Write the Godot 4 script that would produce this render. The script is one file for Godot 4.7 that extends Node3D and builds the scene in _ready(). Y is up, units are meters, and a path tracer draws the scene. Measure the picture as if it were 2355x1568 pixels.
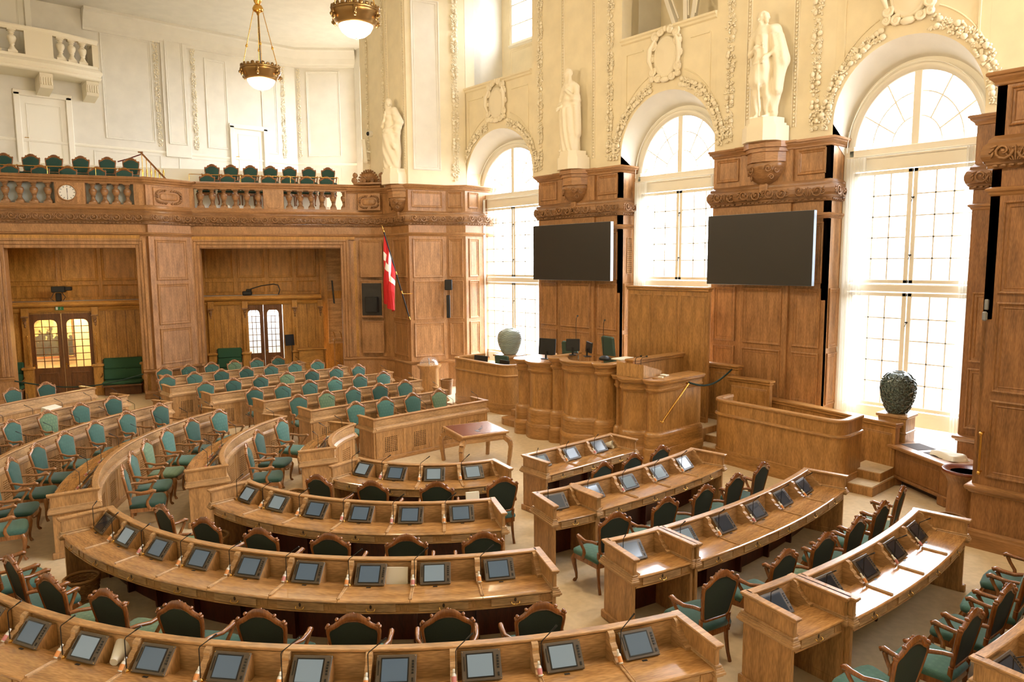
extends Node3D
# World axes: x runs along the window wall, z points away from it, y is up; metres.

class MB:
	var v := PackedVector3Array()
	var n := PackedVector3Array()
	func t3(a: Vector3, b: Vector3, c: Vector3, na: Vector3, nb: Vector3, nc: Vector3) -> void:
		var cr := (b - a).cross(c - a)
		if cr.length_squared() < 1e-16:
			return
		if cr.dot(na + nb + nc) > 0.0:
			v.append(a); v.append(c); v.append(b)
			n.append(na); n.append(nc); n.append(nb)
		else:
			v.append(a); v.append(b); v.append(c)
			n.append(na); n.append(nb); n.append(nc)
	func tri(a: Vector3, b: Vector3, c: Vector3) -> void:
		var m := (b - a).cross(c - a).normalized()
		t3(a, b, c, m, m, m)
	func quad(a: Vector3, b: Vector3, c: Vector3, d: Vector3) -> void:
		var m := (c - a).cross(d - b).normalized()
		t3(a, b, c, m, m, m)
		t3(a, c, d, m, m, m)
	func away(a: Vector3, b: Vector3, c: Vector3, d: Vector3, o: Vector3) -> void:
		var m := (c - a).cross(d - b).normalized()
		if m.dot(a + b + c + d - o * 4.0) < 0.0:
			m = -m
		t3(a, b, c, m, m, m)
		t3(a, c, d, m, m, m)
	func add(o, xf := Transform3D()) -> void:
		for i in o.v.size():
			v.append(xf * o.v[i]); n.append((xf.basis * o.n[i]).normalized())

var taken := {}
var mats := {}

func numbered(called: String) -> String:
	taken[called] = taken.get(called, -1) + 1
	return called if taken[called] == 0 else "%s_%03d" % [called, taken[called]]

func mesh_of(mb: MB, m: Material) -> ArrayMesh:
	var arr := []
	arr.resize(Mesh.ARRAY_MAX)
	arr[Mesh.ARRAY_VERTEX] = mb.v
	arr[Mesh.ARRAY_NORMAL] = mb.n
	var me := ArrayMesh.new()
	me.add_surface_from_arrays(Mesh.PRIMITIVE_TRIANGLES, arr)
	me.surface_set_material(0, m)
	return me

func put(me: Mesh, called: String, parent: Node3D, xf := Transform3D(), m: Material = null) -> MeshInstance3D:
	var o := MeshInstance3D.new()
	o.mesh = me
	o.transform = xf
	if m: o.material_override = m
	if parent == self:
		o.name = numbered(called)
		add_child(o)
	else:
		o.name = called
		parent.add_child(o, true)
	return o

func part(mb: MB, called: String, m: Material, parent: Node3D, xf := Transform3D()) -> MeshInstance3D:
	return put(mesh_of(mb, m), called, parent, xf)

func thing(called: String, label: String, category: String, at := Vector3.ZERO, turn := 0.0, group := "") -> Node3D:
	var o := Node3D.new()
	o.name = numbered(called)
	add_child(o)
	o.position = at
	o.rotation.y = turn
	tag(o, label, category, group)
	return o

func tag(o: Node, label: String, category: String, group := "") -> Node:
	o.set_meta("label", label)
	o.set_meta("category", category)
	if group: o.set_meta("group", group)
	return o

func copy_of(o: Node3D, at: Vector3, turn: float, label := "", group := "") -> Node3D:
	var c: Node3D = o.duplicate()
	c.name = numbered(String(o.name).get_slice("_0", 0))
	add_child(c)
	c.position = at
	c.rotation.y = turn
	if label: c.set_meta("label", label)
	if group: c.set_meta("group", group)
	return c

func struct(called: String, label := "") -> Node3D:
	var o := Node3D.new()
	o.name = numbered(called)
	add_child(o)
	o.set_meta("kind", "structure")
	if label: o.set_meta("label", label)
	return o

# ---------- shapes ----------
func bx(mb: MB, c: Vector3, s: Vector3, bev := 0.0, xf := Transform3D()) -> void:
	var h := s * 0.5
	if bev <= 0.0:
		var p := []
		for i in 8: p.append(xf * (c + Vector3(h.x if i & 1 else -h.x, h.y if i & 2 else -h.y, h.z if i & 4 else -h.z)))
		var o: Vector3 = xf * c
		for f in [[0, 1, 3, 2], [4, 5, 7, 6], [0, 1, 5, 4], [2, 3, 7, 6], [0, 2, 6, 4], [1, 3, 7, 5]]:
			mb.away(p[f[0]], p[f[1]], p[f[2]], p[f[3]], o)
		return
	var b: float = min(bev, min(h.x, min(h.y, h.z)) * 0.9)
	var o2: Vector3 = xf * c
	var cor := []
	for i in 8:
		var sg := Vector3(1 if i & 1 else -1, 1 if i & 2 else -1, 1 if i & 4 else -1)
		var k := []
		for ax in 3:
			var q := h - Vector3(b, b, b)
			q[ax] = h[ax]
			k.append(xf * (c + q * sg))
		cor.append(k)
	for ax in 3:
		var u := 1 << ((ax + 1) % 3)
		var w := 1 << ((ax + 2) % 3)
		for sd in 2:
			var s0 := (1 << ax) * sd
			mb.away(cor[s0][ax], cor[s0 | u][ax], cor[s0 | u | w][ax], cor[s0 | w][ax], o2)
		var a1 := (ax + 1) % 3
		var a2 := (ax + 2) % 3
		for k in 4:
			var e := (u if k & 1 else 0) | (w if k & 2 else 0)
			mb.away(cor[e][a1], cor[e][a2], cor[e | (1 << ax)][a2], cor[e | (1 << ax)][a1], o2)
	for i in 8:
		var a: Vector3 = cor[i][0]
		var nn: Vector3 = (cor[i][1] - a).cross(cor[i][2] - a).normalized()
		if nn.dot(a - o2) < 0: nn = -nn
		mb.t3(a, cor[i][1], cor[i][2], nn, nn, nn)

func bar(mb: MB, a: Vector3, b: Vector3, w: float, d: float, up := Vector3.UP) -> void:
	var z := (b - a).normalized()
	if abs(z.dot(up)) > 0.99: up = Vector3.RIGHT
	var x := up.cross(z).normalized()
	bx(mb, Vector3(0, 0, (b - a).length() * 0.5), Vector3(w, d, (b - a).length()), 0.0, Transform3D(Basis(x, z.cross(x), z), a))

func pv(flat: Array) -> PackedVector2Array:
	var o := PackedVector2Array()
	for i in range(0, flat.size(), 2): o.append(Vector2(flat[i], flat[i + 1]))
	return o

func sweep(mb: MB, prof: PackedVector2Array, frames: Array, closed := true, caps := true, smooth := false) -> void:
	var m := prof.size()
	var segs := m if closed else m - 1
	var area := 0.0
	for i in m:
		area += prof[i].cross(prof[(i + 1) % m])
	var sg := 1.0 if area >= 0 else -1.0
	var sn := []
	for i in segs:
		var d := (prof[(i + 1) % m] - prof[i]).normalized()
		sn.append(Vector2(d.y, -d.x) * sg)
	for k in frames.size() - 1:
		var f0: Transform3D = frames[k]
		var f1: Transform3D = frames[k + 1]
		for i in segs:
			var j := (i + 1) % m
			var n0: Vector2 = sn[i]
			var n1: Vector2 = sn[i]
			if smooth:
				n0 = (sn[i] + sn[(i - 1 + segs) % segs] if closed or i > 0 else sn[i]).normalized()
				n1 = (sn[i] + sn[(i + 1) % segs] if closed or i < segs - 1 else sn[i]).normalized()
			var a := f0 * Vector3(prof[i].x, prof[i].y, 0)
			var b := f0 * Vector3(prof[j].x, prof[j].y, 0)
			var c := f1 * Vector3(prof[j].x, prof[j].y, 0)
			var d2 := f1 * Vector3(prof[i].x, prof[i].y, 0)
			var na := (f0.basis * Vector3(n0.x, n0.y, 0)).normalized()
			var nb := (f0.basis * Vector3(n1.x, n1.y, 0)).normalized()
			var nc := (f1.basis * Vector3(n1.x, n1.y, 0)).normalized()
			var nd := (f1.basis * Vector3(n0.x, n0.y, 0)).normalized()
			mb.t3(a, b, c, na, nb, nc)
			mb.t3(a, c, d2, na, nc, nd)
	if closed and caps:
		var idx := Geometry2D.triangulate_polygon(prof)
		for e in 2:
			var f: Transform3D = frames[0] if e == 0 else frames[frames.size() - 1]
			var nn := (f.basis.z * (1.0 if e == 0 else -1.0)).normalized()
			if frames.size() > 1:
				var dd: Vector3 = frames[1].origin - frames[0].origin if e == 0 else frames[frames.size() - 1].origin - frames[frames.size() - 2].origin
				if dd.length() > 1e-6: nn = (-dd if e == 0 else dd).normalized()
			for i in range(0, idx.size(), 3):
				mb.t3(f * Vector3(prof[idx[i]].x, prof[idx[i]].y, 0), f * Vector3(prof[idx[i + 1]].x, prof[idx[i + 1]].y, 0), f * Vector3(prof[idx[i + 2]].x, prof[idx[i + 2]].y, 0), nn, nn, nn)

func arc_frames(c: Vector2, th0: float, th1: float, steps: int) -> Array:
	# profile x = radius from c, y = height; degrees, 0 = +z, 90 = +x
	var o := []
	for i in steps + 1:
		var t := deg_to_rad(lerpf(th0, th1, float(i) / steps))
		var r := Vector3(sin(t), 0, cos(t))
		o.append(Transform3D(Basis(r, Vector3.UP, r.cross(Vector3.UP)), Vector3(c.x, 0, c.y)))
	return o

func line_frames(pts: Array, closed := false) -> Array:
	# pts: Vector2(x, z); profile x = distance to the LEFT-hand normal (z,-x rotated) of the walk, y = height
	var o := []
	var m := pts.size()
	for i in m + (1 if closed else 0):
		var p: Vector2 = pts[i % m]
		var d0: Vector2 = (p - pts[(i - 1 + m) % m]).normalized()
		var d1: Vector2 = (pts[(i + 1) % m] - p).normalized()
		if not closed:
			if i == 0: d0 = d1
			if i == m - 1: d1 = d0
		var n0 := Vector2(-d0.y, d0.x)
		var n1 := Vector2(-d1.y, d1.x)
		var b := (n0 + n1).normalized()
		var k: float = 1.0 / max(0.3, b.dot(n1))
		var t := (d0 + d1).normalized()
		o.append(Transform3D(Basis(Vector3(b.x, 0, b.y) * k, Vector3.UP, Vector3(t.x, 0, t.y)), Vector3(p.x, 0, p.y)))
	return o

func grid(mb: MB, rows: Array, wrap := false, pole0 := false, pole1 := false) -> void:
	var nr := rows.size()
	var nc: int = rows[0].size()
	var nn := []
	for i in nr:
		var line := PackedVector3Array()
		for j in nc:
			var u: Vector3 = rows[i][(j + 1) % nc if wrap else min(j + 1, nc - 1)] - rows[i][(j - 1 + nc) % nc if wrap else max(j - 1, 0)]
			var w: Vector3 = rows[min(i + 1, nr - 1)][j] - rows[max(i - 1, 0)][j]
			var x := u.cross(w)
			if x.length_squared() < 1e-18:
				if i == 0: x = rows[0][j] - rows[1][j]
				elif i == nr - 1: x = rows[i][j] - rows[i - 1][j]
				else: x = Vector3.UP
			line.append(x.normalized())
		nn.append(line)
	for i in nr - 1:
		for j in (nc if wrap else nc - 1):
			var k := (j + 1) % nc
			mb.t3(rows[i][j], rows[i][k], rows[i + 1][k], nn[i][j], nn[i][k], nn[i + 1][k])
			mb.t3(rows[i][j], rows[i + 1][k], rows[i + 1][j], nn[i][j], nn[i + 1][k], nn[i + 1][j])

func lathe(mb: MB, prof: PackedVector2Array, seg := 16, xf := Transform3D(), smooth := true, squash := 1.0) -> void:
	var m := prof.size()
	for i in m - 1:
		var d := (prof[i + 1] - prof[i]).normalized()
		var n2 := Vector2(d.y, -d.x)
		var n0 := n2
		var n1 := n2
		if smooth:
			if i > 0:
				var dp := (prof[i] - prof[i - 1]).normalized()
				if dp.dot(d) > 0.6: n0 = (n2 + Vector2(dp.y, -dp.x)).normalized()
			if i < m - 2:
				var dn := (prof[i + 2] - prof[i + 1]).normalized()
				if dn.dot(d) > 0.6: n1 = (n2 + Vector2(dn.y, -dn.x)).normalized()
		for j in seg:
			var a0 := TAU * j / seg
			var a1 := TAU * (j + 1) / seg
			var c0 := Vector3(cos(a0), 0, sin(a0) * squash)
			var c1 := Vector3(cos(a1), 0, sin(a1) * squash)
			var p := [c0 * prof[i].x + Vector3(0, prof[i].y, 0), c1 * prof[i].x + Vector3(0, prof[i].y, 0), c1 * prof[i + 1].x + Vector3(0, prof[i + 1].y, 0), c0 * prof[i + 1].x + Vector3(0, prof[i + 1].y, 0)]
			var q := [c0 * n0.x + Vector3(0, n0.y, 0), c1 * n0.x + Vector3(0, n0.y, 0), c1 * n1.x + Vector3(0, n1.y, 0), c0 * n1.x + Vector3(0, n1.y, 0)]
			for k in 4:
				p[k] = xf * p[k]
				q[k] = (xf.basis * q[k]).normalized()
			mb.t3(p[0], p[1], p[2], q[0], q[1], q[2])
			mb.t3(p[0], p[2], p[3], q[0], q[2], q[3])

func tube(mb: MB, pts: Array, rad, seg := 8, caps := true, flat := 1.0) -> void:
	var m := pts.size()
	var t0: Vector3 = (pts[1] - pts[0]).normalized()
	var x := t0.cross(Vector3.UP if abs(t0.y) < 0.9 else Vector3.RIGHT).normalized()
	var rows := []
	for i in m:
		var t: Vector3 = (pts[min(i + 1, m - 1)] - pts[max(i - 1, 0)]).normalized()
		x = (x - t * x.dot(t)).normalized()
		var y := t.cross(x)
		var r: float = rad[i] if rad is Array else rad
		var line := PackedVector3Array()
		for j in seg:
			var a := TAU * j / seg
			line.append(pts[i] + x * cos(a) * r + y * sin(a) * r * flat)
		rows.append(line)
	grid(mb, rows, true)
	if caps:
		for e in 2:
			var row: PackedVector3Array = rows[0] if e == 0 else rows[m - 1]
			var c: Vector3 = pts[0] if e == 0 else pts[m - 1]
			var nn: Vector3 = -t0 if e == 0 else (pts[m - 1] - pts[m - 2]).normalized()
			for j in seg: mb.t3(c, row[j], row[(j + 1) % seg], nn, nn, nn)

func blob(mb: MB, c: Vector3, r: Vector3, bs := Basis(), seg := 8, rings := 5) -> void:
	var rows := []
	for i in rings + 1:
		var f := PI * i / rings
		var line := PackedVector3Array()
		for j in seg:
			var a := TAU * j / seg
			line.append(c + bs * (Vector3(cos(a) * sin(f), cos(f), sin(a) * sin(f)) * r))
		rows.append(line)
	grid(mb, rows, true)

func extr(mb: MB, poly: PackedVector2Array, z0: float, z1: float, xf := Transform3D(), bev := 0.0) -> void:
	# a plate in the xy plane between z0 and z1, its z1 face with a bevelled edge
	var m := poly.size()
	var area := 0.0
	for i in m: area += poly[i].cross(poly[(i + 1) % m])
	var inn := poly
	if bev > 0.0:
		inn = PackedVector2Array()
		var sg := 1.0 if area > 0 else -1.0
		for i in m:
			var d0 := (poly[i] - poly[(i - 1 + m) % m]).normalized()
			var d1 := (poly[(i + 1) % m] - poly[i]).normalized()
			var b := (Vector2(-d0.y, d0.x) + Vector2(-d1.y, d1.x)) * sg
			if b.length() < 0.2: b = Vector2(-d1.y, d1.x) * sg
			inn.append(poly[i] + b.normalized() * bev)
	var ctr := xf * Vector3(0, 0, (z0 + z1) * 0.5)
	var dz: float = bev * signf(z1 - z0)
	var fn: Vector3 = (xf.basis.z * signf(z1 - z0)).normalized()
	var sgn := 1.0 if area > 0 else -1.0
	for i in m:
		var j := (i + 1) % m
		var d := (poly[j] - poly[i]).normalized()
		var sn := (xf.basis * Vector3(d.y, -d.x, 0)).normalized() * sgn
		var a := xf * Vector3(poly[i].x, poly[i].y, z0)
		var b2 := xf * Vector3(poly[j].x, poly[j].y, z0)
		var c := xf * Vector3(poly[j].x, poly[j].y, z1 - dz)
		var d2 := xf * Vector3(poly[i].x, poly[i].y, z1 - dz)
		mb.t3(a, b2, c, sn, sn, sn)
		mb.t3(a, c, d2, sn, sn, sn)
		if bev > 0.0:
			var e := xf * Vector3(inn[j].x, inn[j].y, z1)
			var f := xf * Vector3(inn[i].x, inn[i].y, z1)
			var bn: Vector3 = (sn + fn).normalized()
			mb.t3(d2, c, e, bn, bn, bn)
			mb.t3(d2, e, f, bn, bn, bn)
	var idx := Geometry2D.triangulate_polygon(inn)
	for i in range(0, idx.size(), 3):
		var p := [inn[idx[i]], inn[idx[i + 1]], inn[idx[i + 2]]]
		mb.t3(xf * Vector3(p[0].x, p[0].y, z1), xf * Vector3(p[1].x, p[1].y, z1), xf * Vector3(p[2].x, p[2].y, z1), fn, fn, fn)
	idx = Geometry2D.triangulate_polygon(poly)
	for i in range(0, idx.size(), 3):
		var p := [poly[idx[i]], poly[idx[i + 1]], poly[idx[i + 2]]]
		mb.t3(xf * Vector3(p[0].x, p[0].y, z0), xf * Vector3(p[1].x, p[1].y, z0), xf * Vector3(p[2].x, p[2].y, z0), -fn, -fn, -fn)

func ring_plate(mb: MB, outer: PackedVector2Array, inner: PackedVector2Array, z0: float, z1: float, xf := Transform3D(), round_ := 0.0) -> void:
	# a flat frame between two outlines with the same number of points; round_ lifts its middle
	var m := outer.size()
	var rows := []
	for k in 6:
		var line := PackedVector3Array()
		for i in m:
			var mid := outer[i].lerp(inner[i], 0.5)
			var p: Vector2 = [outer[i], outer[i].lerp(mid, 0.3), mid, inner[i].lerp(mid, 0.3), inner[i], inner[i]][k]
			var z: float = [z0, z1, z1 + round_, z1, z1 - 0.004, z0][k]
			line.append(xf * Vector3(p.x, p.y, z))
		rows.append(line)
	grid(mb, rows, true)

func loft(mb: MB, outline: PackedVector2Array, ctr: Vector2, steps: Array, xf := Transform3D()) -> void:
	# steps: [scale towards ctr, z]; the last one closes to the centre
	var rows := []
	for s in steps:
		var line := PackedVector3Array()
		for p in outline:
			var q: Vector2 = ctr + (p - ctr) * s[0]
			line.append(xf * Vector3(q.x, q.y, s[1]))
		rows.append(line)
	grid(mb, rows, true)

func spiral(c: Vector2, r0: float, turns: float, dirn: float, a0: float, n := 14, shrink := 0.12) -> Array:
	var o := []
	for i in n + 1:
		var t := float(i) / n
		var a := a0 + dirn * TAU * turns * t
		var r := r0 * lerpf(1.0, shrink, t)
		o.append(c + Vector2(cos(a), sin(a)) * r)
	return o

func rail_x(a: Vector3, b: Vector3, up := Vector3.UP) -> Transform3D:
	# a frame at a whose x axis points to b
	var x := (b - a).normalized()
	var z := x.cross(up).normalized()
	return Transform3D(Basis(x, z.cross(x), z), a)

# ---------- materials ----------
func noise(freq: float, sd: int, oct := 3) -> FastNoiseLite:
	var f := FastNoiseLite.new()
	f.seed = sd
	f.noise_type = FastNoiseLite.TYPE_SIMPLEX
	f.frequency = freq
	f.fractal_octaves = oct
	return f

func grain_image(across: bool) -> Image:
	var s := 512
	var a: Image = noise(0.035, 3, 3).get_seamless_image(s, 40)
	var b: Image = noise(0.16, 8, 2).get_seamless_image(s, 72)
	var c: Image = noise(0.012, 21, 2).get_seamless_image(s, 128)
	for i: Image in [a, b, c]: i.resize(s, s, Image.INTERPOLATE_CUBIC)
	var o := Image.create(s, s, true, Image.FORMAT_RGB8)
	for y in s:
		for x in s:
			var k := 0.5 * (a.get_pixel(x, y).r - 0.5) + 0.62 * (b.get_pixel(x, y).r - 0.5) + 0.45 * (c.get_pixel(x, y).r - 0.5)
			var m := clampf(0.88 + k * 0.34, 0.6, 1.0)
			var col := Color(m, m * (0.93 + 0.07 * m), m * (0.84 + 0.16 * m))
			if across: o.set_pixel(y, x, col)
			else: o.set_pixel(x, y, col)
	o.generate_mipmaps()
	return o

func weave_image(a: Color, b: Color, s := 128) -> Image:
	# small leafy lozenges
	var o := Image.create(s, s, true, Image.FORMAT_RGB8)
	for y in s:
		for x in s:
			var u := fposmod(float(x) / s * 4.0 + (0.5 if int(float(y) / s * 4.0) & 1 else 0.0), 1.0) - 0.5
			var w := fposmod(float(y) / s * 4.0, 1.0) - 0.5
			var d := absf(u) * 1.25 + absf(w)
			var k := 1.0 if d < 0.3 or (d > 0.46 and d < 0.52) else 0.0
			if absf(u) < 0.05 and d < 0.3: k = 0.3
			o.set_pixel(x, y, a.lerp(b, k * 0.8 + 0.1 * float((x * 7 + y * 13) % 5) / 5.0))
	o.generate_mipmaps()
	return o

func speck_image(freq: float, sd: int, lo: float, hi: float) -> Image:
	var a: Image = noise(freq, sd, 4).get_seamless_image(256, 256)
	var o := Image.create(256, 256, true, Image.FORMAT_RGB8)
	for y in 256:
		for x in 256:
			var k := lerpf(lo, hi, a.get_pixel(x, y).r)
			o.set_pixel(x, y, Color(k, k, k))
	o.generate_mipmaps()
	return o

func basic(called: String, col: Color, rough := 0.6, metal := 0.0) -> StandardMaterial3D:
	var m := StandardMaterial3D.new()
	m.albedo_color = col
	m.roughness = rough
	m.metallic = metal
	m.cull_mode = BaseMaterial3D.CULL_DISABLED
	mats[called] = m
	return m

func tri_tex(m: StandardMaterial3D, t: Texture2D, scale: float, world := false) -> StandardMaterial3D:
	m.albedo_texture = t
	m.uv1_triplanar = true
	m.uv1_world_triplanar = world
	m.uv1_triplanar_sharpness = 6.0
	m.uv1_scale = Vector3.ONE * scale
	return m

func make_materials() -> void:
	var gv := ImageTexture.create_from_image(grain_image(false))
	var gh := ImageTexture.create_from_image(grain_image(true))
	var oak := Color(0.71, 0.52, 0.33)
	for w in [["oak", oak, gv, 0.42], ["oak_h", oak, gh, 0.42], ["oak_dark", Color(0.63, 0.44, 0.26), gv, 0.42], ["oak_carved", Color(0.63, 0.46, 0.295), gh, 0.36],
			["desk", Color(0.76, 0.58, 0.375), gv, 0.38], ["desk_h", Color(0.76, 0.58, 0.375), gh, 0.38], ["desk_pale", Color(0.80, 0.64, 0.45), gh, 0.40],
			["desk_top", Color(0.75, 0.56, 0.345), gh, 0.17], ["desk_red", Color(0.34, 0.15, 0.085), gv, 0.35],
			["podium", Color(0.73, 0.54, 0.315), gv, 0.30], ["podium_h", Color(0.73, 0.54, 0.315), gh, 0.30], ["board", Color(0.78, 0.60, 0.37), gv, 0.38],
			["recess", Color(0.76, 0.55, 0.26), gv, 0.36], ["recess_h", Color(0.76, 0.55, 0.26), gh, 0.36], ["door_wood", Color(0.46, 0.29, 0.15), gv, 0.36],
			["chair_wood", Color(0.56, 0.335, 0.15), gv, 0.26], ["chair_wood_sheen", Color(0.66, 0.45, 0.26), gv, 0.28], ["gallery_wood", Color(0.60, 0.38, 0.18), gv, 0.3]]:  # front-facing chairs: chair wood paled, window sheen put into the colour
		var m := tri_tex(basic(w[0], w[1], w[3]), w[2], 0.62)
		if w[0] in ["desk_top", "chair_wood", "chair_wood_sheen"]:
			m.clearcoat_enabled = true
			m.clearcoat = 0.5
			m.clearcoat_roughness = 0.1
	for k in ["oak", "oak_h", "oak_dark"]: (mats[k] as StandardMaterial3D).uv1_world_triplanar = true
	var sp := ImageTexture.create_from_image(speck_image(0.05, 5, 0.93, 1.0))
	var fine := ImageTexture.create_from_image(speck_image(0.18, 9, 0.75, 1.0))
	tri_tex(basic("carpet", Color(0.84, 0.76, 0.63), 0.95), sp, 0.5, true)
	tri_tex(basic("plaster", Color(0.93, 0.88, 0.755), 0.75), ImageTexture.create_from_image(speck_image(0.02, 15, 0.95, 1.0)), 0.25, true)
	basic("plaster_ornament", Color(0.92, 0.88, 0.78), 0.7)
	tri_tex(basic("plaster_daylit", Color(0.90, 0.88, 0.83), 0.75), ImageTexture.create_from_image(speck_image(0.02, 15, 0.96, 1.0)), 0.25, true)  # same plaster with cool daylight put into the colour
	basic("white_paint", Color(0.93, 0.91, 0.85), 0.45)
	var cw := [["teal", Color(0.20, 0.34, 0.305), Color(0.23, 0.38, 0.34)], ["deep", Color(0.13, 0.27, 0.235), Color(0.15, 0.30, 0.26)], ["sage", Color(0.33, 0.43, 0.33), Color(0.45, 0.53, 0.39)], ["sea", Color(0.24, 0.40, 0.37), Color(0.31, 0.47, 0.42)]]
	for c in cw:
		var m := tri_tex(basic("cloth_" + c[0], Color.WHITE, 0.85), ImageTexture.create_from_image(weave_image(c[1], c[2])), 3.4)
		m.rim_enabled = true
		m.rim = 0.3
		m.rim_tint = 0.6
	tri_tex(basic("cloth_back", Color(0.13, 0.19, 0.15), 0.9), fine, 2.0)
	tri_tex(basic("cloth_bench", Color(0.18, 0.36, 0.25), 0.85), fine, 2.0)
	tri_tex(basic("cloth_gallery", Color(0.21, 0.33, 0.22), 0.85), fine, 2.0)
	basic("brass", Color(0.86, 0.68, 0.36), 0.22, 1.0)
	basic("bronze", Color(0.55, 0.43, 0.26), 0.32, 0.85)
	basic("iron", Color(0.05, 0.045, 0.045), 0.4)
	basic("black", Color(0.035, 0.035, 0.038), 0.45)
	basic("dark", Color(0.24, 0.17, 0.115), 0.8)
	basic("screen_off", Color(0.16, 0.145, 0.125), 0.5)
	basic("tv_edge", Color(0.60, 0.66, 0.72), 0.35, 0.4)
	basic("monitor_case", Color(0.33, 0.285, 0.235), 0.42)
	basic("monitor_bezel", Color(0.05, 0.05, 0.055), 0.3)
	basic("white_plastic", Color(0.88, 0.87, 0.83), 0.4)
	basic("paper", Color(0.9, 0.88, 0.82), 0.8)
	basic("orange_label", Color(0.87, 0.58, 0.33), 0.6)
	basic("pink_label", Color(0.78, 0.50, 0.48), 0.6)
	basic("gel", Color(0.86, 0.84, 0.80), 0.15)
	basic("grey_metal", Color(0.55, 0.56, 0.58), 0.4, 0.6)
	basic("red_flag", Color(0.75, 0.07, 0.09), 0.7)
	basic("white_flag", Color(0.92, 0.9, 0.86), 0.7)
	basic("rope_green", Color(0.06, 0.16, 0.12), 0.8)
	basic("rope_red", Color(0.35, 0.05, 0.08), 0.8)
	basic("leather", Color(0.42, 0.20, 0.11), 0.24)
	basic("marble", Color(0.62, 0.64, 0.62), 0.3)
	basic("ink", Color(0.06, 0.055, 0.05), 0.7)
	basic("sign_green", Color(0.10, 0.42, 0.22), 0.5)
	tri_tex(basic("wicker", Color(0.62, 0.44, 0.22), 0.6), fine, 6.0)
	for s in [["screen_blue", Color(0.42, 0.50, 0.56), 0.42], ["screen_pale", Color(0.60, 0.66, 0.68), 0.55], ["screen_dim", Color(0.22, 0.25, 0.28), 0.12], ["screen_right", Color(0.30, 0.34, 0.38), 0.2]]:
		var m := basic(s[0], s[1] * 0.5, 0.12)
		m.emission_enabled = true
		m.emission = s[1]
		m.emission_energy_multiplier = s[2]
	var gl := basic("pane", Color(0.95, 0.98, 1.0, 0.07), 0.02)
	gl.transparency = BaseMaterial3D.TRANSPARENCY_ALPHA
	var cu := basic("curtain", Color(0.96, 0.96, 0.94, 0.72), 0.9)
	cu.transparency = BaseMaterial3D.TRANSPARENCY_ALPHA
	cu.backlight_enabled = true
	cu.backlight = Color(0.7, 0.7, 0.68)
	var lamp := basic("lamp_glass", Color(0.95, 0.93, 0.88), 0.35)
	lamp.emission_enabled = true
	lamp.emission = Color(1.0, 0.90, 0.72)
	lamp.emission_energy_multiplier = 3.0
	var vz := noise(0.03, 4, 2)
	var vi := Image.create(256, 256, true, Image.FORMAT_RGB8)
	for y in 256:
		for x in 256:
			var k := clampf(0.5 + vz.get_noise_2d(x, y) * 1.6, 0, 1)
			vi.set_pixel(x, y, Color(0.16, 0.22, 0.22).lerp(Color(0.46, 0.52, 0.50), k))
	vi.generate_mipmaps()
	var ce := tri_tex(basic("ceramic_dark", Color(0.85, 0.9, 0.9), 0.12), ImageTexture.create_from_image(vi), 3.0)
	ce.clearcoat_enabled = true
	basic("ceramic_pale", Color(0.62, 0.67, 0.64), 0.15)

func mt(k: String) -> StandardMaterial3D:
	return mats[k]

func chandelier_spots() -> Array:
	return [Vector3(-8.9, 8.55, 0.9), Vector3(-6.15, 9.05, 1.15)]

func lights() -> void:
	var cam := Camera3D.new()
	cam.name = "camera"
	add_child(cam)
	cam.fov = rad_to_deg(2.0 * atan(784.0 / 1628.9))
	cam.near = 0.1
	cam.far = 400.0
	cam.position = Vector3(11.44, 4.4, 8.04)
	cam.basis = Basis(Vector3.UP, deg_to_rad(49.17)) * Basis(Vector3.RIGHT, deg_to_rad(-6.377)) * Basis(Vector3.BACK, deg_to_rad(-0.427))
	cam.current = true
	var env := Environment.new()
	env.tonemap_mode = Environment.TONE_MAPPER_LINEAR
	env.tonemap_exposure = 0.86
	env.background_mode = Environment.BG_SKY
	var sm := ProceduralSkyMaterial.new()
	sm.sky_top_color = Color(0.93, 0.96, 1.0)
	sm.sky_horizon_color = Color(0.97, 0.98, 1.0)
	sm.ground_bottom_color = Color(0.62, 0.61, 0.6)
	sm.ground_horizon_color = Color(0.9, 0.9, 0.9)
	sm.sky_energy_multiplier = 4.5
	sm.ground_energy_multiplier = 2.6
	sm.sun_angle_max = 1.0
	var sky := Sky.new()
	sky.sky_material = sm
	env.sky = sky
	env.sdfgi_enabled = true
	env.ssao_enabled = true
	env.ssil_enabled = true
	var we := WorldEnvironment.new()
	we.name = "world_environment"
	we.environment = env
	add_child(we)

func omni(at: Vector3, e: float, col: Color, size: float) -> void:
	var l := OmniLight3D.new()
	l.name = numbered("lamp_light")
	l.light_color = col
	l.light_energy = e
	l.omni_range = 60.0
	l.omni_attenuation = 2.0
	l.light_size = size
	l.shadow_enabled = true
	add_child(l)
	l.position = at

func _ready() -> void:
	lights()
	make_materials()
	shell()
	window_wall()
	gallery_wall()
	seating()
	podium_area()
	furnishings()
	ornaments()

# ---------- chairs ----------
const BACK_OUT := [0.0, 0.06, 0.15, 0.06, 0.2, 0.08, 0.217, 0.15, 0.236, 0.28, 0.256, 0.40, 0.263, 0.47, 0.256, 0.515, 0.236, 0.537, 0.205, 0.547, 0.175, 0.567, 0.14, 0.604, 0.10, 0.64, 0.055, 0.668, 0.0, 0.676]
const BACK_IN := [0.0, 0.10, 0.14, 0.10, 0.168, 0.118, 0.180, 0.17, 0.197, 0.28, 0.215, 0.40, 0.220, 0.452, 0.213, 0.478, 0.19, 0.494, 0.165, 0.506, 0.14, 0.523, 0.11, 0.545, 0.08, 0.56, 0.045, 0.57, 0.0, 0.573]

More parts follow.
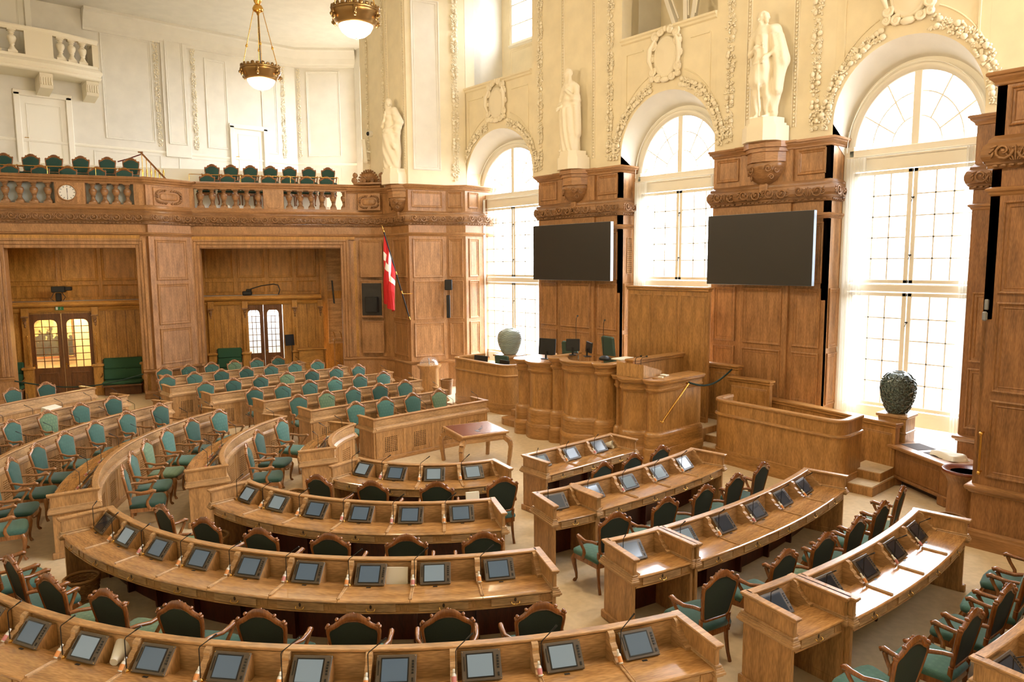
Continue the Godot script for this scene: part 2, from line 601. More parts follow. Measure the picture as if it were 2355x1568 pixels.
func mirrored(half: PackedVector2Array) -> PackedVector2Array:
	var o := half.duplicate()
	for i in range(half.size() - 2, 0, -1): o.append(Vector2(-half[i].x, half[i].y))
	return o

func chair_meshes() -> Dictionary:
	var d := {}
	var tilt := Transform3D(Basis(Vector3.RIGHT, deg_to_rad(10)), Vector3(0, 0.465, 0.215))
	var out := mirrored(pv(BACK_OUT))
	var inn := mirrored(pv(BACK_IN))
	var mb := MB.new()
	var rows := []
	for k in 9:
		var f := TAU * k / 8.0
		var line := PackedVector3Array()
		for i in out.size():
			var p := (out[i] + inn[i]) * 0.5 + (out[i] - inn[i]) * 0.5 * cos(f)
			line.append(tilt * Vector3(p.x, p.y, 0.024 * sin(f)))
		rows.append(line)
	grid(mb, rows, true)
	for sx in [-1, 1]:
		for q in [[0.236, 0.542, 0.02], [0.15, 0.605, 0.019], [0.252, 0.52, 0.017]]:
			blob(mb, tilt * Vector3(q[0] * sx, q[1], 0), Vector3(q[2], q[2], 0.026), Basis(), 8, 5)
		tube(mb, [Vector3(0.195 * sx, 0.38, 0.215), Vector3(0.2 * sx, 0.47, 0.222), tilt * Vector3(0.205 * sx, 0.10, 0.0)], [0.026, 0.024, 0.024], 8)
		for q in 3:
			blob(mb, tilt * Vector3((0.03 + 0.034 * q) * sx, 0.628 - 0.012 * q * q * 0.8, -0.022), Vector3(0.017, 0.03 - 0.004 * q, 0.012), Basis(Vector3.BACK, -0.4 * sx * q), 7, 4)
	blob(mb, tilt * Vector3(0, 0.635, -0.024), Vector3(0.02, 0.032, 0.014), Basis(), 8, 5)
	d.frame = mb
	mb = MB.new()
	var ins := PackedVector2Array()
	for p in inn: ins.append(p * Vector2(1.06, 1.0) + Vector2(0, 0.0))
	loft(mb, ins, Vector2(0, 0.34), [[1.03, -0.006], [0.99, -0.02], [0.9, -0.034], [0.7, -0.044], [0.35, -0.05], [0.001, -0.052]], tilt)
	d.cushion = mb
	mb = MB.new()
	loft(mb, ins, Vector2(0, 0.34), [[1.02, -0.006], [0.98, -0.024], [0.86, -0.05], [0.7, -0.056]], tilt)
	var brow := []
	for k in 9:
		var line := PackedVector3Array()
		for i in 13:
			var x := lerpf(-0.16, 0.16, i / 12.0)
			var y := lerpf(0.16, 0.50, k / 8.0)
			var z := -0.062
			for bx_ in [[-0.075, 0.40], [0.0, 0.40], [0.075, 0.40], [-0.038, 0.33], [0.038, 0.33], [0, 0.26]]:
				z += 0.03 * exp(-(pow(x - bx_[0], 2) + pow(y - bx_[1], 2)) / 0.0006)
			line.append(tilt * Vector3(x * (1.0 if y < 0.44 else 0.86), y, z if (i > 0 and i < 12 and k > 0 and k < 8) else -0.045))
		brow.append(line)
	grid(mb, brow)
	d.tufted = mb
	mb = MB.new()
	loft(mb, ins, Vector2(0, 0.34), [[1.02, 0.008], [0.96, 0.014], [0.6, 0.02], [0.001, 0.022]], tilt)
	d.back = mb
	# seat
	mb = MB.new()
	var seat := pv([-0.23, 0.23, -0.255, 0.0, -0.29, -0.22, -0.27, -0.262, -0.2, -0.285, 0.0, -0.3, 0.2, -0.285, 0.27, -0.262, 0.29, -0.22, 0.255, 0.0, 0.23, 0.23, 0.0, 0.235])
	var flat := Transform3D(Basis(Vector3.RIGHT, Vector3(0, 0, 1), Vector3.UP), Vector3.ZERO)
	loft(mb, seat, Vector2(0, -0.02), [[0.97, 0.405], [1.03, 0.42], [1.045, 0.445], [1.02, 0.47], [0.94, 0.487], [0.7, 0.497], [0.35, 0.503], [0.001, 0.505]], flat)
	d.seat = mb
	mb = MB.new()
	extr(mb, seat, 0.345, 0.412, flat)
	for q in [[0.0, 0.05], [0.07, 0.035], [-0.07, 0.035], [0.13, 0.022], [-0.13, 0.022]]:
		blob(mb, Vector3(q[0], 0.345, -0.285), Vector3(0.045, q[1], 0.016), Basis(), 8, 5)
	d.rail = mb
	for sx in [-1, 1]:
		mb = MB.new()
		tube(mb, [Vector3(0.255 * sx, 0.40, -0.235), Vector3(0.285 * sx, 0.335, -0.262), Vector3(0.272 * sx, 0.24, -0.255), Vector3(0.254 * sx, 0.12, -0.236), Vector3(0.25 * sx, 0.05, -0.236), Vector3(0.262 * sx, 0.018, -0.256), Vector3(0.27 * sx, 0.0, -0.268)], [0.036, 0.04, 0.03, 0.02, 0.0175, 0.026, 0.024], 9)
		d["leg_f%d" % sx] = mb
		mb = MB.new()
		tube(mb, [Vector3(0.195 * sx, 0.40, 0.205), Vector3(0.196 * sx, 0.25, 0.213), Vector3(0.2 * sx, 0.10, 0.238), Vector3(0.204 * sx, 0.0, 0.268)], [0.028, 0.024, 0.02, 0.021], 8)
		d["leg_r%d" % sx] = mb
		mb = MB.new()
		tube(mb, [tilt * Vector3(0.236 * sx, 0.245, 0.0), Vector3(0.265 * sx, 0.708, 0.18), Vector3(0.292 * sx, 0.682, 0.06), Vector3(0.298 * sx, 0.69, -0.06), Vector3(0.296 * sx, 0.70, -0.12), Vector3(0.292 * sx, 0.686, -0.15), Vector3(0.29 * sx, 0.668, -0.145)], [0.022, 0.021, 0.023, 0.026, 0.03, 0.028, 0.014], 9)
		tube(mb, [Vector3(0.292 * sx, 0.672, -0.115), Vector3(0.284 * sx, 0.61, -0.085), Vector3(0.268 * sx, 0.53, -0.03), Vector3(0.262 * sx, 0.47, -0.025), Vector3(0.262 * sx, 0.39, -0.06)], [0.024, 0.02, 0.021, 0.027, 0.034], 8)
		d["arm%d" % sx] = mb
	return d

var chair_kinds := {}

func chair_kind(cloth: String, wood: String, tufted: bool) -> Node3D:
	var key := cloth + wood + str(tufted)
	if chair_kinds.has(key): return chair_kinds[key]
	if not chair_kinds.has("m"): chair_kinds["m"] = chair_meshes()
	var d: Dictionary = chair_kinds["m"]
	var t := Node3D.new()
	t.name = "armchair"
	var cl := mt("cloth_" + cloth)
	var wd := mt(wood)
	var fr := part(d.frame, "back_frame", wd, t)
	part(d.tufted if tufted else d.cushion, "back_cushion", cl, fr)
	part(d.back, "back_panel", mt("cloth_back"), fr)
	part(d.seat, "seat", cl, t)
	part(d.rail, "seat_rail", wd, t)
	for k in ["leg_f-1", "leg_f1", "leg_r-1", "leg_r1"]: part(d[k], "leg", wd, t)
	for k in ["arm-1", "arm1"]: part(d[k], "armrest", wd, t)
	chair_kinds[key] = t
	return t

const CLOTH_WORDS := {"teal": "plain teal green", "deep": "dark green", "sage": "light sage green patterned", "sea": "sea green patterned"}

func place_chair(at: Vector3, turn: float, cloth: String, wood: String, where: String, group: String, tufted := false) -> Node3D:
	var c: Node3D = chair_kind(cloth, wood, tufted).duplicate()
	c.name = numbered("armchair")
	add_child(c)
	c.position = at
	c.rotation.y = turn
	tag(c, "oak armchair with %s%s upholstery %s" % ["buttoned " if tufted else "", CLOTH_WORDS[cloth], where], "chair", group)
	return c

# ---------- desks ----------
var seat_cache := {}
var console_mesh: ArrayMesh
var handle_mesh: ArrayMesh
var keyhole_mesh: ArrayMesh
var tray_mesh: ArrayMesh
var grille_meshes := {}

func at_arc(c: Vector2, r: float, th: float, y := 0.0) -> Transform3D:
	var t := deg_to_rad(th)
	return Transform3D(Basis(Vector3.UP, t), Vector3(c.x + r * sin(t), y, c.y + r * cos(t)))

func grille(w: float, h: float, nx: int, ny: int) -> ArrayMesh:
	var key := "%d_%d_%.2f_%.2f" % [nx, ny, w, h]
	if grille_meshes.has(key): return grille_meshes[key]
	var mb := MB.new()
	for i in nx + 1: bx(mb, Vector3(-w / 2 + w * i / nx, h / 2, 0), Vector3(w / nx * 0.42, h, 0.014))
	for j in ny + 1: bx(mb, Vector3(0, h * j / ny, 0), Vector3(w, h / ny * 0.42, 0.012))
	grille_meshes[key] = mesh_of(mb, mt("desk"))
	return grille_meshes[key]

func seat_module(r: float, pitch: float, wood: String) -> Dictionary:
	var key := "%.3f_%.3f_%s" % [r, pitch, wood]
	if seat_cache.has(key): return seat_cache[key]
	var d := {}
	var st: int = maxi(2, int(pitch / 1.8))
	var hp := pitch * 0.5
	var o := Vector2.ZERO
	var fr := arc_frames(o, -hp, hp, st)
	var mb := MB.new()
	var gap := rad_to_deg(0.002 / r)
	sweep(mb, pv([r + 0.2, 0.735, r + 0.2, 0.765, r + 0.606, 0.765, r + 0.622, 0.76, r + 0.628, 0.75, r + 0.622, 0.74, r + 0.606, 0.735]), arc_frames(o, -hp + gap, hp - gap, st))
	d.top = mesh_of(mb, mt("desk_top"))
	mb = MB.new()   # rail along the gallery
	sweep(mb, pv([r - 0.03, 0.972, r - 0.034, 0.984, r - 0.03, 0.995, r - 0.02, 1.0, r + 0.05, 1.0, r + 0.06, 0.995, r + 0.062, 0.982, r + 0.056, 0.972, r + 0.036, 0.96, r - 0.012, 0.955, r - 0.022, 0.965]), fr)
	d.rail = mesh_of(mb, mt(wood + "_h" if wood == "desk" else wood))
	mb = MB.new()   # gallery board, inner mouldings and the tray behind the desktop
	sweep(mb, pv([r, 0.70, r, 0.955, r + 0.035, 0.955, r + 0.035, 0.71, r + 0.2, 0.71, r + 0.2, 0.70]), fr)
	sweep(mb, pv([r, 0.80, r - 0.012, 0.80, r - 0.02, 0.79, r - 0.035, 0.775, r - 0.055, 0.76, r - 0.058, 0.735, r - 0.045, 0.725, r - 0.045, 0.70, r - 0.02, 0.68, r, 0.68]), fr)
	d.gallery = mesh_of(mb, mt("desk_pale"))
	mb = MB.new()   # apron behind the drawers
	sweep(mb, pv([r + 0.575, 0.635, r + 0.575, 0.735, r + 0.597, 0.735, r + 0.597, 0.635]), fr)
	sweep(mb, pv([r + 0.57, 0.622, r + 0.57, 0.637, r + 0.612, 0.637, r + 0.612, 0.622]), fr)
	d.apron = mesh_of(mb, mt("desk_h"))
	mb = MB.new()   # modesty panel and plinth
	sweep(mb, pv([r + 0.005, 0.0, r + 0.005, 0.71, r + 0.02, 0.71, r + 0.02, 0.0]), fr)
	d.panel = mesh_of(mb, mt("desk_red"))
	mb = MB.new()
	sweep(mb, pv([r - 0.03, 0.0, r - 0.03, 0.085, r - 0.022, 0.095, r + 0.004, 0.105, r + 0.004, 0.0]), fr)
	d.plinth = mesh_of(mb, mt("desk_h"))
	mb = MB.new()   # drawer front
	var dw := hp * 0.68
	sweep(mb, pv([r + 0.595, 0.642, r + 0.595, 0.73, r + 0.606, 0.73, r + 0.61, 0.726, r + 0.61, 0.646, r + 0.606, 0.642]), arc_frames(o, -hp * 0.08 - dw, -hp * 0.08 + dw, st))
	d.drawer = mesh_of(mb, mt("desk_pale"))
	mb = MB.new()
	sweep(mb, pv([r + 0.595, 0.648, r + 0.595, 0.724, r + 0.602, 0.72, r + 0.602, 0.652]), arc_frames(o, hp * 0.66, hp * 0.94, 2))
	d.block = mesh_of(mb, mt("desk"))
	seat_cache[key] = d
	return d

func desk_small_meshes() -> void:
	var mb := MB.new()
	var pr := pv([0.03, 0.71, 0.03, 0.985, 0.075, 0.985, 0.1, 0.975, 0.12, 0.95, 0.118, 0.925, 0.125, 0.90, 0.15, 0.885, 0.168, 0.87, 0.176, 0.845, 0.2, 0.832, 0.222, 0.825, 0.232, 0.805, 0.25, 0.795, 0.275, 0.79, 0.278, 0.766, 0.2, 0.766, 0.2, 0.71])
	extr(mb, pr, -0.03, 0.03, Transform3D(Basis(Vector3(0, 0, 1), Vector3.UP, Vector3(-1, 0, 0)), Vector3.ZERO))
	console_mesh = mesh_of(mb, mt("desk_pale"))
	mb = MB.new()
	tube(mb, [Vector3(-0.045, 0.014, 0), Vector3(-0.045, 0.004, 0.014), Vector3(-0.04, -0.006, 0.022), Vector3(0, -0.012, 0.024), Vector3(0.04, -0.006, 0.022), Vector3(0.045, 0.004, 0.014), Vector3(0.045, 0.014, 0)], 0.005, 6)
	handle_mesh = mesh_of(mb, mt("brass"))
	mb = MB.new()
	blob(mb, Vector3(0, 0, 0), Vector3(0.014, 0.024, 0.003), Basis(), 10, 5)
	keyhole_mesh = mesh_of(mb, mt("dark"))
	mb = MB.new()
	extr(mb, pv([-0.018, 0, 0.018, 0, 0.018, 0.014, 0.012, 0.018, 0.008, 0.009, -0.008, 0.009, -0.012, 0.018, -0.018, 0.014]), 0.30, 0.585, Transform3D(Basis(), Vector3(0, 0.765, 0)))
	tray_mesh = mesh_of(mb, mt("desk_pale"))

func desk_row(called: String, label: String, group: String, c: Vector2, r: float, th0: float, th1: float, n: int, full := true, grilles := false, wood := "desk", ends := 3) -> Node3D:
	var et := rad_to_deg(0.045 / r)
	var p := (th1 - th0 - 2 * et) / n
	var mid := (th0 + th1) * 0.5
	var base := at_arc(c, r + 0.3, mid)
	var t := thing(called, label, "desk", base.origin, base.basis.get_euler().y, group)
	var inv := t.transform.affine_inverse()
	var m := seat_module(r, p, wood)
	for i in n:
		var tc := th0 + et + p * (i + 0.5)
		var x := inv * Transform3D(Basis(Vector3.UP, deg_to_rad(tc)), Vector3(c.x, 0, c.y))
		put(m.top, "desktop", t, x)
		put(m.rail, "gallery_rail", t, x)
		var g := put(m.gallery, "gallery_board", t, x)
		if full:
			put(m.apron, "apron", t, x)
			var dr := put(m.drawer, "drawer", t, x)
			var hx := Transform3D(Basis(Vector3.UP, deg_to_rad(-p * 0.04)), Vector3.ZERO)
			put(handle_mesh, "handle", dr, hx * Transform3D(Basis(), Vector3(0, 0.668, r + 0.61)))
			put(keyhole_mesh, "keyhole", dr, hx * Transform3D(Basis(), Vector3(0, 0.70, r + 0.611)))
			put(m.block, "apron_block", t, x)
			put(tray_mesh, "pen_tray", t, inv * at_arc(c, r, tc - p * 0.5 + (rad_to_deg(0.05 / r) if i == 0 else 0.0)))
		put(m.panel, "modesty_panel", t, x)
		put(m.plinth, "plinth", t, x)
		var cx := inv * at_arc(c, r, tc - p * 0.5 + (rad_to_deg(0.03 / r) if i == 0 else 0.0))
		put(console_mesh, "console_bracket", t, cx)
		if full: bracket_leg(t, cx)
		if grilles:
			var w := deg_to_rad(p) * r
			var gx := inv * at_arc(c, r - 0.012, tc)
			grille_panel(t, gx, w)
	for e in 2:
		if not (ends & (1 << e)): continue
		var te := th0 + et * 0.5 if e == 0 else th1 - et * 0.5
		end_panel(t, inv * at_arc(c, r, te), -1.0 if e == 0 else 1.0)
	if ends & 2 and full:
		put(console_mesh, "console_bracket", t, inv * at_arc(c, r, th1 - et - rad_to_deg(0.03 / r)))
	return t

var leg_mesh: ArrayMesh
func bracket_leg(t: Node3D, x: Transform3D) -> void:
	if leg_mesh == null:
		var mb := MB.new()
		extr(mb, pv([0.02, 0.0, 0.02, 0.71, 0.56, 0.71, 0.5, 0.64, 0.2, 0.6, 0.12, 0.5, 0.1, 0.0]), -0.02, 0.02, Transform3D(Basis(Vector3(0, 0, 1), Vector3.UP, Vector3(-1, 0, 0)), Vector3.ZERO))
		leg_mesh = mesh_of(mb, mt("desk_red"))
	put(leg_mesh, "support_board", t, x)

func grille_panel(t: Node3D, gx: Transform3D, w: float) -> void:
	var mb := MB.new()
	var iw := minf(w - 0.22, 0.34)
	for sx in [-1, 1]: bx(mb, Vector3(sx * (w + iw) * 0.25, 0.39, 0.0), Vector3((w - iw) * 0.5, 0.58, 0.02))
	bx(mb, Vector3(0, 0.615, 0), Vector3(iw, 0.13, 0.018))
	bx(mb, Vector3(0, 0.145, 0), Vector3(iw, 0.09, 0.018))
	bx(mb, Vector3(-w * 0.5 + 0.035, 0.39, -0.014), Vector3(0.07, 0.58, 0.014), 0.004)
	var f := part(mb, "front_panel", mt("desk"), t, gx)
	var db := MB.new()
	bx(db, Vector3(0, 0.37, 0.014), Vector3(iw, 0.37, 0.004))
	part(db, "vent_shade", mt("dark"), f)  # dark sheet: shade behind the grille holes put into the colour
	put(grille(iw, 0.36, 7, 9), "vent_grille", f, Transform3D(Basis(), Vector3(0, 0.19, -0.002)))

var end_meshes := {}
func end_panel(t: Node3D, x: Transform3D, sgn: float) -> void:
	if not end_meshes.has(sgn):
		var mb := MB.new()
		bx(mb, Vector3(0, 0.38, 0.30), Vector3(0.045, 0.76, 0.6))
		bx(mb, Vector3(0, 0.86, 0.31), Vector3(0.045, 0.22, 0.62))
		bx(mb, Vector3(sgn * 0.012, 0.05, 0.30), Vector3(0.075, 0.1, 0.68), 0.012)
		var a := mesh_of(mb, mt("desk"))
		mb = MB.new()
		bx(mb, Vector3(0, 0.985, 0.31), Vector3(0.095, 0.03, 0.70), 0.008)
		bx(mb, Vector3(0, 0.962, 0.31), Vector3(0.07, 0.02, 0.67), 0.005)
		var b := mesh_of(mb, mt("desk_h"))
		mb = MB.new()
		var k := 0
		for q in [[0.09, 0.70, 0.018], [0.115, 0.72, 0.022], [0.10, 0.742, 0.02], [0.085, 0.76, 0.02], [0.07, 0.785, 0.016]]:
			bx(mb, Vector3(sgn * (q[0] - 0.045) * 0.25, q[1], 0.305), Vector3(q[0], q[2] + 0.006, 0.60 + q[0]), 0.004)
			k += 1
		var cc := mesh_of(mb, mt("desk_pale"))
		end_meshes[sgn] = [a, b, cc]
	var e := put(end_meshes[sgn][0], "end_panel", t, x)
	put(end_meshes[sgn][1], "end_cap", e)
	put(end_meshes[sgn][2], "end_moulding", e)

# ---------- what stands on the desks ----------
var small := {}
func small_meshes() -> void:
	desk_small_meshes()
	var mb := MB.new()   # monitor housing: wedge of wood, z = outwards from the gallery
	var prof := Transform3D(Basis(Vector3(0, 0, 1), Vector3.UP, Vector3(-1, 0, 0)), Vector3.ZERO)
	extr(mb, pv([0.04, 0.712, 0.04, 0.93, 0.095, 0.945, 0.245, 0.785, 0.245, 0.767, 0.2, 0.767, 0.2, 0.712]), -0.165, 0.165, prof)
	small.housing = mesh_of(mb, mt("desk"))
	var face := Transform3D(Basis(Vector3.RIGHT, Vector3(0, 0.7295, -0.684), Vector3(0, 0.684, 0.7295)), Vector3(0, 0.868, 0.172))
	mb = MB.new()
	bx(mb, Vector3(0, 0, 0.004), Vector3(0.35, 0.255, 0.016), 0.006, face)
	small.case = mesh_of(mb, mt("monitor_case"))
	mb = MB.new()
	bx(mb, Vector3(-0.012, 0, 0.0135), Vector3(0.245, 0.205, 0.005), 0.0, face)
	small.bezel = mesh_of(mb, mt("monitor_bezel"))
	for s in ["screen_blue", "screen_pale", "screen_dim", "screen_right"]:
		mb = MB.new()
		bx(mb, Vector3(-0.012, 0, 0.0155), Vector3(0.222, 0.182, 0.003), 0.0, face)
		small[s] = mesh_of(mb, mt(s))
	mb = MB.new()
	for i in 5: bx(mb, Vector3(0.145, 0.07 - i * 0.024, 0.014), Vector3(0.02, 0.014, 0.008), 0.0, face)
	bx(mb, Vector3(-0.152, 0.02, 0.013), Vector3(0.008, 0.12, 0.006), 0.0, face)
	bx(mb, Vector3(0.145, -0.08, 0.014), Vector3(0.016, 0.03, 0.008), 0.0, face)
	small.keys = mesh_of(mb, mt("iron"))
	mb = MB.new()
	for sx in [-1, 1]:
		for sy in [-1, 1]: blob(mb, face * Vector3(0.163 * sx, 0.115 * sy, 0.013), Vector3(0.004, 0.004, 0.004), Basis(), 6, 4)
	small.screws = mesh_of(mb, mt("brass"))
	mb = MB.new()
	bx(mb, Vector3(0, 0.7675, 0.285), Vector3(0.05, 0.003, 0.022))
	small.plate = mesh_of(mb, mt("iron"))
	# gooseneck microphone, bending along +x
	mb = MB.new()
	tube(mb, [Vector3(0, 0.0, 0), Vector3(0, 0.2, 0), Vector3(0.0, 0.30, 0), Vector3(0.01, 0.32, 0), Vector3(0.1, 0.385, 0)], 0.0048, 5)
	small.neck = mesh_of(mb, mt("black"))
	mb = MB.new()
	tube(mb, [Vector3(0.1, 0.385, 0), Vector3(0.16, 0.428, 0)], [0.007, 0.0085], 6)
	small.mic = mesh_of(mb, mt("black"))
	mb = MB.new()
	lathe(mb, pv([0.0, 0.0, 0.024, 0.0, 0.024, 0.012, 0.012, 0.02, 0.008, 0.03, 0.0, 0.03]), 10)
	small.foot = mesh_of(mb, mt("brass"))
	# bottle
	mb = MB.new()
	lathe(mb, pv([0.0, 0.0, 0.019, 0.0, 0.021, 0.004, 0.021, 0.075, 0.016, 0.09, 0.009, 0.096, 0.0, 0.096]), 10, Transform3D(), true, 0.7)
	small.bottle = mesh_of(mb, mt("gel"))
	mb = MB.new()
	lathe(mb, pv([0.0, 0.096, 0.0105, 0.096, 0.0105, 0.122, 0.008, 0.126, 0.0, 0.126]), 9)
	small.cap = mesh_of(mb, mt("white_plastic"))
	for k in ["orange_label", "pink_label"]:
		mb = MB.new()
		lathe(mb, pv([0.0215, 0.012, 0.0218, 0.014, 0.0218, 0.062, 0.0215, 0.064]), 10, Transform3D(), true, 0.7)
		small[k] = mesh_of(mb, mt(k))
	mb = MB.new()
	tube(mb, [Vector3(-0.03, 0.0, 0), Vector3(-0.03, 0.012, 0.03), Vector3(0, 0.018, 0.05), Vector3(0.03, 0.012, 0.03), Vector3(0.03, 0.0, 0)], 0.003, 5, false)
	small.wire = mesh_of(mb, mt("brass"))
	mb = MB.new()
	var pts := []
	for i in 9:
		var a := PI * i / 8.0
		pts.append(Vector3(-0.045 * cos(a), 0.055 * sin(a), 0.012 * sin(a * 2)))
	tube(mb, pts, 0.0045, 5)
	small.cable = mesh_of(mb, mt("white_plastic"))

func monitor(desk: Node3D, x: Transform3D, screen: String) -> void:
	var t := put(small.housing, "monitor", desk, desk.transform.affine_inverse() * x)
	t.set_meta("label", "tilted brown cased screen with a key column")
	put(small.case, "case", t)
	put(small.bezel, "bezel", t)
	put(small[screen], "screen", t)
	put(small.keys, "keys", t).set_meta("kind", "stuff")
	put(small.screws, "screws", t).set_meta("kind", "stuff")
	put(small.plate, "number_plate", t)

func microphone(x: Transform3D, lean: float, label: String, group: String) -> void:
	var t := thing("gooseneck_microphone", label, "microphone", x.origin, lean, group)
	put(small.foot, "foot", t)
	put(small.neck, "neck", t)
	put(small.mic, "capsule", t)

func bottle(x: Transform3D, kind: String, label: String, group: String, tilt := 0.9) -> void:
	var t := thing("gel_bottle", label, "bottle", x.origin + Vector3(0, 0.012, 0), x.basis.get_euler().y, group)
	var h := Transform3D(Basis(Vector3.RIGHT, -tilt), Vector3.ZERO)
	var b := put(small.bottle, "body", t, h)
	put(small.cap, "cap", b)
	put(small[kind], "label_band", b)

func rad_off(m: float, r: float) -> float:
	return rad_to_deg(m / r)

func seating() -> void:
	small_meshes()
	var rng := RandomNumberGenerator.new()
	rng.seed = 77
	var o := Vector2.ZERO
	# kind, c, R, th0, th1, n, screens, where-words
	var rows := [
		["near", o, 7.93, 2.3, 71.4, 13, "in the outermost curved row", "outermost"],
		["near", o, 6.01, 3.3, 65.6, 9, "in the nine seat curved row", "nine seat"],
		["near", o, 4.1, 6.2, 65.0, 6, "in the six seat curved row", "six seat"],
		["near", o, 2.18, 12.0, 78.6, 4, "in the four seat curved row", "four seat"],
		["wing", o, 4.1, 73.7, 83.3, 1, "at the single desk nearest the table", "single"],
		["wing", o, 6.08, 73.6, 81.6, 1, "at the single desk before five seats", "single"],
		["wing", o, 7.9, 77.7, 83.4, 1, "at the single desk with a gel bottle", "single"],
		["wing", Vector2(2.3 - 40, -1.3), 40.0, 88.3, 91.66, 3, "in the straight row before the lectern", "three seat straight"],
		["wing", Vector2(4.12 - 13, -1.1), 13.0, 83.2, 97.1, 4, "in the row second from the lectern", "four seat straight"],
		["wing", Vector2(6.17 - 13, -1.0), 13.0, 81.7, 98.9, 5, "in the five seat straight row", "five seat"],
		["wing", Vector2(8.02 - 13, -0.8), 13.0, 82.5, 96.6, 4, "in the mirror bright row of four", "bright topped"],
		["wing", Vector2(9.82 - 13, -0.6), 13.0, 81.6, 96.0, 4, "in the row before the brass bar", "rearmost"],
		["left", o, 2.18, -65.6, -13.0, 3, "in the innermost three seat row", "innermost"],
		["left", o, 4.1, -66.0, -9.2, 6, "in the left hand second row", "second"],
		["left", o, 6.01, -66.0, -7.0, 8, "in the left hand third row", "third"],
		["left", o, 7.93, -67.0, -5.5, 11, "in the left hand fourth row", "fourth"],
		["left", o, 9.82, -68.0, -5.0, 14, "in the left hand fifth row", "fifth"],
		["left", o, 11.7, -69.5, -38.0, 8, "in the sixth row by the glazed door", "sixth"],
		["far", -2.1, 0.4, -2.8, 4, "in the front row under the flag", "front"],
		["far", -3.95, 1.0, -2.9, 5, "in the second row below the flag", "second"],
		["far", -5.82, 1.38, -3.3, 6, "in the third row under the flag", "third"],
		["far", -7.75, 2.05, -3.5, 7, "in the fourth row under the flag", "fourth"],
		["far", -9.75, 2.5, -3.0, 7, "in the fifth row under the flag", "fifth"],
		["far", -11.6, 2.1, -2.4, 6, "in the sixth row under the gallery", "sixth"]]
	var seen := [0, 0, 0]
	for q in rows:
		var kind: String = q[0]
		var c: Vector2
		var r: float
		var th0: float
		var th1: float
		var n: int
		var where: String
		var word: String
		if kind == "far":
			r = 40.0
			var cz: float = (q[2] + q[3]) * 0.5
			c = Vector2(q[1] + r, cz)
			th0 = -90.0 - rad_to_deg((q[2] - cz) / r)
			th1 = -90.0 + rad_to_deg((q[2] - cz) / r)
			n = q[4]; where = q[5]; word = q[6]
		else:
			c = q[1]; r = q[2]; th0 = q[3]; th1 = q[4]; n = q[5]; where = q[6]; word = q[7]
		var full := kind == "near" or kind == "wing"
		var side: String = {"near": "right of the centre aisle", "left": "left of the centre aisle", "wing": "in the wing beside the windows", "far": "under the flag"}[kind]
		var dk := desk_row("desk_row" if n > 1 else "single_desk", "oak %s desk %s %s" % [word, "row" if n > 1 else "unit", (side if n > 1 else where)], "", c, r, th0, th1, n, full, not full)
		var et := rad_to_deg(0.045 / r)
		var p := (th1 - th0 - 2 * et) / n
		for i in n:
			var tl := th0 + et + p * i
			var tc := tl + p * 0.5
			# monitor, microphone, bottle
			var vis := at_arc(c, r, tc)
			if kind != "far" and not (kind == "left" and i < n - 4 and r > 5.0):
				var scr := "screen_blue"
				if kind == "wing": scr = "screen_right" if rng.randf() < 0.6 else "screen_pale"
				elif kind == "near": scr = "screen_blue" if rng.randf() < 0.6 else "screen_pale"
				else: scr = "screen_dim"
				if word == "bright topped" or (word == "nine seat" and i == 0): scr = "screen_dim"
				var mo := 0.24 if r > 3 else 0.22
				monitor(dk, at_arc(c, r, tl + rad_off(mo, r)), scr)
			var mx := at_arc(c, r + 0.25, tl + rad_off(0.02 if i > 0 else 0.06, r + 0.25), 0.766 if full else 0.766)
			var mic_turn: float = deg_to_rad(tc) - PI / 2
			if kind == "near": mic_turn = deg_to_rad(tc - 90) + PI * 0.5 + 0.15
			elif kind == "left": mic_turn = deg_to_rad(tc - 90) + 0.9
			elif kind == "far": mic_turn = deg_to_rad(tc - 90) + 0.9
			else: mic_turn = deg_to_rad(tc - 90) - 0.5
			microphone(mx, mic_turn + rng.randf_range(-0.12, 0.12), "black gooseneck microphone %s" % where, "microphones " + where)
			if full and i > 0:
				bottle(at_arc(c, r + 0.31, tl + rad_off(0.0, r), 0.782), "orange_label" if rng.randf() < 0.55 else "pink_label", "small hand gel bottle on the pen tray %s" % where, "gel bottles " + where, 0.75)
			elif kind == "left" and i > n - 4 and r < 7:
				bottle(at_arc(c, r + 0.31, tl + rad_off(0.0, r), 0.782), "pink_label", "small hand gel bottle on the pen tray %s" % where, "gel bottles " + where, 0.75)
			# chairs
			if kind == "near" and r > 7.0: continue
			if kind == "wing" and r > 12.9 and c.x + r > 9.0: continue
			if kind == "left" and r > 8.0 and i < n - 8: continue
			var cloths := ["teal", "deep", "sage", "sea"]
			var w := [0.4, 0.2, 0.2, 0.2]
			var cl: String = cloths[rng.rand_weighted(PackedFloat32Array(w))]
			var turn := deg_to_rad(tc) + rng.randf_range(-0.05, 0.05)
			var d := 1.22 + rng.randf_range(-0.02, 0.02)
			if r < 3 and kind == "near": d = 1.05
			if kind == "wing": d = 1.2
			var at := at_arc(c, r + d, tc).origin
			place_chair(at, turn, cl, "chair_wood" if full else "chair_wood_sheen", where, "armchairs " + where, rng.randf() < 0.08 and not full)

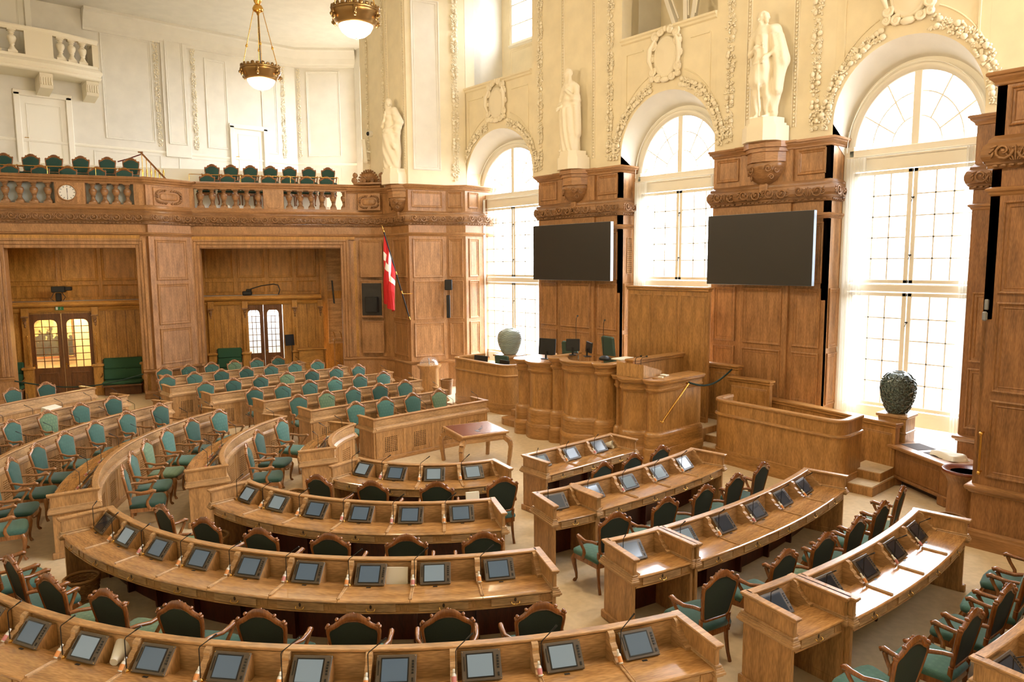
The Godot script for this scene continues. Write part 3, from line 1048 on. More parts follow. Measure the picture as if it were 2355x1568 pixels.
# ---------- building blocks for walls ----------
var panel_cache := {}
func panel_mesh(w: float, h: float, m: String, mw := 0.085, dp := 0.035) -> ArrayMesh:
	var key := "%.3f_%.3f_%s_%.3f_%.3f" % [w, h, m, mw, dp]
	if panel_cache.has(key): return panel_cache[key]
	var mb := MB.new()
	var rings := [[0.0, 0.0], [0.0, dp * 0.75], [mw * 0.18, dp], [mw * 0.34, dp * 0.8], [mw * 0.42, dp * 0.4], [mw * 0.75, dp * 0.28], [mw * 0.86, dp * 0.45], [mw, dp * 0.1], [mw + 0.004, 0.003]]
	for i in rings.size() - 1:
		var a := []
		var b := []
		for k in 4:
			var sx := -1.0 if k == 0 or k == 3 else 1.0
			var sy := -1.0 if k < 2 else 1.0
			a.append(Vector3(sx * (w / 2 - rings[i][0]), sy * (h / 2 - rings[i][0]), rings[i][1]))
			b.append(Vector3(sx * (w / 2 - rings[i + 1][0]), sy * (h / 2 - rings[i + 1][0]), rings[i + 1][1]))
		for k in 4: mb.away(a[k], a[(k + 1) % 4], b[(k + 1) % 4], b[k], Vector3(0, 0, -1.0) if rings[i][0] != rings[i + 1][0] else Vector3.ZERO)
	var q := Vector2(w / 2 - mw, h / 2 - mw)
	mb.away(Vector3(-q.x, -q.y, 0.004), Vector3(q.x, -q.y, 0.004), Vector3(q.x, q.y, 0.004), Vector3(-q.x, q.y, 0.004), Vector3(0, 0, -1))
	panel_cache[key] = mesh_of(mb, mt(m))
	return panel_cache[key]

func panel(parent: Node3D, f: Transform3D, u0: float, u1: float, y0: float, y1: float, m := "oak", mw := 0.085, dp := 0.035, out := 0.0) -> void:
	put(panel_mesh(snappedf(u1 - u0, 0.01), snappedf(y1 - y0, 0.01), m, mw, dp), "panel", parent, f * Transform3D(Basis(), Vector3((u0 + u1) / 2, (y0 + y1) / 2, out)))

func face(a: Vector2, b: Vector2) -> Transform3D:
	return rail_x(Vector3(a.x, 0, a.y), Vector3(b.x, 0, b.y))

func slab(mb: MB, a: Vector2, b: Vector2, y0: float, y1: float, thick := 0.2) -> void:
	var f := face(a, b)
	var l := a.distance_to(b)
	bx(mb, Vector3(l / 2, (y0 + y1) / 2, -thick / 2), Vector3(l, y1 - y0, thick), 0.0, f)

const P_TOP := [0.0, 6.86, 0.03, 6.87, 0.035, 6.9, 0.06, 6.93, 0.095, 6.96, 0.1, 6.985, 0.125, 7.0, 0.13, 7.03, 0.115, 7.05, 0.0, 7.05]
const P_FRIEZE := [0.0, 5.68, 0.05, 5.69, 0.055, 5.735, 0.075, 5.75, 0.075, 5.775, 0.105, 5.8, 0.13, 5.86, 0.13, 5.95, 0.105, 6.02, 0.065, 6.06, 0.06, 6.1, 0.03, 6.13, 0.0, 6.16]
const P_ENTAB := [0.0, 5.3, 0.02, 5.32, 0.03, 5.35, 0.06, 5.37, 0.065, 5.4, 0.04, 5.42, 0.0, 5.43]
const P_DADO := [0.0, 0.84, 0.03, 0.855, 0.04, 0.88, 0.075, 0.9, 0.085, 0.93, 0.08, 0.955, 0.05, 0.97, 0.0, 0.985]
const P_BASE := [0.0, 0.0, 0.08, 0.0, 0.08, 0.2, 0.065, 0.22, 0.06, 0.25, 0.03, 0.275, 0.0, 0.28]

func wood_run(parent: Node3D, pts: Array, with_base := true, top := true) -> void:
	# the continuous mouldings along a wall walked from left to right, each a part
	var fr := line_frames(pts)
	var kinds := [["entablature_moulding", P_ENTAB, "oak_h"], ["frieze_moulding", P_FRIEZE, "oak_carved"]]
	if top: kinds.append(["crown_moulding", P_TOP, "oak_h"])
	if with_base: kinds += [["dado_moulding", P_DADO, "oak_h"], ["plinth", P_BASE, "oak_h"]]
	for k in kinds:
		var mb := MB.new()
		sweep(mb, pv(k[1]), fr)
		part(mb, k[0], mt(k[2]), parent)
	for i in pts.size() - 1: scrolls(parent, pts[i], pts[i + 1])

var scroll_cache := {}
func scroll_unit(l: float, h: float) -> MB:
	# one length of acanthus scroll, carved in relief on a frieze: x along, y up, z out
	var mb := MB.new()
	var r := h * 0.42
	var lx := l * 0.25
	for s in [-1, 1]:
		var c := Vector2(s * lx, -s * h * 0.04)
		var pts := []
		for p in spiral(c, r, 1.35, float(s), PI if s > 0 else 0.0, 13, 0.16): pts.append(Vector3(p.x, p.y, 0.012 + 0.016 * (1.0 - (p - c).length() / r)))
		var rad := []
		for i in pts.size(): rad.append(lerpf(0.024, 0.013, float(i) / pts.size()) * h / 0.3)
		tube(mb, pts, rad, 5)
		blob(mb, Vector3(c.x, c.y, 0.03), Vector3(0.03, 0.03, 0.02) * h / 0.3, Basis(), 6, 4)
		for k in 3:
			var a := -0.6 + 0.5 * k + (PI if s < 0 else 0.0)
			blob(mb, Vector3(c.x + cos(a) * r * 1.15, c.y + sin(a) * r * 0.95, 0.012), Vector3(0.055, 0.018, 0.016) * h / 0.3, Basis(Vector3.BACK, a + 0.9), 6, 4)
	for k in 5:
		var t := (k - 2) / 2.0
		blob(mb, Vector3(t * lx * 0.45, h * 0.30 * cos(t * 1.3) - 0.02, 0.02), Vector3(0.014, 0.014, 0.012) * h / 0.3, Basis(), 5, 3)
		tube(mb, [Vector3(t * lx * 0.3, -h * 0.42, 0.004), Vector3(t * lx * 0.75, -h * 0.1, 0.014), Vector3(t * lx * 1.3, h * 0.22, 0.008)], [0.012 * h / 0.3, 0.016 * h / 0.3, 0.006], 4)
	for k in 6: blob(mb, Vector3(l * ((k + 0.5) / 6.0 - 0.5), -h * 0.62, -0.05), Vector3(l / 13.0, 0.025, 0.016), Basis(), 5, 3)
	return mb

func scrolls(parent: Node3D, a: Vector2, b: Vector2, y := 5.91, h := 0.3, out := 0.125) -> void:
	var l := a.distance_to(b)
	if l < 0.2: return
	var n: int = maxi(1, roundi(l / 0.62))
	var key := "%.3f_%.2f" % [l / n, h]
	if not scroll_cache.has(key): scroll_cache[key] = mesh_of(scroll_unit(l / n, h), mt("oak_carved"))
	var f := face(a, b)
	for i in n: put(scroll_cache[key], "carved_scroll", parent, f * Transform3D(Basis(), Vector3(l * (i + 0.5) / n, y, out)))

const ROWS := [[1.12, 2.3], [2.42, 3.76], [3.88, 5.22], [6.28, 6.82]]

func columns(parent: Node3D, f: Transform3D, cols: Array, rows := ROWS, out := 0.0, m := "oak") -> void:
	for c in cols:
		for r in rows: panel(parent, f, c[0], c[1], r[0], r[1], m, 0.1 if r[1] < 6 else 0.075, 0.04, out)

func shell() -> void:
	var fl := struct("floor", "beige carpet covering the chamber floor")
	var mb := MB.new()
	bx(mb, Vector3(-3.5, -0.1, 3.3), Vector3(40.0, 0.2, 25.4))
	part(mb, "carpet", mt("carpet"), fl)
	var ce := struct("ceiling")
	mb = MB.new()
	bx(mb, Vector3(-3.5, 14.1, 3.3), Vector3(40.0, 0.2, 25.4))
	part(mb, "ceiling_plaster", mt("plaster_daylit"), ce)
	var wr := struct("wall_right")
	mb = MB.new()
	bx(mb, Vector3(16.1, 7, 5.5), Vector3(0.2, 14, 21))
	part(mb, "plaster_face", mt("plaster"), wr)
	var wb := struct("wall_back")
	mb = MB.new()
	bx(mb, Vector3(-3, 7, 15.6), Vector3(39, 14, 0.2))
	part(mb, "plaster_face", mt("plaster"), wb)

# ---------- the window wall ----------
const WINS := [[-7.15, 1.72, 1.66], [-0.30, 1.5, 1.30], [5.55, 1.42, 1.22]]   # centre, half width of the arch, half width of the glass
const WZ := -8.15
const PZ := -7.45

func window_wall() -> void:
	# piers of oak
	var piers := [
		["wall_pier_middle_left", [Vector2(-5.45, -8.5), Vector2(-5.15, PZ), Vector2(-4.22, PZ), Vector2(-4.22, PZ + 0.07), Vector2(-2.72, PZ + 0.07), Vector2(-2.72, PZ), Vector2(-1.79, PZ), Vector2(-1.79, -8.5)]],
		["wall_pier_middle_right", [Vector2(0.95, -8.5), Vector2(1.2, PZ), Vector2(2.0, PZ), Vector2(2.0, PZ + 0.07), Vector2(3.28, PZ + 0.07), Vector2(3.28, PZ), Vector2(4.12, PZ), Vector2(4.12, -8.5)]]]
	for q in piers:
		var w := struct(q[0])
		var p: Array = q[1]
		var mb := MB.new()
		for i in p.size() - 1:
			if absf(p[i + 1].x - p[i].x) > 0.2 or i == 0 or i == p.size() - 2: slab(mb, p[i], p[i + 1], 0.0, 7.0, 0.12)
		part(mb, "oak_face", mt("oak"), w)
		wood_run(w, p)
		for s in [1, 3, 5]:
			var f := face(p[s if s != 3 else 3], p[s + 1])
			var l: float = p[s].distance_to(p[s + 1])
			var m := 0.1 if s != 3 else 0.14
			columns(w, f, [[m, l - m]], ROWS if s != 3 else ROWS.slice(0, 3))
		var f2 := face(p[6], p[7])
		columns(w, f2, [[0.16, 0.62]], ROWS.slice(0, 2))
		corbel(w, face(p[3], p[4]) * Transform3D(Basis(), Vector3(p[3].distance_to(p[4]) / 2, 0, 0.0)))
	var g2 := face(Vector2(-1.79, PZ), Vector2(-1.79, -8.5))
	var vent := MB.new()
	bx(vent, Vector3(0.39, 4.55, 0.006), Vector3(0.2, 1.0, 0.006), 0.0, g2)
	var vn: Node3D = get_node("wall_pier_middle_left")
	part(vent, "vent_shade", mt("dark"), vn)  # dark sheet painted as the shade inside the vent
	put(grille(0.2, 1.0, 4, 18), "vent_grille", vn, g2 * Transform3D(Basis(), Vector3(0.39, 4.05, 0.014)))
	# the corner at the far end and the projecting wall at the near end
	var w := struct("wall_corner_left")
	var cp := [Vector2(-11.9, -4.35), Vector2(-11.74, -4.75), Vector2(-11.5, -5.08), Vector2(-11.1, -5.34), Vector2(-10.7, -5.44), Vector2(-9.35, -5.3), Vector2(-9.0, -6.62), Vector2(-8.52, -7.1), Vector2(-8.6, -8.5)]
	var mb := MB.new()
	for i in cp.size() - 1: slab(mb, cp[i], cp[i + 1], 0.0, 7.0, 0.12)
	part(mb, "oak_face", mt("oak"), w)
	wood_run(w, cp)
	for k in [[4, 0.1, 1.2], [5, 0.13, 1.23], [6, 0.08, 0.58]]:
		columns(w, face(cp[k[0]], cp[k[0] + 1]), [[k[1], k[2]]], ROWS if k[0] != 4 else ROWS.slice(0, 3))
	columns(w, face(cp[7], cp[8]), [[0.14, 0.6]])
	var cf := face(cp[1], cp[3])
	columns(w, cf, [[0.02, 0.84]], [ROWS[0], ROWS[1], ROWS[2]], 0.12)
	corbel(w, face(cp[4], cp[5]) * Transform3D(Basis(), Vector3(0.72, 0, 0.0)))
	cartouche_wood(w, cf * Transform3D(Basis(), Vector3(0.43, 6.56, 0.2)))
	var wr := struct("wall_corner_right")
	var rp := [Vector2(6.88, -8.5), Vector2(6.86, PZ), Vector2(8.06, PZ), Vector2(8.06, -4.17), Vector2(16.0, -4.17)]
	mb = MB.new()
	for i in rp.size() - 1: slab(mb, rp[i], rp[i + 1], 0.0, 7.0, 0.12)
	part(mb, "oak_face", mt("oak_dark"), wr)
	wood_run(wr, rp)
	columns(wr, face(rp[1], rp[2]), [[0.1, 1.05]], ROWS.slice(0, 2))
	columns(wr, face(rp[3], rp[4]), [[0.17, 1.75], [1.95, 3.6], [3.8, 5.4]], ROWS, 0.0, "oak_dark")
	# plaster above the oak, with arched openings and window niches over them
	var ws := struct("wall_front")
	var xs := [-8.87, -5.43, -1.80, 1.20, 4.13, 6.97]
	mb = MB.new()
	var yb := 7.02
	for k in [[-8.87 - 0.8, -8.87], [-5.43, -1.80], [1.20, 4.13], [6.97, 8.5]]:
		bx(mb, Vector3((k[0] + k[1]) / 2, (yb + 14) / 2, PZ - 0.35), Vector3(k[1] - k[0], 14 - yb, 0.7))
	part(mb, "plaster_pier", mt("plaster"), ws)
	for k in 3:
		var c: float = WINS[k][0]
		var x0: float = xs[k * 2]
		var x1: float = xs[k * 2 + 1]
		var hw := (x1 - x0) / 2
		var ctr := (x0 + x1) / 2
		var poly := PackedVector2Array()
		poly.append(Vector2(x0, 10.35))
		for i in 33:
			var a := PI - PI * i / 32.0
			poly.append(Vector2(ctr + cos(a) * hw * 0.998, 7.3 + sin(a) * 1.5))
		poly.append(Vector2(x1, 10.35))
		mb = MB.new()
		extr(mb, poly, PZ - 0.02, PZ)
		part(mb, "spandrel", mt("plaster"), ws)
		mb = MB.new()   # splayed soffit of the opening
		var rows := []
		for j in 2:
			var line := PackedVector3Array()
			for i in 41:
				var t := i / 40.0
				var pt: Vector2
				var w0 := hw if j == 0 else (WINS[k][2] as float) + 0.2
				var cc := ctr if j == 0 else c
				var rise := 1.5 if j == 0 else 1.6
				var sp := 7.3 if j == 0 else 6.9
				if i == 0: pt = Vector2(cc - w0, 7.03 if j == 0 else 6.6)
				elif i == 40: pt = Vector2(cc + w0, 7.03 if j == 0 else 6.6)
				else:
					var a := PI - PI * (i - 1) / 38.0
					pt = Vector2(cc + cos(a) * w0, sp + sin(a) * rise)
				line.append(Vector3(pt.x, pt.y, PZ if j == 0 else WZ - 0.05))
			rows.append(line)
		grid(mb, rows)
		part(mb, "soffit", mt("plaster_daylit"), ws)
		mb = MB.new()   # ledge over the arch
		sweep(mb, pv([0.0, 10.22, 0.05, 10.25, 0.06, 10.3, 0.1, 10.33, 0.1, 10.38, 0.0, 10.4]), line_frames([Vector2(x0, PZ), Vector2(x1, PZ)]))
		part(mb, "ledge_moulding", mt("plaster"), ws)
		mb = MB.new()   # niche behind the ledge
		bx(mb, Vector3(ctr, 10.37, PZ - 0.85), Vector3(hw * 2, 0.06, 1.7))
		for s in [-1, 1]: bx(mb, Vector3(ctr + s * (hw + 0.05), 12.2, PZ - 1.2), Vector3(0.1, 3.6, 1.6))
		part(mb, "niche", mt("plaster_daylit"), ws)
		panel_line(ws, x0, x1, ctr)
		window_upper(k, ctr, hw)
		arched_window(k)

func panel_line(ws: Node3D, x0: float, x1: float, ctr: float) -> void:
	# thin mouldings on the spandrel: the raised frame with a concentric arc
	var mb := MB.new()
	var hw := (x1 - x0) / 2
	var rows := [[x0 + 0.18, 9.95, ctr - 0.75, 9.95], [ctr + 0.75, 9.95, x1 - 0.18, 9.95], [x0 + 0.18, 9.95, x0 + 0.18, 8.35], [x1 - 0.18, 9.95, x1 - 0.18, 8.35]]
	for r in rows: bar(mb, Vector3(r[0], r[1], PZ + 0.01), Vector3(r[2], r[3], PZ + 0.01), 0.035, 0.035)
	for s in [-1, 1]:
		var pts := []
		for i in 13:
			var a := lerpf(0.45, 1.22, i / 12.0)
			pts.append(Vector3(ctr + s * cos(a) * hw * 1.12, 7.3 + sin(a) * 2.05, PZ + 0.008))
		tube(mb, pts, 0.018, 5)
	part(mb, "panel_moulding", mt("plaster"), ws)

func window_upper(k: int, ctr: float, hw: float) -> void:
	var w := struct("window_%d" % (k + 4))
	var z := PZ - 1.75
	var mb := MB.new()
	var bw := hw - 0.42
	if k == 1:
		bx(mb, Vector3(ctr, 12.2, z), Vector3(hw * 2 + 0.2, 3.8, 0.1))
		part(mb, "niche_back", mt("plaster"), w)
		for b in [[-1.25, 13.3, 0.05, 10.42], [0.1, 13.6, 0.35, 10.42], [0.9, 13.6, 0.55, 10.42]]:
			mb = MB.new()
			bar(mb, Vector3(ctr + b[0], b[1], PZ - 0.6), Vector3(ctr + b[2], b[3], PZ - 0.35), 0.12, 0.12)
			var bm := part(mb, "roof_beam", mt("plaster_daylit"), w)
			mb = MB.new()
			bar(mb, Vector3(ctr + b[0] + 0.09, b[1], PZ - 0.56), Vector3(ctr + b[2] + 0.09, b[3] + 0.2, PZ - 0.31), 0.03, 0.03)
			part(mb, "conduit", mt("white_paint"), bm)
		return
	for r in [[-hw - 0.1, -bw, 10.4, 14.0], [bw, hw + 0.1, 10.4, 14.0], [-bw, bw, 10.4, 12.0]]:
		bx(mb, Vector3(ctr + (r[0] + r[1]) / 2, (r[2] + r[3]) / 2, z), Vector3(r[1] - r[0], r[3] - r[2], 0.12))
	part(mb, "niche_back", mt("plaster"), w)
	put(panel_mesh(snappedf(bw * 2 - 0.1, 0.01), 1.35, "plaster", 0.08, 0.03), "niche_panel", w, Transform3D(Basis(), Vector3(ctr, 11.2, z + 0.06)))
	mb = MB.new()
	sweep(mb, pv([0.0, 11.93, 0.04, 11.95, 0.08, 12.0, 0.08, 12.04, 0.0, 12.06]), line_frames([Vector2(ctr - bw, z + 0.05), Vector2(ctr + bw, z + 0.05)]))
	part(mb, "window_sill", mt("white_paint"), w)
	mb = MB.new()
	for x in [-bw + 0.06, -0.05, 0.05, bw - 0.06]: bx(mb, Vector3(ctr + x, 13.0, z), Vector3(0.09, 2.0, 0.08), 0.01)
	for y in [12.1, 12.72, 13.4]: bx(mb, Vector3(ctr, y, z), Vector3(bw * 2, 0.07 if y < 12.2 else 0.035, 0.06))
	part(mb, "window_frame", mt("white_paint"), w)
	for s in [-1, 1]:
		for y in [12.42, 13.06, 13.7]:
			var pm := MB.new()
			bx(pm, Vector3(ctr + s * bw / 2, y, z), Vector3(bw - 0.1, 0.6, 0.006))
			part(pm, "pane", mt("pane"), w)

func arched_window(k: int) -> void:
	var c: float = WINS[k][0]
	var hw: float = WINS[k][2]
	var w := struct("window_%d" % (k + 1), ["tall arched window at the far end of the window wall", "tall arched window behind the presiding desk", "tall arched window with the dark vase"][k])
	var z := WZ
	var mb := MB.new()
	var sp := 6.72
	var rise := 1.52
	# outer arched frame and the wall closing round it
	var fr := []
	var ring := func(r: float, out: float) -> PackedVector3Array:
		var l := PackedVector3Array()
		for i in 33:
			var a := PI * i / 32.0
			l.append(Vector3(c + cos(a) * (hw + r), sp + sin(a) * (rise + r), z + out))
		return l
	grid(mb, [ring.call(0.6, -0.06), ring.call(0.16, -0.04), ring.call(0.15, 0.05), ring.call(0.08, 0.07), ring.call(0.07, 0.03), ring.call(0.0, 0.03), ring.call(0.0, -0.05)])
	for s in [-1, 1]:
		bx(mb, Vector3(c + s * (hw + 0.1), 3.75, z), Vector3(0.22, 6.2, 0.16), 0.015)
		bx(mb, Vector3(c + s * (hw + 0.45), 3.6, z - 0.05), Vector3(0.6, 7.2, 0.08))
	bx(mb, Vector3(c, sp - 0.03, z + 0.0), Vector3(hw * 2 + 0.2, 0.16, 0.16), 0.015)
	bx(mb, Vector3(c, 6.45, z - 0.02), Vector3(hw * 2, 0.3, 0.1))
	bx(mb, Vector3(c, 3.78, z), Vector3(hw * 2, 0.16, 0.14), 0.02)
	bx(mb, Vector3(c, 1.0, z - 0.01), Vector3(hw * 2 + 0.2, 0.32, 0.12))
	bx(mb, Vector3(c, sp + rise / 2, z), Vector3(0.15, rise, 0.1), 0.01)
	part(mb, "window_frame", mt("white_paint"), w)
	mb = MB.new()   # fan bars
	for i in 5:
		if i == 2: continue
		var a := PI * (i + 1) / 6.0
		bar(mb, Vector3(c + cos(a) * 0.42 * hw, sp + sin(a) * 0.42 * rise, z - 0.04), Vector3(c + cos(a) * hw, sp + sin(a) * rise, z - 0.04), 0.03, 0.03)
	for f in [0.4, 0.72]:
		var pts := []
		for i in 25: pts.append(Vector3(c + cos(PI * i / 24.0) * hw * f, sp + 0.02 + sin(PI * i / 24.0) * rise * f, z - 0.04))
		tube(mb, pts, 0.017, 5, false)
	part(mb, "fan_glazing_bars", mt("white_paint"), w)
	mb = MB.new()
	var fan := PackedVector2Array()
	for i in 25: fan.append(Vector2(c + cos(PI * i / 24.0) * hw, sp + 0.02 + sin(PI * i / 24.0) * rise))
	extr(mb, fan, z - 0.06, z - 0.056)
	part(mb, "fan_pane", mt("pane"), w)
	for s in [-1, 1]:
		for part_ in [[3.88, 6.28], [1.18, 3.68]]:
			var y0: float = part_[0]
			var y1: float = part_[1]
			var lw := hw - 0.02
			var x0: float = c + s * lw / 2 + s * 0.01
			mb = MB.new()
			for e in [-1, 1]:
				bx(mb, Vector3(x0 + e * (lw / 2 - 0.045), (y0 + y1) / 2, z), Vector3(0.09, y1 - y0, 0.07), 0.01)
				bx(mb, Vector3(x0, (y0 + 0.04) if e < 0 else (y1 - 0.04), z), Vector3(lw, 0.08, 0.07), 0.01)
			var cas := part(mb, "casement", mt("white_paint"), w)
			var cw := (lw - 0.18) / 3
			var rh := (y1 - y0 - 0.16) / 5
			mb = MB.new()
			for i in [1, 2]: bx(mb, Vector3(x0 - lw / 2 + 0.09 + cw * i, (y0 + y1) / 2, z), Vector3(0.028, y1 - y0 - 0.1, 0.04))
			for j in [1, 2, 3, 4]: bx(mb, Vector3(x0, y0 + 0.08 + rh * j, z), Vector3(lw - 0.1, 0.028, 0.04))
			part(mb, "glazing_bars", mt("white_paint"), cas)
			if s == 1:
				for hy in [0.25, 0.75]:
					mb = MB.new()
					bx(mb, Vector3(c + 0.02, lerpf(y0, y1, hy), z + 0.045), Vector3(0.05, 0.03, 0.03), 0.005)
					tube(mb, [Vector3(c + 0.03, lerpf(y0, y1, hy), z + 0.06), Vector3(c + 0.0, lerpf(y0, y1, hy) - 0.09, z + 0.07)], 0.008, 5)
					part(mb, "window_latch", mt("iron"), cas)
			var key := "pane%.3f" % cw
			if not panel_cache.has(key):
				var pm := MB.new()
				bx(pm, Vector3.ZERO, Vector3(cw - 0.02, rh - 0.02, 0.006))
				panel_cache[key] = mesh_of(pm, mt("pane"))
			for i in 3:
				for j in 5: put(panel_cache[key], "pane", cas, Transform3D(Basis(), Vector3(x0 - lw / 2 + 0.09 + cw * (i + 0.5), y0 + 0.08 + rh * (j + 0.5), z)))
	# curtain rail and sheer curtains at both sides
	mb = MB.new()
	tube(mb, [Vector3(c - hw - 0.1, 6.6, z + 0.2), Vector3(c + hw + 0.1, 6.6, z + 0.2)], 0.012, 6)
	var pts := []
	for i in 25: pts.append(Vector3(c + cos(PI * i / 24.0) * (hw + 0.12), sp + sin(PI * i / 24.0) * (rise + 0.16), z + 0.16))
	tube(mb, pts, 0.009, 5)
	part(mb, "curtain_rail", mt("white_paint"), w)
	for s in [-1, 1]:
		mb = MB.new()
		var rows := []
		var cwid := 0.42 if s < 0 else 0.3
		for j in 9:
			var y := lerpf(6.58, 0.85, j / 8.0)
			var line := PackedVector3Array()
			for i in 41:
				var t := i / 40.0
				line.append(Vector3(c + s * (hw + 0.1) - s * t * cwid * (1.0 + 0.05 * j / 8.0), y, z + 0.2 + 0.045 * sin(t * 38.0 + s + 0.4 * sin(j * 0.8)) * (0.6 + 0.4 * sin(t * 9.0 + j * 0.3))))
			rows.append(line)
		grid(mb, rows)
		var cu := part(mb, "curtain", mt("curtain"), self)
		tag(cu, "white sheer curtain drawn to the %s of the window %s" % ["far side" if s < 0 else "near side", ["at the far end", "behind the presiding desk", "with the dark vase"][k]], "curtain", "sheer curtains")

func corbel(parent: Node3D, f: Transform3D) -> void:
	# carved oak corbel under a statue: half bowl, stem and moulded top
	var mb := MB.new()
	var rows := []
	for q in [[0.02, 6.12], [0.12, 6.13], [0.26, 6.22], [0.36, 6.36], [0.41, 6.5], [0.42, 6.58], [0.38, 6.62]]:
		var line := PackedVector3Array()
		for i in 17:
			var a := PI * i / 16.0
			var k := 1.0 - 0.06 * absf(sin(a * 2.0))
			line.append(f * Vector3(cos(a) * q[0] * 1.1, q[1], sin(a) * q[0] * 0.85 * k))
		rows.append(line)
	grid(mb, rows)
	for s in [-1, 1]:
		for e in [[0.55, 6.46, 0.11], [1.05, 6.43, 0.1], [0.8, 6.28, 0.07]]:
			var a: float = PI / 2 - s * e[0]
			var nrm := Vector3(cos(a), 0, sin(a))
			var tx := Vector3(-sin(a), 0, cos(a))
			var pts := []
			for p in spiral(Vector2.ZERO, e[2], 1.5, s, 0.0, 12, 0.15):
				pts.append(f * (nrm * Vector3(0.40, 0, 0.345) * (1.0 if e[1] > 6.35 else 0.85) + tx * p.x + Vector3(0, e[1] + p.y, 0)))
			tube(mb, pts, 0.016, 5)
	part(mb, "corbel_bowl", mt("oak_carved"), parent)
	mb = MB.new()
	var hx := pv([-0.56, 0.0, -0.44, 0.2, -0.2, 0.4, 0.2, 0.4, 0.44, 0.2, 0.56, 0.0])
	for q in [[6.62, 6.84, 0.86], [6.84, 6.93, 0.95], [6.93, 7.06, 1.06]]:
		var pl := PackedVector2Array()
		for p in hx: pl.append(p * q[2])
		extr(mb, pl, q[0], q[1], f * Transform3D(Basis(Vector3.RIGHT, Vector3(0, 0, 1), Vector3.UP), Vector3.ZERO))
	bx(mb, Vector3(0, 5.98, 0.06), Vector3(0.2, 0.34, 0.14), 0.02, f)
	part(mb, "corbel_block", mt("oak_h"), parent)

func cartouche_wood(parent: Node3D, f: Transform3D) -> void:
	# oval boss in a carved wreath
	var mb := MB.new()
	bx(mb, Vector3(0, 0, -0.06), Vector3(0.82, 0.6, 0.08), 0.01, f)
	part(mb, "cartouche_board", mt("oak_h"), parent)
	mb = MB.new()
	for i in 30:
		var a := TAU * i / 30.0
		var p := Vector2(cos(a) * 0.33, sin(a) * 0.2)
		p = Vector2(signf(p.x) * pow(absf(cos(a)), 0.6) * 0.33, signf(p.y) * pow(absf(sin(a)), 0.6) * 0.2)
		blob(mb, f * Vector3(p.x, p.y, 0.0), Vector3(0.055, 0.026, 0.034), f.basis * Basis(Vector3.BACK, a + 2.2), 6, 4)
		blob(mb, f * Vector3(p.x * 1.08, p.y * 1.1, -0.01), Vector3(0.028, 0.028, 0.025), f.basis, 5, 4)
	part(mb, "carved_wreath", mt("oak_carved"), parent)
	mb = MB.new()
	var ol := PackedVector2Array()
	for i in 24:
		var a := TAU * i / 24.0
		ol.append(Vector2(signf(cos(a)) * pow(absf(cos(a)), 0.5) * 0.25, signf(sin(a)) * pow(absf(sin(a)), 0.5) * 0.115))
	loft(mb, ol, Vector2.ZERO, [[1.0, -0.03], [0.97, 0.0], [0.85, 0.02], [0.4, 0.032], [0.001, 0.034]], f)
	part(mb, "boss", mt("oak"), parent)

# ---------- the end wall with its gallery ----------
const GA := Vector2(-15.04, 5.55)
const GB := Vector2(-13.68, 1.87)
const GC := Vector2(-14.1, 0.43)
const GD := Vector2(-11.9, -4.35)

func up_axes(f: Transform3D) -> Transform3D:
	# plates built in xy become level: x along, y out, z up
	return f * Transform3D(Basis(Vector3.RIGHT, Vector3(0, 0, 1), Vector3.UP), Vector3.ZERO)

func baluster_mesh(m: String, r := 0.115, h := 0.66) -> ArrayMesh:
	var mb := MB.new()
	var k := h / 0.66
	bx(mb, Vector3(0, 0.03 * k, 0), Vector3(r * 2.0, 0.06 * k, r * 1.9))
	var p := PackedVector2Array()
	for q in [[0.95, 0.06], [0.98, 0.09], [0.6, 0.15], [0.45, 0.2], [0.46, 0.23], [0.62, 0.245], [0.62, 0.26], [0.5, 0.27], [0.75, 0.32], [0.98, 0.39], [1.0, 0.43], [0.86, 0.48], [0.5, 0.5], [0.44, 0.53], [0.62, 0.545], [0.62, 0.56], [0.48, 0.575], [0.72, 0.60], [0.85, 0.625]]: p.append(Vector2(q[0] * r, q[1] * k))
	lathe(mb, p, 14)
	bx(mb, Vector3(0, 0.643 * k, 0), Vector3(r * 1.8, 0.036 * k, r * 1.8))
	return mesh_of(mb, mt(m))

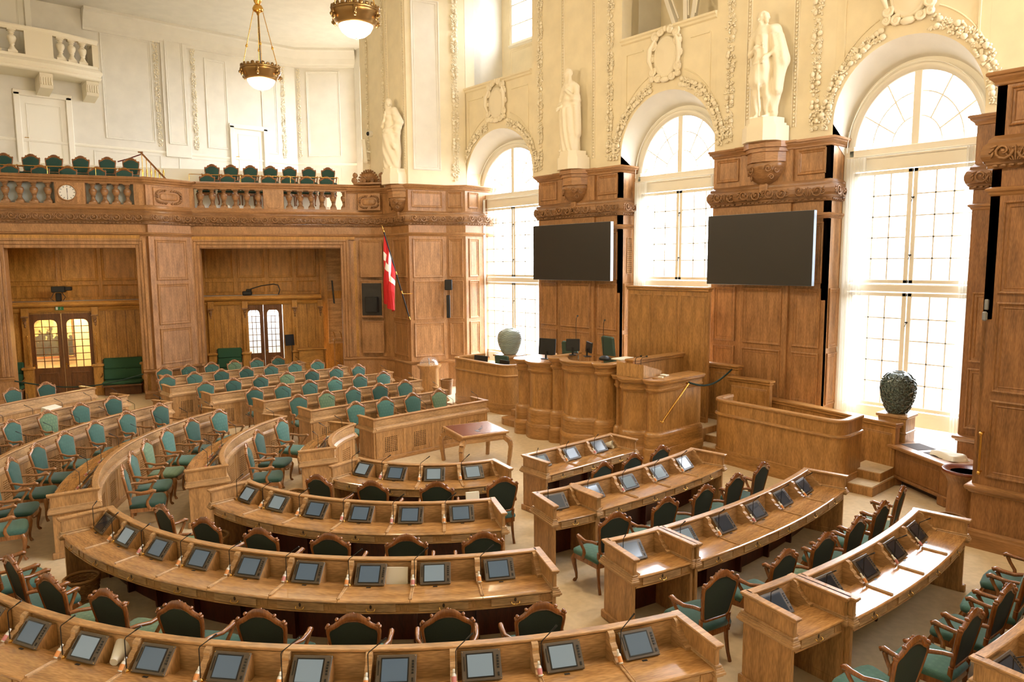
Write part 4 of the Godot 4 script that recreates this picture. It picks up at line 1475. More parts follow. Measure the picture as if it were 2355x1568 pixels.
func door_leaf(parent: Node3D, f: Transform3D, u0: float, u1: float, y1: float, wood: String) -> void:
	var w := u1 - u0
	var g := f * Transform3D(Basis(), Vector3((u0 + u1) / 2, 0, 0))
	var mb := MB.new()
	var gx := w / 2 - 0.13
	for s in [-1, 1]: bx(mb, Vector3(s * (w / 2 - 0.065), y1 / 2, 0), Vector3(0.13, y1, 0.05), 0.004, g)
	bx(mb, Vector3(0, 0.5, 0), Vector3(w - 0.26, 1.0, 0.045), 0.0, g)
	bx(mb, Vector3(0, y1 - 0.1, 0), Vector3(w - 0.26, 0.2, 0.045), 0.0, g)
	# the rounded head of the light
	for s in [-1, 1]:
		var pl := PackedVector2Array([Vector2(s * gx, y1 - 0.2), Vector2(s * gx, y1 - 0.38)])
		for i in 6:
			var a := PI / 2 * i / 5.0
			pl.append(Vector2(s * (gx * 0.5 + cos(a) * gx * 0.5), y1 - 0.38 + sin(a) * 0.18))
		extr(mb, pl, -0.02, 0.02, g)
	var d := part(mb, "door_leaf", mt(wood), parent)
	put(panel_mesh(snappedf(w - 0.36, 0.01), 0.6, wood, 0.07, 0.03), "door_panel", d, g * Transform3D(Basis(), Vector3(0, 0.52, 0.023)))
	mb = MB.new()
	for i in [1, 2]: bx(mb, Vector3(-gx + 2 * gx * i / 3.0, (1.0 + y1 - 0.2) / 2, 0), Vector3(0.022, y1 - 1.2, 0.03), 0.0, g)
	var nr := 7
	for j in range(1, nr): bx(mb, Vector3(0, 1.0 + (y1 - 1.2) * j / nr, 0), Vector3(gx * 2, 0.022, 0.03), 0.0, g)
	part(mb, "glazing_bars", mt(wood), d)
	var key := "dp%.3f" % gx
	if not panel_cache.has(key):
		var pm := MB.new()
		bx(pm, Vector3.ZERO, Vector3(gx * 2 / 3.0 - 0.02, (y1 - 1.2) / nr - 0.02, 0.005))
		panel_cache[key] = mesh_of(pm, mt("pane"))
	for i in 3:
		for j in nr: put(panel_cache[key], "pane", d, g * Transform3D(Basis(), Vector3(-gx + 2 * gx * (i + 0.5) / 3.0, 1.0 + (y1 - 1.2) * (j + 0.5) / nr, 0)))
	mb = MB.new()
	bx(mb, Vector3(-w / 2 + 0.05, 1.05, 0.03), Vector3(0.03, 0.2, 0.008), 0.003, g)
	tube(mb, [g * Vector3(-w / 2 + 0.05, 1.1, 0.03), g * Vector3(-w / 2 + 0.05, 1.1, 0.07), g * Vector3(-w / 2 + 0.16, 1.1, 0.07)], 0.008, 6)
	part(mb, "door_handle", mt("brass"), d)

func pull_bar(f: Transform3D, at: Vector3, h: float, label: String) -> void:
	var mb := MB.new()
	var a := f * at
	var n := f.basis.z
	tube(mb, [a, a + n * 0.07, a + n * 0.08 + Vector3(0, 0.03, 0), a + n * 0.08 + Vector3(0, h - 0.03, 0), a + n * 0.07 + Vector3(0, h, 0), a + Vector3(0, h, 0)], 0.014, 7)
	for y in [0.0, h]: blob(mb, a + n * 0.07 + Vector3(0, y, 0), Vector3(0.022, 0.022, 0.022), Basis(), 7, 5)
	tag(part(mb, "brass_handrail", mt("brass"), self), label, "handrail")

func bench(f: Transform3D, u0: float, u1: float, out: float, label: String) -> void:
	var w := u1 - u0
	var o := f * Vector3((u0 + u1) / 2, 0, out)
	var t := thing("upholstered_bench", label, "bench", o, f.basis.get_euler().y)
	var mb := MB.new()
	bx(mb, Vector3(0, 0.44, 0.28), Vector3(w, 0.12, 0.5), 0.045)
	part(mb, "seat_cushion", mt("cloth_bench"), t)
	var bt := Transform3D(Basis(Vector3.RIGHT, -0.12), Vector3(0, 0.5, 0.07))
	for k in 2:
		mb = MB.new()
		bx(mb, Vector3(0, 0.19 + 0.37 * k, 0), Vector3(w, 0.38, 0.1), 0.04, bt)
		part(mb, "back_cushion", mt("cloth_bench"), t)
	mb = MB.new()
	var nb := int(w / 0.14)
	for i in nb: blob(mb, bt * Vector3(-w / 2 + w * (i + 0.5) / nb, 0.375, 0.045), Vector3(0.012, 0.012, 0.008), Basis(), 6, 4)
	part(mb, "buttons", mt("cloth_bench"), t).set_meta("kind", "stuff")
	mb = MB.new()
	bx(mb, Vector3(0, 0.35, 0.28), Vector3(w, 0.06, 0.52), 0.01)
	bx(mb, Vector3(0, 0.18, 0.2), Vector3(w - 0.1, 0.34, 0.3))
	part(mb, "bench_base", mt("door_wood"), t)
	for s in [-1, 1]:
		mb = MB.new()
		tube(mb, [Vector3(s * (w / 2 + 0.02), 1.2, 0.02), Vector3(s * (w / 2 + 0.02), 0.8, 0.06), Vector3(s * (w / 2 + 0.02), 0.68, 0.2), Vector3(s * (w / 2 + 0.02), 0.66, 0.42)], [0.016, 0.018, 0.02, 0.024], 7)
		part(mb, "arm", mt("chair_wood"), t)

func post_console(parent: Node3D, f: Transform3D, u: float, out: float) -> void:
	# panelled post with a small carved console under the ledge
	var mb := MB.new()
	bx(mb, Vector3(u, 1.5, out + 0.06), Vector3(0.2, 3.0, 0.14), 0.006, f)
	bx(mb, Vector3(u, 0.5, out + 0.1), Vector3(0.28, 1.0, 0.22), 0.01, f)
	bx(mb, Vector3(u, 1.03, out + 0.12), Vector3(0.36, 0.08, 0.32), 0.02, f)
	var p := part(mb, "post", mt("recess"), parent)
	mb = MB.new()
	bx(mb, Vector3(u, 2.72, out + 0.17), Vector3(0.2, 0.05, 0.12), 0.01, f)
	for k in 3: blob(mb, f * Vector3(u, 2.62 - 0.1 * k, out + 0.16 - 0.02 * k), Vector3(0.06 - 0.012 * k, 0.06, 0.04), f.basis, 8, 5)
	var pts := []
	for q in spiral(Vector2(0, 2.62), 0.06, 1.2, 1, 0, 10, 0.2): pts.append(f * Vector3(u + q.x, q.y, out + 0.2))
	tube(mb, pts, 0.012, 5)
	part(mb, "carved_console", mt("oak_carved"), p)

func architrave(parent: Node3D, f: Transform3D, u0: float, u1: float, yt: float, wl: float, wr: float, wt: float) -> void:
	for k in 3:
		var mb := MB.new()
		var a := 1.0 - k / 3.0
		var b := 1.0 - (k + 1) / 3.0
		var z: float = 0.09 - 0.028 * k
		for s in [[u0 - wl * a, u0 - wl * b], [u1 + wr * b, u1 + wr * a]]:
			bx(mb, Vector3((s[0] + s[1]) / 2, (0.98 + yt + wt * a) / 2, z / 2 - 0.03), Vector3(s[1] - s[0], yt + wt * a - 0.98, z + 0.06), 0.012, f)
		bx(mb, Vector3((u0 + u1 + (wr - wl) * b) / 2, yt + wt * (a + b) / 2, z / 2 - 0.03), Vector3(u1 - u0 + (wl + wr) * b, wt * (a - b), z + 0.06), 0.012, f)
		part(mb, "architrave", mt("oak"), parent)

func gallery_wall() -> void:
	var w := struct("wall_left", "oak gallery front over two wide openings")
	var f1 := face(GA, GB)
	var f2 := face(GC, GD)
	var l1 := GA.distance_to(GB)
	var l2 := GC.distance_to(GD)
	var ga0: Vector2 = GA + (GA - GB).normalized() * 4.2
	var pn := (GC - GB).normalized()
	var pf := face(GB, GC)
	var po := Vector2(pf.basis.z.x, pf.basis.z.z) * 0.13
	var pts := [ga0, GB, GB + po, GC + po, GC, GD]
	# faces
	var mb := MB.new()
	var fo := 0.5
	bx(mb, Vector3(l1 / 2 - 2.1, 5.55, -fo / 2), Vector3(l1 + 4.2, 1.24, fo), 0.0, f1)
	bx(mb, Vector3(3.6 + (l1 - 3.6) / 2, 2.5, -fo / 2), Vector3(l1 - 3.6, 5.0, fo), 0.0, f1)
	bx(mb, Vector3(-2.1, 2.5, -fo / 2), Vector3(4.2, 5.0, fo), 0.0, f1)
	bx(mb, Vector3(l2 / 2, 5.55, -fo / 2), Vector3(l2, 1.24, fo), 0.0, f2)
	bx(mb, Vector3(0.15, 2.5, -fo / 2), Vector3(0.3, 5.0, fo), 0.0, f2)
	bx(mb, Vector3(4.99 + (l2 - 4.99) / 2, 2.5, -fo / 2), Vector3(l2 - 4.99, 5.0, fo), 0.0, f2)
	part(mb, "oak_face", mt("oak"), w)
	mb = MB.new()
	slab(mb, GB + po, GC + po, 0.0, 7.0, 0.6)
	part(mb, "pillar", mt("oak"), w)
	var pl := GB.distance_to(GC)
	var pf2 := face(GB + po, GC + po)
	columns(w, pf2, [[0.2, pl - 0.2]], [[1.12, 2.3], [2.42, 3.76], [3.88, 5.2]])
	wood_run(w, pts, false, false)
	for seg in [[ga0, GA + (GB - GA).normalized() * 0.04], [GA + (GB - GA).normalized() * 3.62, GB, GB + po, GC + po, GC, GC + (GD - GC).normalized() * 0.3], [GC + (GD - GC).normalized() * 4.98, GD]]:
		for k in [["dado_moulding", P_DADO], ["plinth", P_BASE]]:
			mb = MB.new()
			sweep(mb, pv(k[1]), line_frames(seg))
			part(mb, k[0], mt("oak_h"), w)
	architrave(w, f1, 0.03, 3.6, 4.93, 0.3, 0.3, 0.33)
	architrave(w, f2, 0.31, 4.99, 4.95, 0.29, 0.3, 0.32)
	# balustrade
	var bm := baluster_mesh("oak_carved")
	for rail in [["bottom_rail", [-0.18, 6.1, 0.02, 6.1, 0.06, 6.16, 0.03, 6.2, 0.02, 6.3, -0.18, 6.3]], ["top_rail", [-0.2, 6.94, 0.04, 6.94, 0.05, 6.99, 0.09, 7.02, 0.1, 7.06, 0.14, 7.09, 0.15, 7.13, 0.11, 7.17, -0.22, 7.17]]]:
		mb = MB.new()
		sweep(mb, pv(rail[1]), line_frames([ga0, GB, GB + po, GC + po, GC, GD, Vector2(-11.74, -4.75), Vector2(-11.5, -5.08), Vector2(-11.1, -5.34)]))
		part(mb, rail[0], mt("oak_h"), w)
	for u in [-2.6, -2.2, -1.8, -1.4, -1.0, -0.6, -0.2, 0.18, 0.55, 0.92, 1.29, 2.5, 2.82, 3.14, 3.46]:
		put(bm, "baluster", w, f1 * Transform3D(Basis(), Vector3(u, 6.29, -0.08)))
	for i in 6: put(bm, "baluster", w, f2 * Transform3D(Basis(), Vector3(0.42 + i * 0.37, 6.29, -0.08)))
	for i in 6: put(bm, "baluster", w, f2 * Transform3D(Basis(), Vector3(3.3 + i * 0.375, 6.29, -0.08)))
	mb = MB.new()
	for q in [[f1, 1.48, 2.3], [f1, 3.65, 3.95], [f2, 0.0, 0.22], [f2, 2.44, 3.12], [f2, 5.2, 5.26]]:
		bx(mb, Vector3((q[1] + q[2]) / 2, 6.62, -0.07), Vector3(q[2] - q[1], 0.68, 0.2), 0.006, q[0])
	part(mb, "pedestal", mt("oak"), w)
	mb = MB.new()
	extr(mb, pv([-0.2, -0.24, -0.14, -0.28, 0.14, -0.28, 0.2, -0.24, 0.24, -0.16, 0.24, 0.2, 0.18, 0.22, 0.16, 0.27, -0.16, 0.27, -0.18, 0.22, -0.24, 0.2, -0.24, -0.16]), 0.0, 0.02, f2 * Transform3D(Basis(), Vector3(2.78, 6.6, 0.03)), 0.006)
	part(mb, "raised_field", mt("oak"), w)
	mb = MB.new()
	bx(mb, Vector3(0.6, 6.62, -0.22), Vector3(6.6, 0.66, 0.02), 0.0, f1)
	part(mb, "backing_board", mt("marble"), w)
	cartouche_wood(w, pf2 * Transform3D(Basis().scaled(Vector3(1.25, 1.0, 1.0)), Vector3(pl / 2, 6.58, 0.06)))
	# clock
	var cf := f1 * Transform3D(Basis(), Vector3(1.83, 6.63, 0.035))
	var ck := thing("wall_clock", "round white clock set into the oak balustrade", "clock", cf.origin, f1.basis.get_euler().y)
	var rx := Transform3D(Basis(Vector3.RIGHT, PI / 2), Vector3.ZERO)
	mb = MB.new()
	extr(mb, pv([-0.28, -0.3, 0.28, -0.3, 0.32, -0.24, 0.32, 0.24, 0.28, 0.3, -0.28, 0.3, -0.32, 0.24, -0.32, -0.24]), 0.0, 0.02, Transform3D(), 0.006)
	part(mb, "clock_board", mt("oak"), ck)
	mb = MB.new()
	lathe(mb, pv([0.225, 0.0, 0.26, 0.0, 0.262, 0.03, 0.245, 0.045, 0.228, 0.035, 0.225, 0.02]), 32, Transform3D(Basis(Vector3.RIGHT, PI / 2), Vector3(0, 0, 0.02)))
	part(mb, "rim", mt("oak_h"), ck)
	mb = MB.new()
	lathe(mb, pv([0.0, 0.012, 0.228, 0.012, 0.228, 0.0]), 32, Transform3D(Basis(Vector3.RIGHT, PI / 2), Vector3(0, 0, 0.022)))
	part(mb, "dial", mt("white_plastic"), ck)
	for i in 12:
		mb = MB.new()
		bx(mb, Vector3(0, 0.19, 0.036), Vector3(0.014, 0.045, 0.003), 0.0, Transform3D(Basis(Vector3.BACK, -TAU * i / 12.0), Vector3.ZERO))
		part(mb, "hour_mark", mt("ink"), ck)
	for h in [[0.03, 0.13, 0.016], [PI + 0.02, 0.17, 0.01]]:
		mb = MB.new()
		bx(mb, Vector3(0, h[1] / 2, 0.04), Vector3(h[2], h[1], 0.004), 0.0, Transform3D(Basis(Vector3.BACK, h[0]), Vector3.ZERO))
		part(mb, "clock_hand", mt("ink"), ck)
	# slim brass rail above the balustrade
	for q in [[f1, -3.9, l1, 0], [f2, 0.1, 5.0, 1]]:
		var t := thing("brass_guard_rail", "slim brass guard rail above the %s balustrade" % ["clock", "flag side"][q[3]], "railing", (q[0] as Transform3D) * Vector3(q[1], 7.17, -0.06), 0.0)
		var inv := t.transform.affine_inverse()
		mb = MB.new()
		tube(mb, [inv * (q[0] * Vector3(q[1], 7.42, -0.06)), inv * (q[0] * Vector3(q[2], 7.42, -0.06))], 0.012, 6)
		part(mb, "top_bar", mt("brass"), t)
		var n := int((q[2] - q[1]) / 1.25)
		for i in n + 1:
			mb = MB.new()
			var u: float = lerpf(q[1], q[2], float(i) / n)
			tube(mb, [inv * (q[0] * Vector3(u, 7.17, -0.06)), inv * (q[0] * Vector3(u, 7.42, -0.06))], 0.009, 6)
			part(mb, "upright", mt("brass"), t)
	shell_crest(face(Vector2(-11.74, -4.75), Vector2(-11.1, -5.34)) * Transform3D(Basis(), Vector3(0.43, 7.17, 0.12)))
	# floor of the gallery in steps, its underside and the rooms below
	var gf := struct("floor_gallery")
	mb = MB.new()
	sweep(mb, pv([-0.25, 5.35, -0.25, 6.45, -1.15, 6.45, -1.15, 6.9, -2.2, 6.9, -2.2, 7.4, -3.1, 7.4, -3.1, 8.0, -7.8, 8.0, -7.8, 5.35]), line_frames([Vector2(-17.3, 9.6), Vector2(-14.75, 1.15), Vector2(-12.7, -4.1)]))
	part(mb, "steps", mt("white_paint"), gf)
	for b in 2: gallery_chairs([f1, f2][b], b)
	recess_one(f1)
	recess_two(f2)
	upper_walls()

func gallery_chairs(f: Transform3D, b: int) -> void:
	var front: Array = [[-1.5, -0.7, 0.1, 0.92, 1.68, 2.5, 3.28], [0.55, 1.22, 1.89, 2.6, 3.27, 3.93, 4.62]][b]
	var rear: Array = [[-1.2, -0.4, 0.35, 1.0, 1.77, 2.55, 3.26], [0.5, 1.15, 1.82, 2.52, 3.2, 3.9, 4.6]][b]
	var turn := atan2(-f.basis.z.x, -f.basis.z.z)
	for r in 2:
		for u in [front, rear][r]:
			var c := place_chair(f * Vector3(u + 0.12 * r, [6.45, 6.9][r], [-0.72, -1.68][r]), turn, "deep", "gallery_wood", "in the %s gallery row behind the %s balustrade" % [["front", "raised"][r], ["clock", "flag side"][b]], "gallery armchairs")
			c.set_meta("label", "carved oak gallery armchair with green upholstery, %s row behind the %s balustrade" % [["front", "raised rear"][r], ["clock", "flag side"][b]])

func shell_crest(f: Transform3D) -> void:
	var t := thing("shell_ornament", "carved oak scallop shell crest on the corner of the gallery rail", "ornament", f.origin, f.basis.get_euler().y)
	var mb := MB.new()
	var rows := []
	for j in 7:
		var line := PackedVector3Array()
		for i in 41:
			var a := PI * i / 40.0
			var r := 0.34 * (j / 6.0)
			var rib := 1.0 + 0.06 * sin(i / 40.0 * PI * 22.0) * (j / 6.0)
			line.append(Vector3(cos(a) * r * rib, 0.08 + sin(a) * r * 1.15 * rib, 0.0 - 0.1 * sin(j / 6.0 * PI * 0.9) + 0.06 + 0.012 * sin(i / 40.0 * PI * 22.0)))
		rows.append(line)
	grid(mb, rows)
	part(mb, "scallop", mt("oak_carved"), t)
	mb = MB.new()
	for i in 15:
		var a := PI * i / 14.0
		blob(mb, Vector3(cos(a) * 0.36, 0.08 + sin(a) * 0.42, 0.03), Vector3(0.042, 0.042, 0.05), Basis(), 6, 4)
	bx(mb, Vector3(0, 0.04, 0.0), Vector3(1.1, 0.08, 0.2), 0.02)
	part(mb, "rim_beads", mt("oak_carved"), t)
	for s in [-1, 1]:
		mb = MB.new()
		for q in [[0.5, 0.14, 0.11], [0.47, 0.32, 0.09], [0.13, 0.14, 0.07]]:
			var pts := []
			for p in spiral(Vector2(q[0] * s, q[1]), q[2], 1.5, -s, PI / 2, 12, 0.15): pts.append(Vector3(p.x, p.y, 0.06))
			tube(mb, pts, 0.026, 6)
			blob(mb, Vector3(q[0] * s, q[1], 0.05), Vector3(q[2], q[2], 0.05), Basis(), 8, 5)
		part(mb, "scroll", mt("oak_carved"), t)

func ledge(parent: Node3D, f: Transform3D, u0: float, u1: float, out: float) -> void:
	var mb := MB.new()
	var g := f * Transform3D(Basis(), Vector3(0, 0, out))
	var fr := [g * Transform3D(Basis(Vector3(0, 0, 1), Vector3.UP, Vector3(-1, 0, 0)), Vector3(u1, 0, 0)), g * Transform3D(Basis(Vector3(0, 0, 1), Vector3.UP, Vector3(-1, 0, 0)), Vector3(u0, 0, 0))]
	sweep(mb, pv([-0.9, 2.86, 0.06, 2.86, 0.08, 2.92, 0.05, 2.96, 0.06, 3.0, 0.1, 3.02, 0.17, 3.05, 0.2, 3.1, 0.17, 3.15, 0.1, 3.17, 0.1, 3.2, -0.9, 3.2]), fr)
	part(mb, "ledge", mt("recess_h"), parent)

func recess_common(w: Node3D, f: Transform3D, u0: float, u1: float, so: float, uo: float) -> void:
	var mb := MB.new()
	bx(mb, Vector3((u0 + u1) / 2, 4.2, uo - 0.05), Vector3(u1 - u0, 2.4, 0.1), 0.0, f)
	part(mb, "panelled_wall", mt("recess"), w)
	mb = MB.new()
	for u in [u0, u1]: bx(mb, Vector3(u, 2.6, (uo - 0.4) / 2), Vector3(0.1, 5.2, -uo + 0.4), 0.0, f)
	bx(mb, Vector3((u0 + u1) / 2, 5.28, uo / 2 - 0.3), Vector3(u1 - u0, 0.1, -uo + 0.8), 0.0, f)
	part(mb, "side_walls", mt("recess"), w)

func corridor(f: Transform3D, u0: float, u1: float, out: float, lamp: Color, e: float, wall: String) -> void:
	var c := struct("wall_corridor")
	var mb := MB.new()
	var d := 2.0
	var um := (u0 + u1) / 2
	bx(mb, Vector3(um, 1.55, out - d), Vector3(u1 - u0, 3.3, 0.08), 0.0, f)
	for u in [u0, u1]: bx(mb, Vector3(u, 1.55, out - d / 2 - 0.05), Vector3(0.08, 3.3, d), 0.0, f)
	bx(mb, Vector3(um, 3.15, out - d / 2 - 0.05), Vector3(u1 - u0, 0.08, d), 0.0, f)
	part(mb, "plaster_face", mt(wall), c)
	var t := thing("added_corridor_lamp", "added globe lamp in the passage behind the %s glazed door" % ("clock side" if u0 < 0.5 else "flag side"), "lamp", f * Vector3(um, 2.9, out - d * 0.55))
	mb = MB.new()
	blob(mb, Vector3.ZERO, Vector3(0.12, 0.12, 0.12), Basis(), 12, 8)
	part(mb, "globe", mt("lamp_glass"), t)
	mb = MB.new()
	tube(mb, [Vector3(0, 0.11, 0), Vector3(0, 0.22, 0)], 0.012, 6)
	part(mb, "stem", mt("brass"), t)
	omni(t.position, e, lamp, 0.12)  # unseen globe lamp added to brighten the passage

func ceiling_tube(f: Transform3D, u: float, out: float, l: float, e: float, label: String) -> void:
	var o := f * Vector3(u, 5.17, out)
	var t := thing("ceiling_lamp", label, "lamp", o, f.basis.get_euler().y)
	var mb := MB.new()
	bx(mb, Vector3(0, 0.02, 0), Vector3(l, 0.04, 0.16), 0.006)
	part(mb, "housing", mt("white_paint"), t)
	mb = MB.new()
	bx(mb, Vector3(0, -0.008, 0), Vector3(l - 0.06, 0.014, 0.12))
	part(mb, "diffuser", mt("lamp_glass"), t)
	var a := AreaLight3D.new()
	a.name = numbered("lamp_light")
	a.area_size = Vector2(l - 0.06, 0.12)
	a.light_energy = e
	a.light_color = Color(1.0, 0.84, 0.56)
	a.area_range = 60.0
	a.shadow_enabled = true
	add_child(a)
	a.transform = Transform3D(f.basis * Basis(Vector3.RIGHT, -PI / 2), o + Vector3(0, -0.03, 0))

func recess_one(f: Transform3D) -> void:
	var w := struct("wall_recess_left")
	var so := -1.6
	var uo := -2.4
	recess_common(w, f, -0.9, 3.75, so, uo)
	for c in [[-0.75, 0.86], [0.98, 2.08], [2.2, 3.3]]:
		panel(w, f, c[0], c[1], 3.86, 5.15, "recess", 0.08, 0.035, uo)
		panel(w, f, c[0], c[1], 3.3, 3.72, "recess", 0.05, 0.025, uo)
	ledge(w, f, -0.9, 3.75, so)
	var mb := MB.new()
	for q in [[-0.9, 0.12], [1.98, 3.75]]: bx(mb, Vector3((q[0] + q[1]) / 2, 1.45, so - 0.03), Vector3(q[1] - q[0], 2.9, 0.06), 0.0, f)
	bx(mb, Vector3(1.05, 2.88, so - 0.03), Vector3(1.9, 0.16, 0.06), 0.0, f)
	part(mb, "boarding", mt("recess"), w)
	mb = MB.new()
	for u in [2.35, 2.65, 2.95, 3.25]: bx(mb, Vector3(u, 2.0, so + 0.004), Vector3(0.012, 1.7, 0.01), 0.0, f)
	part(mb, "board_joints", mt("door_wood"), w)
	for u in [0.05, 2.06, 3.5]: post_console(w, f, u, so)
	var d := struct("door_1", "glazed oak double door behind the clock side rows")
	door_leaf(d, f * Transform3D(Basis(), Vector3(0, 0, so)), 0.14, 1.05, 2.8, "door_wood")
	door_leaf(d, f * Transform3D(Basis(), Vector3(0, 0, so)), 1.06, 1.96, 2.8, "door_wood")
	corridor(f, -0.6, 2.6, so - 0.1, Color(1.0, 0.88, 0.6), 9.0, "plaster")
	picture(f * Transform3D(Basis(), Vector3(0.35, 1.85, so - 2.03)))
	bench(f, 2.2, 3.4, so + 0.08, "long green buttoned bench right of the glazed door")
	bench(f, -0.85, -0.08, so + 0.08, "green bench half hidden by the pillar")
	pull_bar(f, Vector3(0.1, 1.15, so + 0.14), 0.95, "brass rail on the post left of the clock side door")
	pull_bar(f, Vector3(2.06, 1.15, so + 0.14), 0.95, "brass rail on the post right of the clock side door")
	pull_bar(f, Vector3(3.62, 0.9, -0.3), 0.95, "brass rail on the pillar beside the green bench")
	# exit sign
	var es := f * Transform3D(Basis(), Vector3(1.05, 2.98, so + 0.12))
	var t := thing("exit_sign", "small green and white exit sign over the clock side door", "sign", es.origin, f.basis.get_euler().y)
	mb = MB.new()
	bx(mb, Vector3.ZERO, Vector3(0.24, 0.12, 0.02), 0.004)
	part(mb, "sign_board", mt("sign_green"), t)
	mb = MB.new()
	bx(mb, Vector3(-0.07, 0, 0.011), Vector3(0.06, 0.09, 0.003))
	part(mb, "door_symbol", mt("white_plastic"), t)
	mb = MB.new()
	bar(mb, Vector3(0.01, -0.04, 0.012), Vector3(0.035, 0.0, 0.012), 0.012, 0.003)
	bar(mb, Vector3(0.06, -0.04, 0.012), Vector3(0.035, 0.0, 0.012), 0.012, 0.003)
	bar(mb, Vector3(0.035, 0.0, 0.012), Vector3(0.04, 0.025, 0.012), 0.014, 0.003)
	blob(mb, Vector3(0.045, 0.037, 0.012), Vector3(0.009, 0.009, 0.003), Basis(), 6, 4)
	part(mb, "running_figure", mt("white_plastic"), t)
	ceiling_tube(f, 1.6, -1.0, 2.6, 2.0, "long ceiling lamp inside the clock side recess")

func picture(f: Transform3D) -> void:
	var t := thing("framed_painting", "dark landscape painting hanging behind the glazed door", "painting", f.origin, f.basis.get_euler().y)
	var mb := MB.new()
	for s in [-1, 1]:
		bx(mb, Vector3(s * 0.62, 0, 0.05), Vector3(0.08, 1.5, 0.06), 0.01)
		bx(mb, Vector3(0, s * 0.72, 0.05), Vector3(1.3, 0.08, 0.06), 0.01)
	part(mb, "gilt_frame", mt("brass"), t)
	var im := Image.create(64, 64, true, Image.FORMAT_RGB8)
	var nz := noise(0.06, 31, 3)
	for y in 64:
		for x in 64:
			var k := nz.get_noise_2d(x, y)
			var c := Color(0.72, 0.66, 0.48) if y < 26 + k * 16 else Color(0.20, 0.19, 0.10)
			im.set_pixel(x, y, c * (1.0 + 0.4 * k))
	im.generate_mipmaps()
	var q := QuadMesh.new()
	q.size = Vector2(1.2, 1.4)
	var m := basic("painting", Color.WHITE, 0.5)
	m.albedo_texture = ImageTexture.create_from_image(im)
	q.material = m
	put(q, "canvas", t, Transform3D(Basis(), Vector3(0, 0, 0.05)))

func recess_two(f: Transform3D) -> void:
	var w := struct("wall_recess_right")
	var so := -2.2
	var uo := -3.1
	recess_common(w, f, -0.3, 5.5, so, uo)
	for c in [[0.05, 1.06], [1.22, 2.2], [2.36, 3.24], [3.4, 4.15]]:
		panel(w, f, c[0], c[1], 3.86, 5.15, "recess", 0.08, 0.035, uo)
		panel(w, f, c[0], c[1], 3.3, 3.72, "recess", 0.05, 0.025, uo)
	ledge(w, f, -0.3, 4.3, so)
	var mb := MB.new()
	for q in [[-0.3, 1.44], [2.85, 4.3]]: bx(mb, Vector3((q[0] + q[1]) / 2, 1.45, so - 0.03), Vector3(q[1] - q[0], 2.9, 0.06), 0.0, f)
	bx(mb, Vector3(2.15, 2.9, so - 0.03), Vector3(1.5, 0.12, 0.06), 0.0, f)
	part(mb, "boarding", mt("recess"), w)
	mb = MB.new()
	for u in [0.62, 0.88, 1.14, 3.75, 4.05]: bx(mb, Vector3(u, 2.0, so + 0.004), Vector3(0.012, 1.7, 0.01), 0.0, f)
	part(mb, "board_joints", mt("door_wood"), w)
	mb = MB.new()
	bx(mb, Vector3(3.85, 0.55, so + 0.25), Vector3(0.9, 1.1, 0.5), 0.01, f)
	bx(mb, Vector3(3.85, 1.13, so + 0.28), Vector3(1.0, 0.05, 0.6), 0.012, f)
	part(mb, "writing_shelf", mt("recess_h"), w)
	for u in [0.3, 1.5, 3.3, 4.25]: post_console(w, f, u, so)
	mb = MB.new()
	bx(mb, Vector3(4.95, 2.6, uo + 0.3), Vector3(1.3, 5.2, 0.1), 0.0, f)
	part(mb, "side_panelling", mt("recess"), w)
	panel(w, f, 4.55, 5.4, 1.2, 3.0, "desk_pale", 0.08, 0.03, uo + 0.35)  # paler wood: daylight on this return wall put into both panels
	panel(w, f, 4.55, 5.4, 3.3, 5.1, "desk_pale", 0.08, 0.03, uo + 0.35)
	var d := struct("door_2", "glazed oak double door behind the flag side rows")
	var g := f * Transform3D(Basis(), Vector3(0, 0, so))
	door_leaf(d, g, 1.46, 2.14, 2.84, "door_wood")
	door_leaf(d, g, 2.15, 2.83, 2.84, "door_wood")
	corridor(f, 0.8, 3.4, so - 0.1, Color(0.85, 0.93, 1.0), 12.0, "plaster_daylit")  # the cool lamp added here stands in for window daylight
	bench(f, 0.45, 1.32, so + 0.08, "short green bench left of the flag side door")
	pull_bar(f, Vector3(1.5, 1.15, so + 0.14), 0.9, "brass rail on the post left of the flag side door")
	pull_bar(f, Vector3(3.3, 1.3, so + 0.14), 0.7, "brass rail on the post right of the flag side door")
	ceiling_tube(f, 2.3, -1.3, 3.0, 2.0, "long ceiling lamp inside the flag side recess")

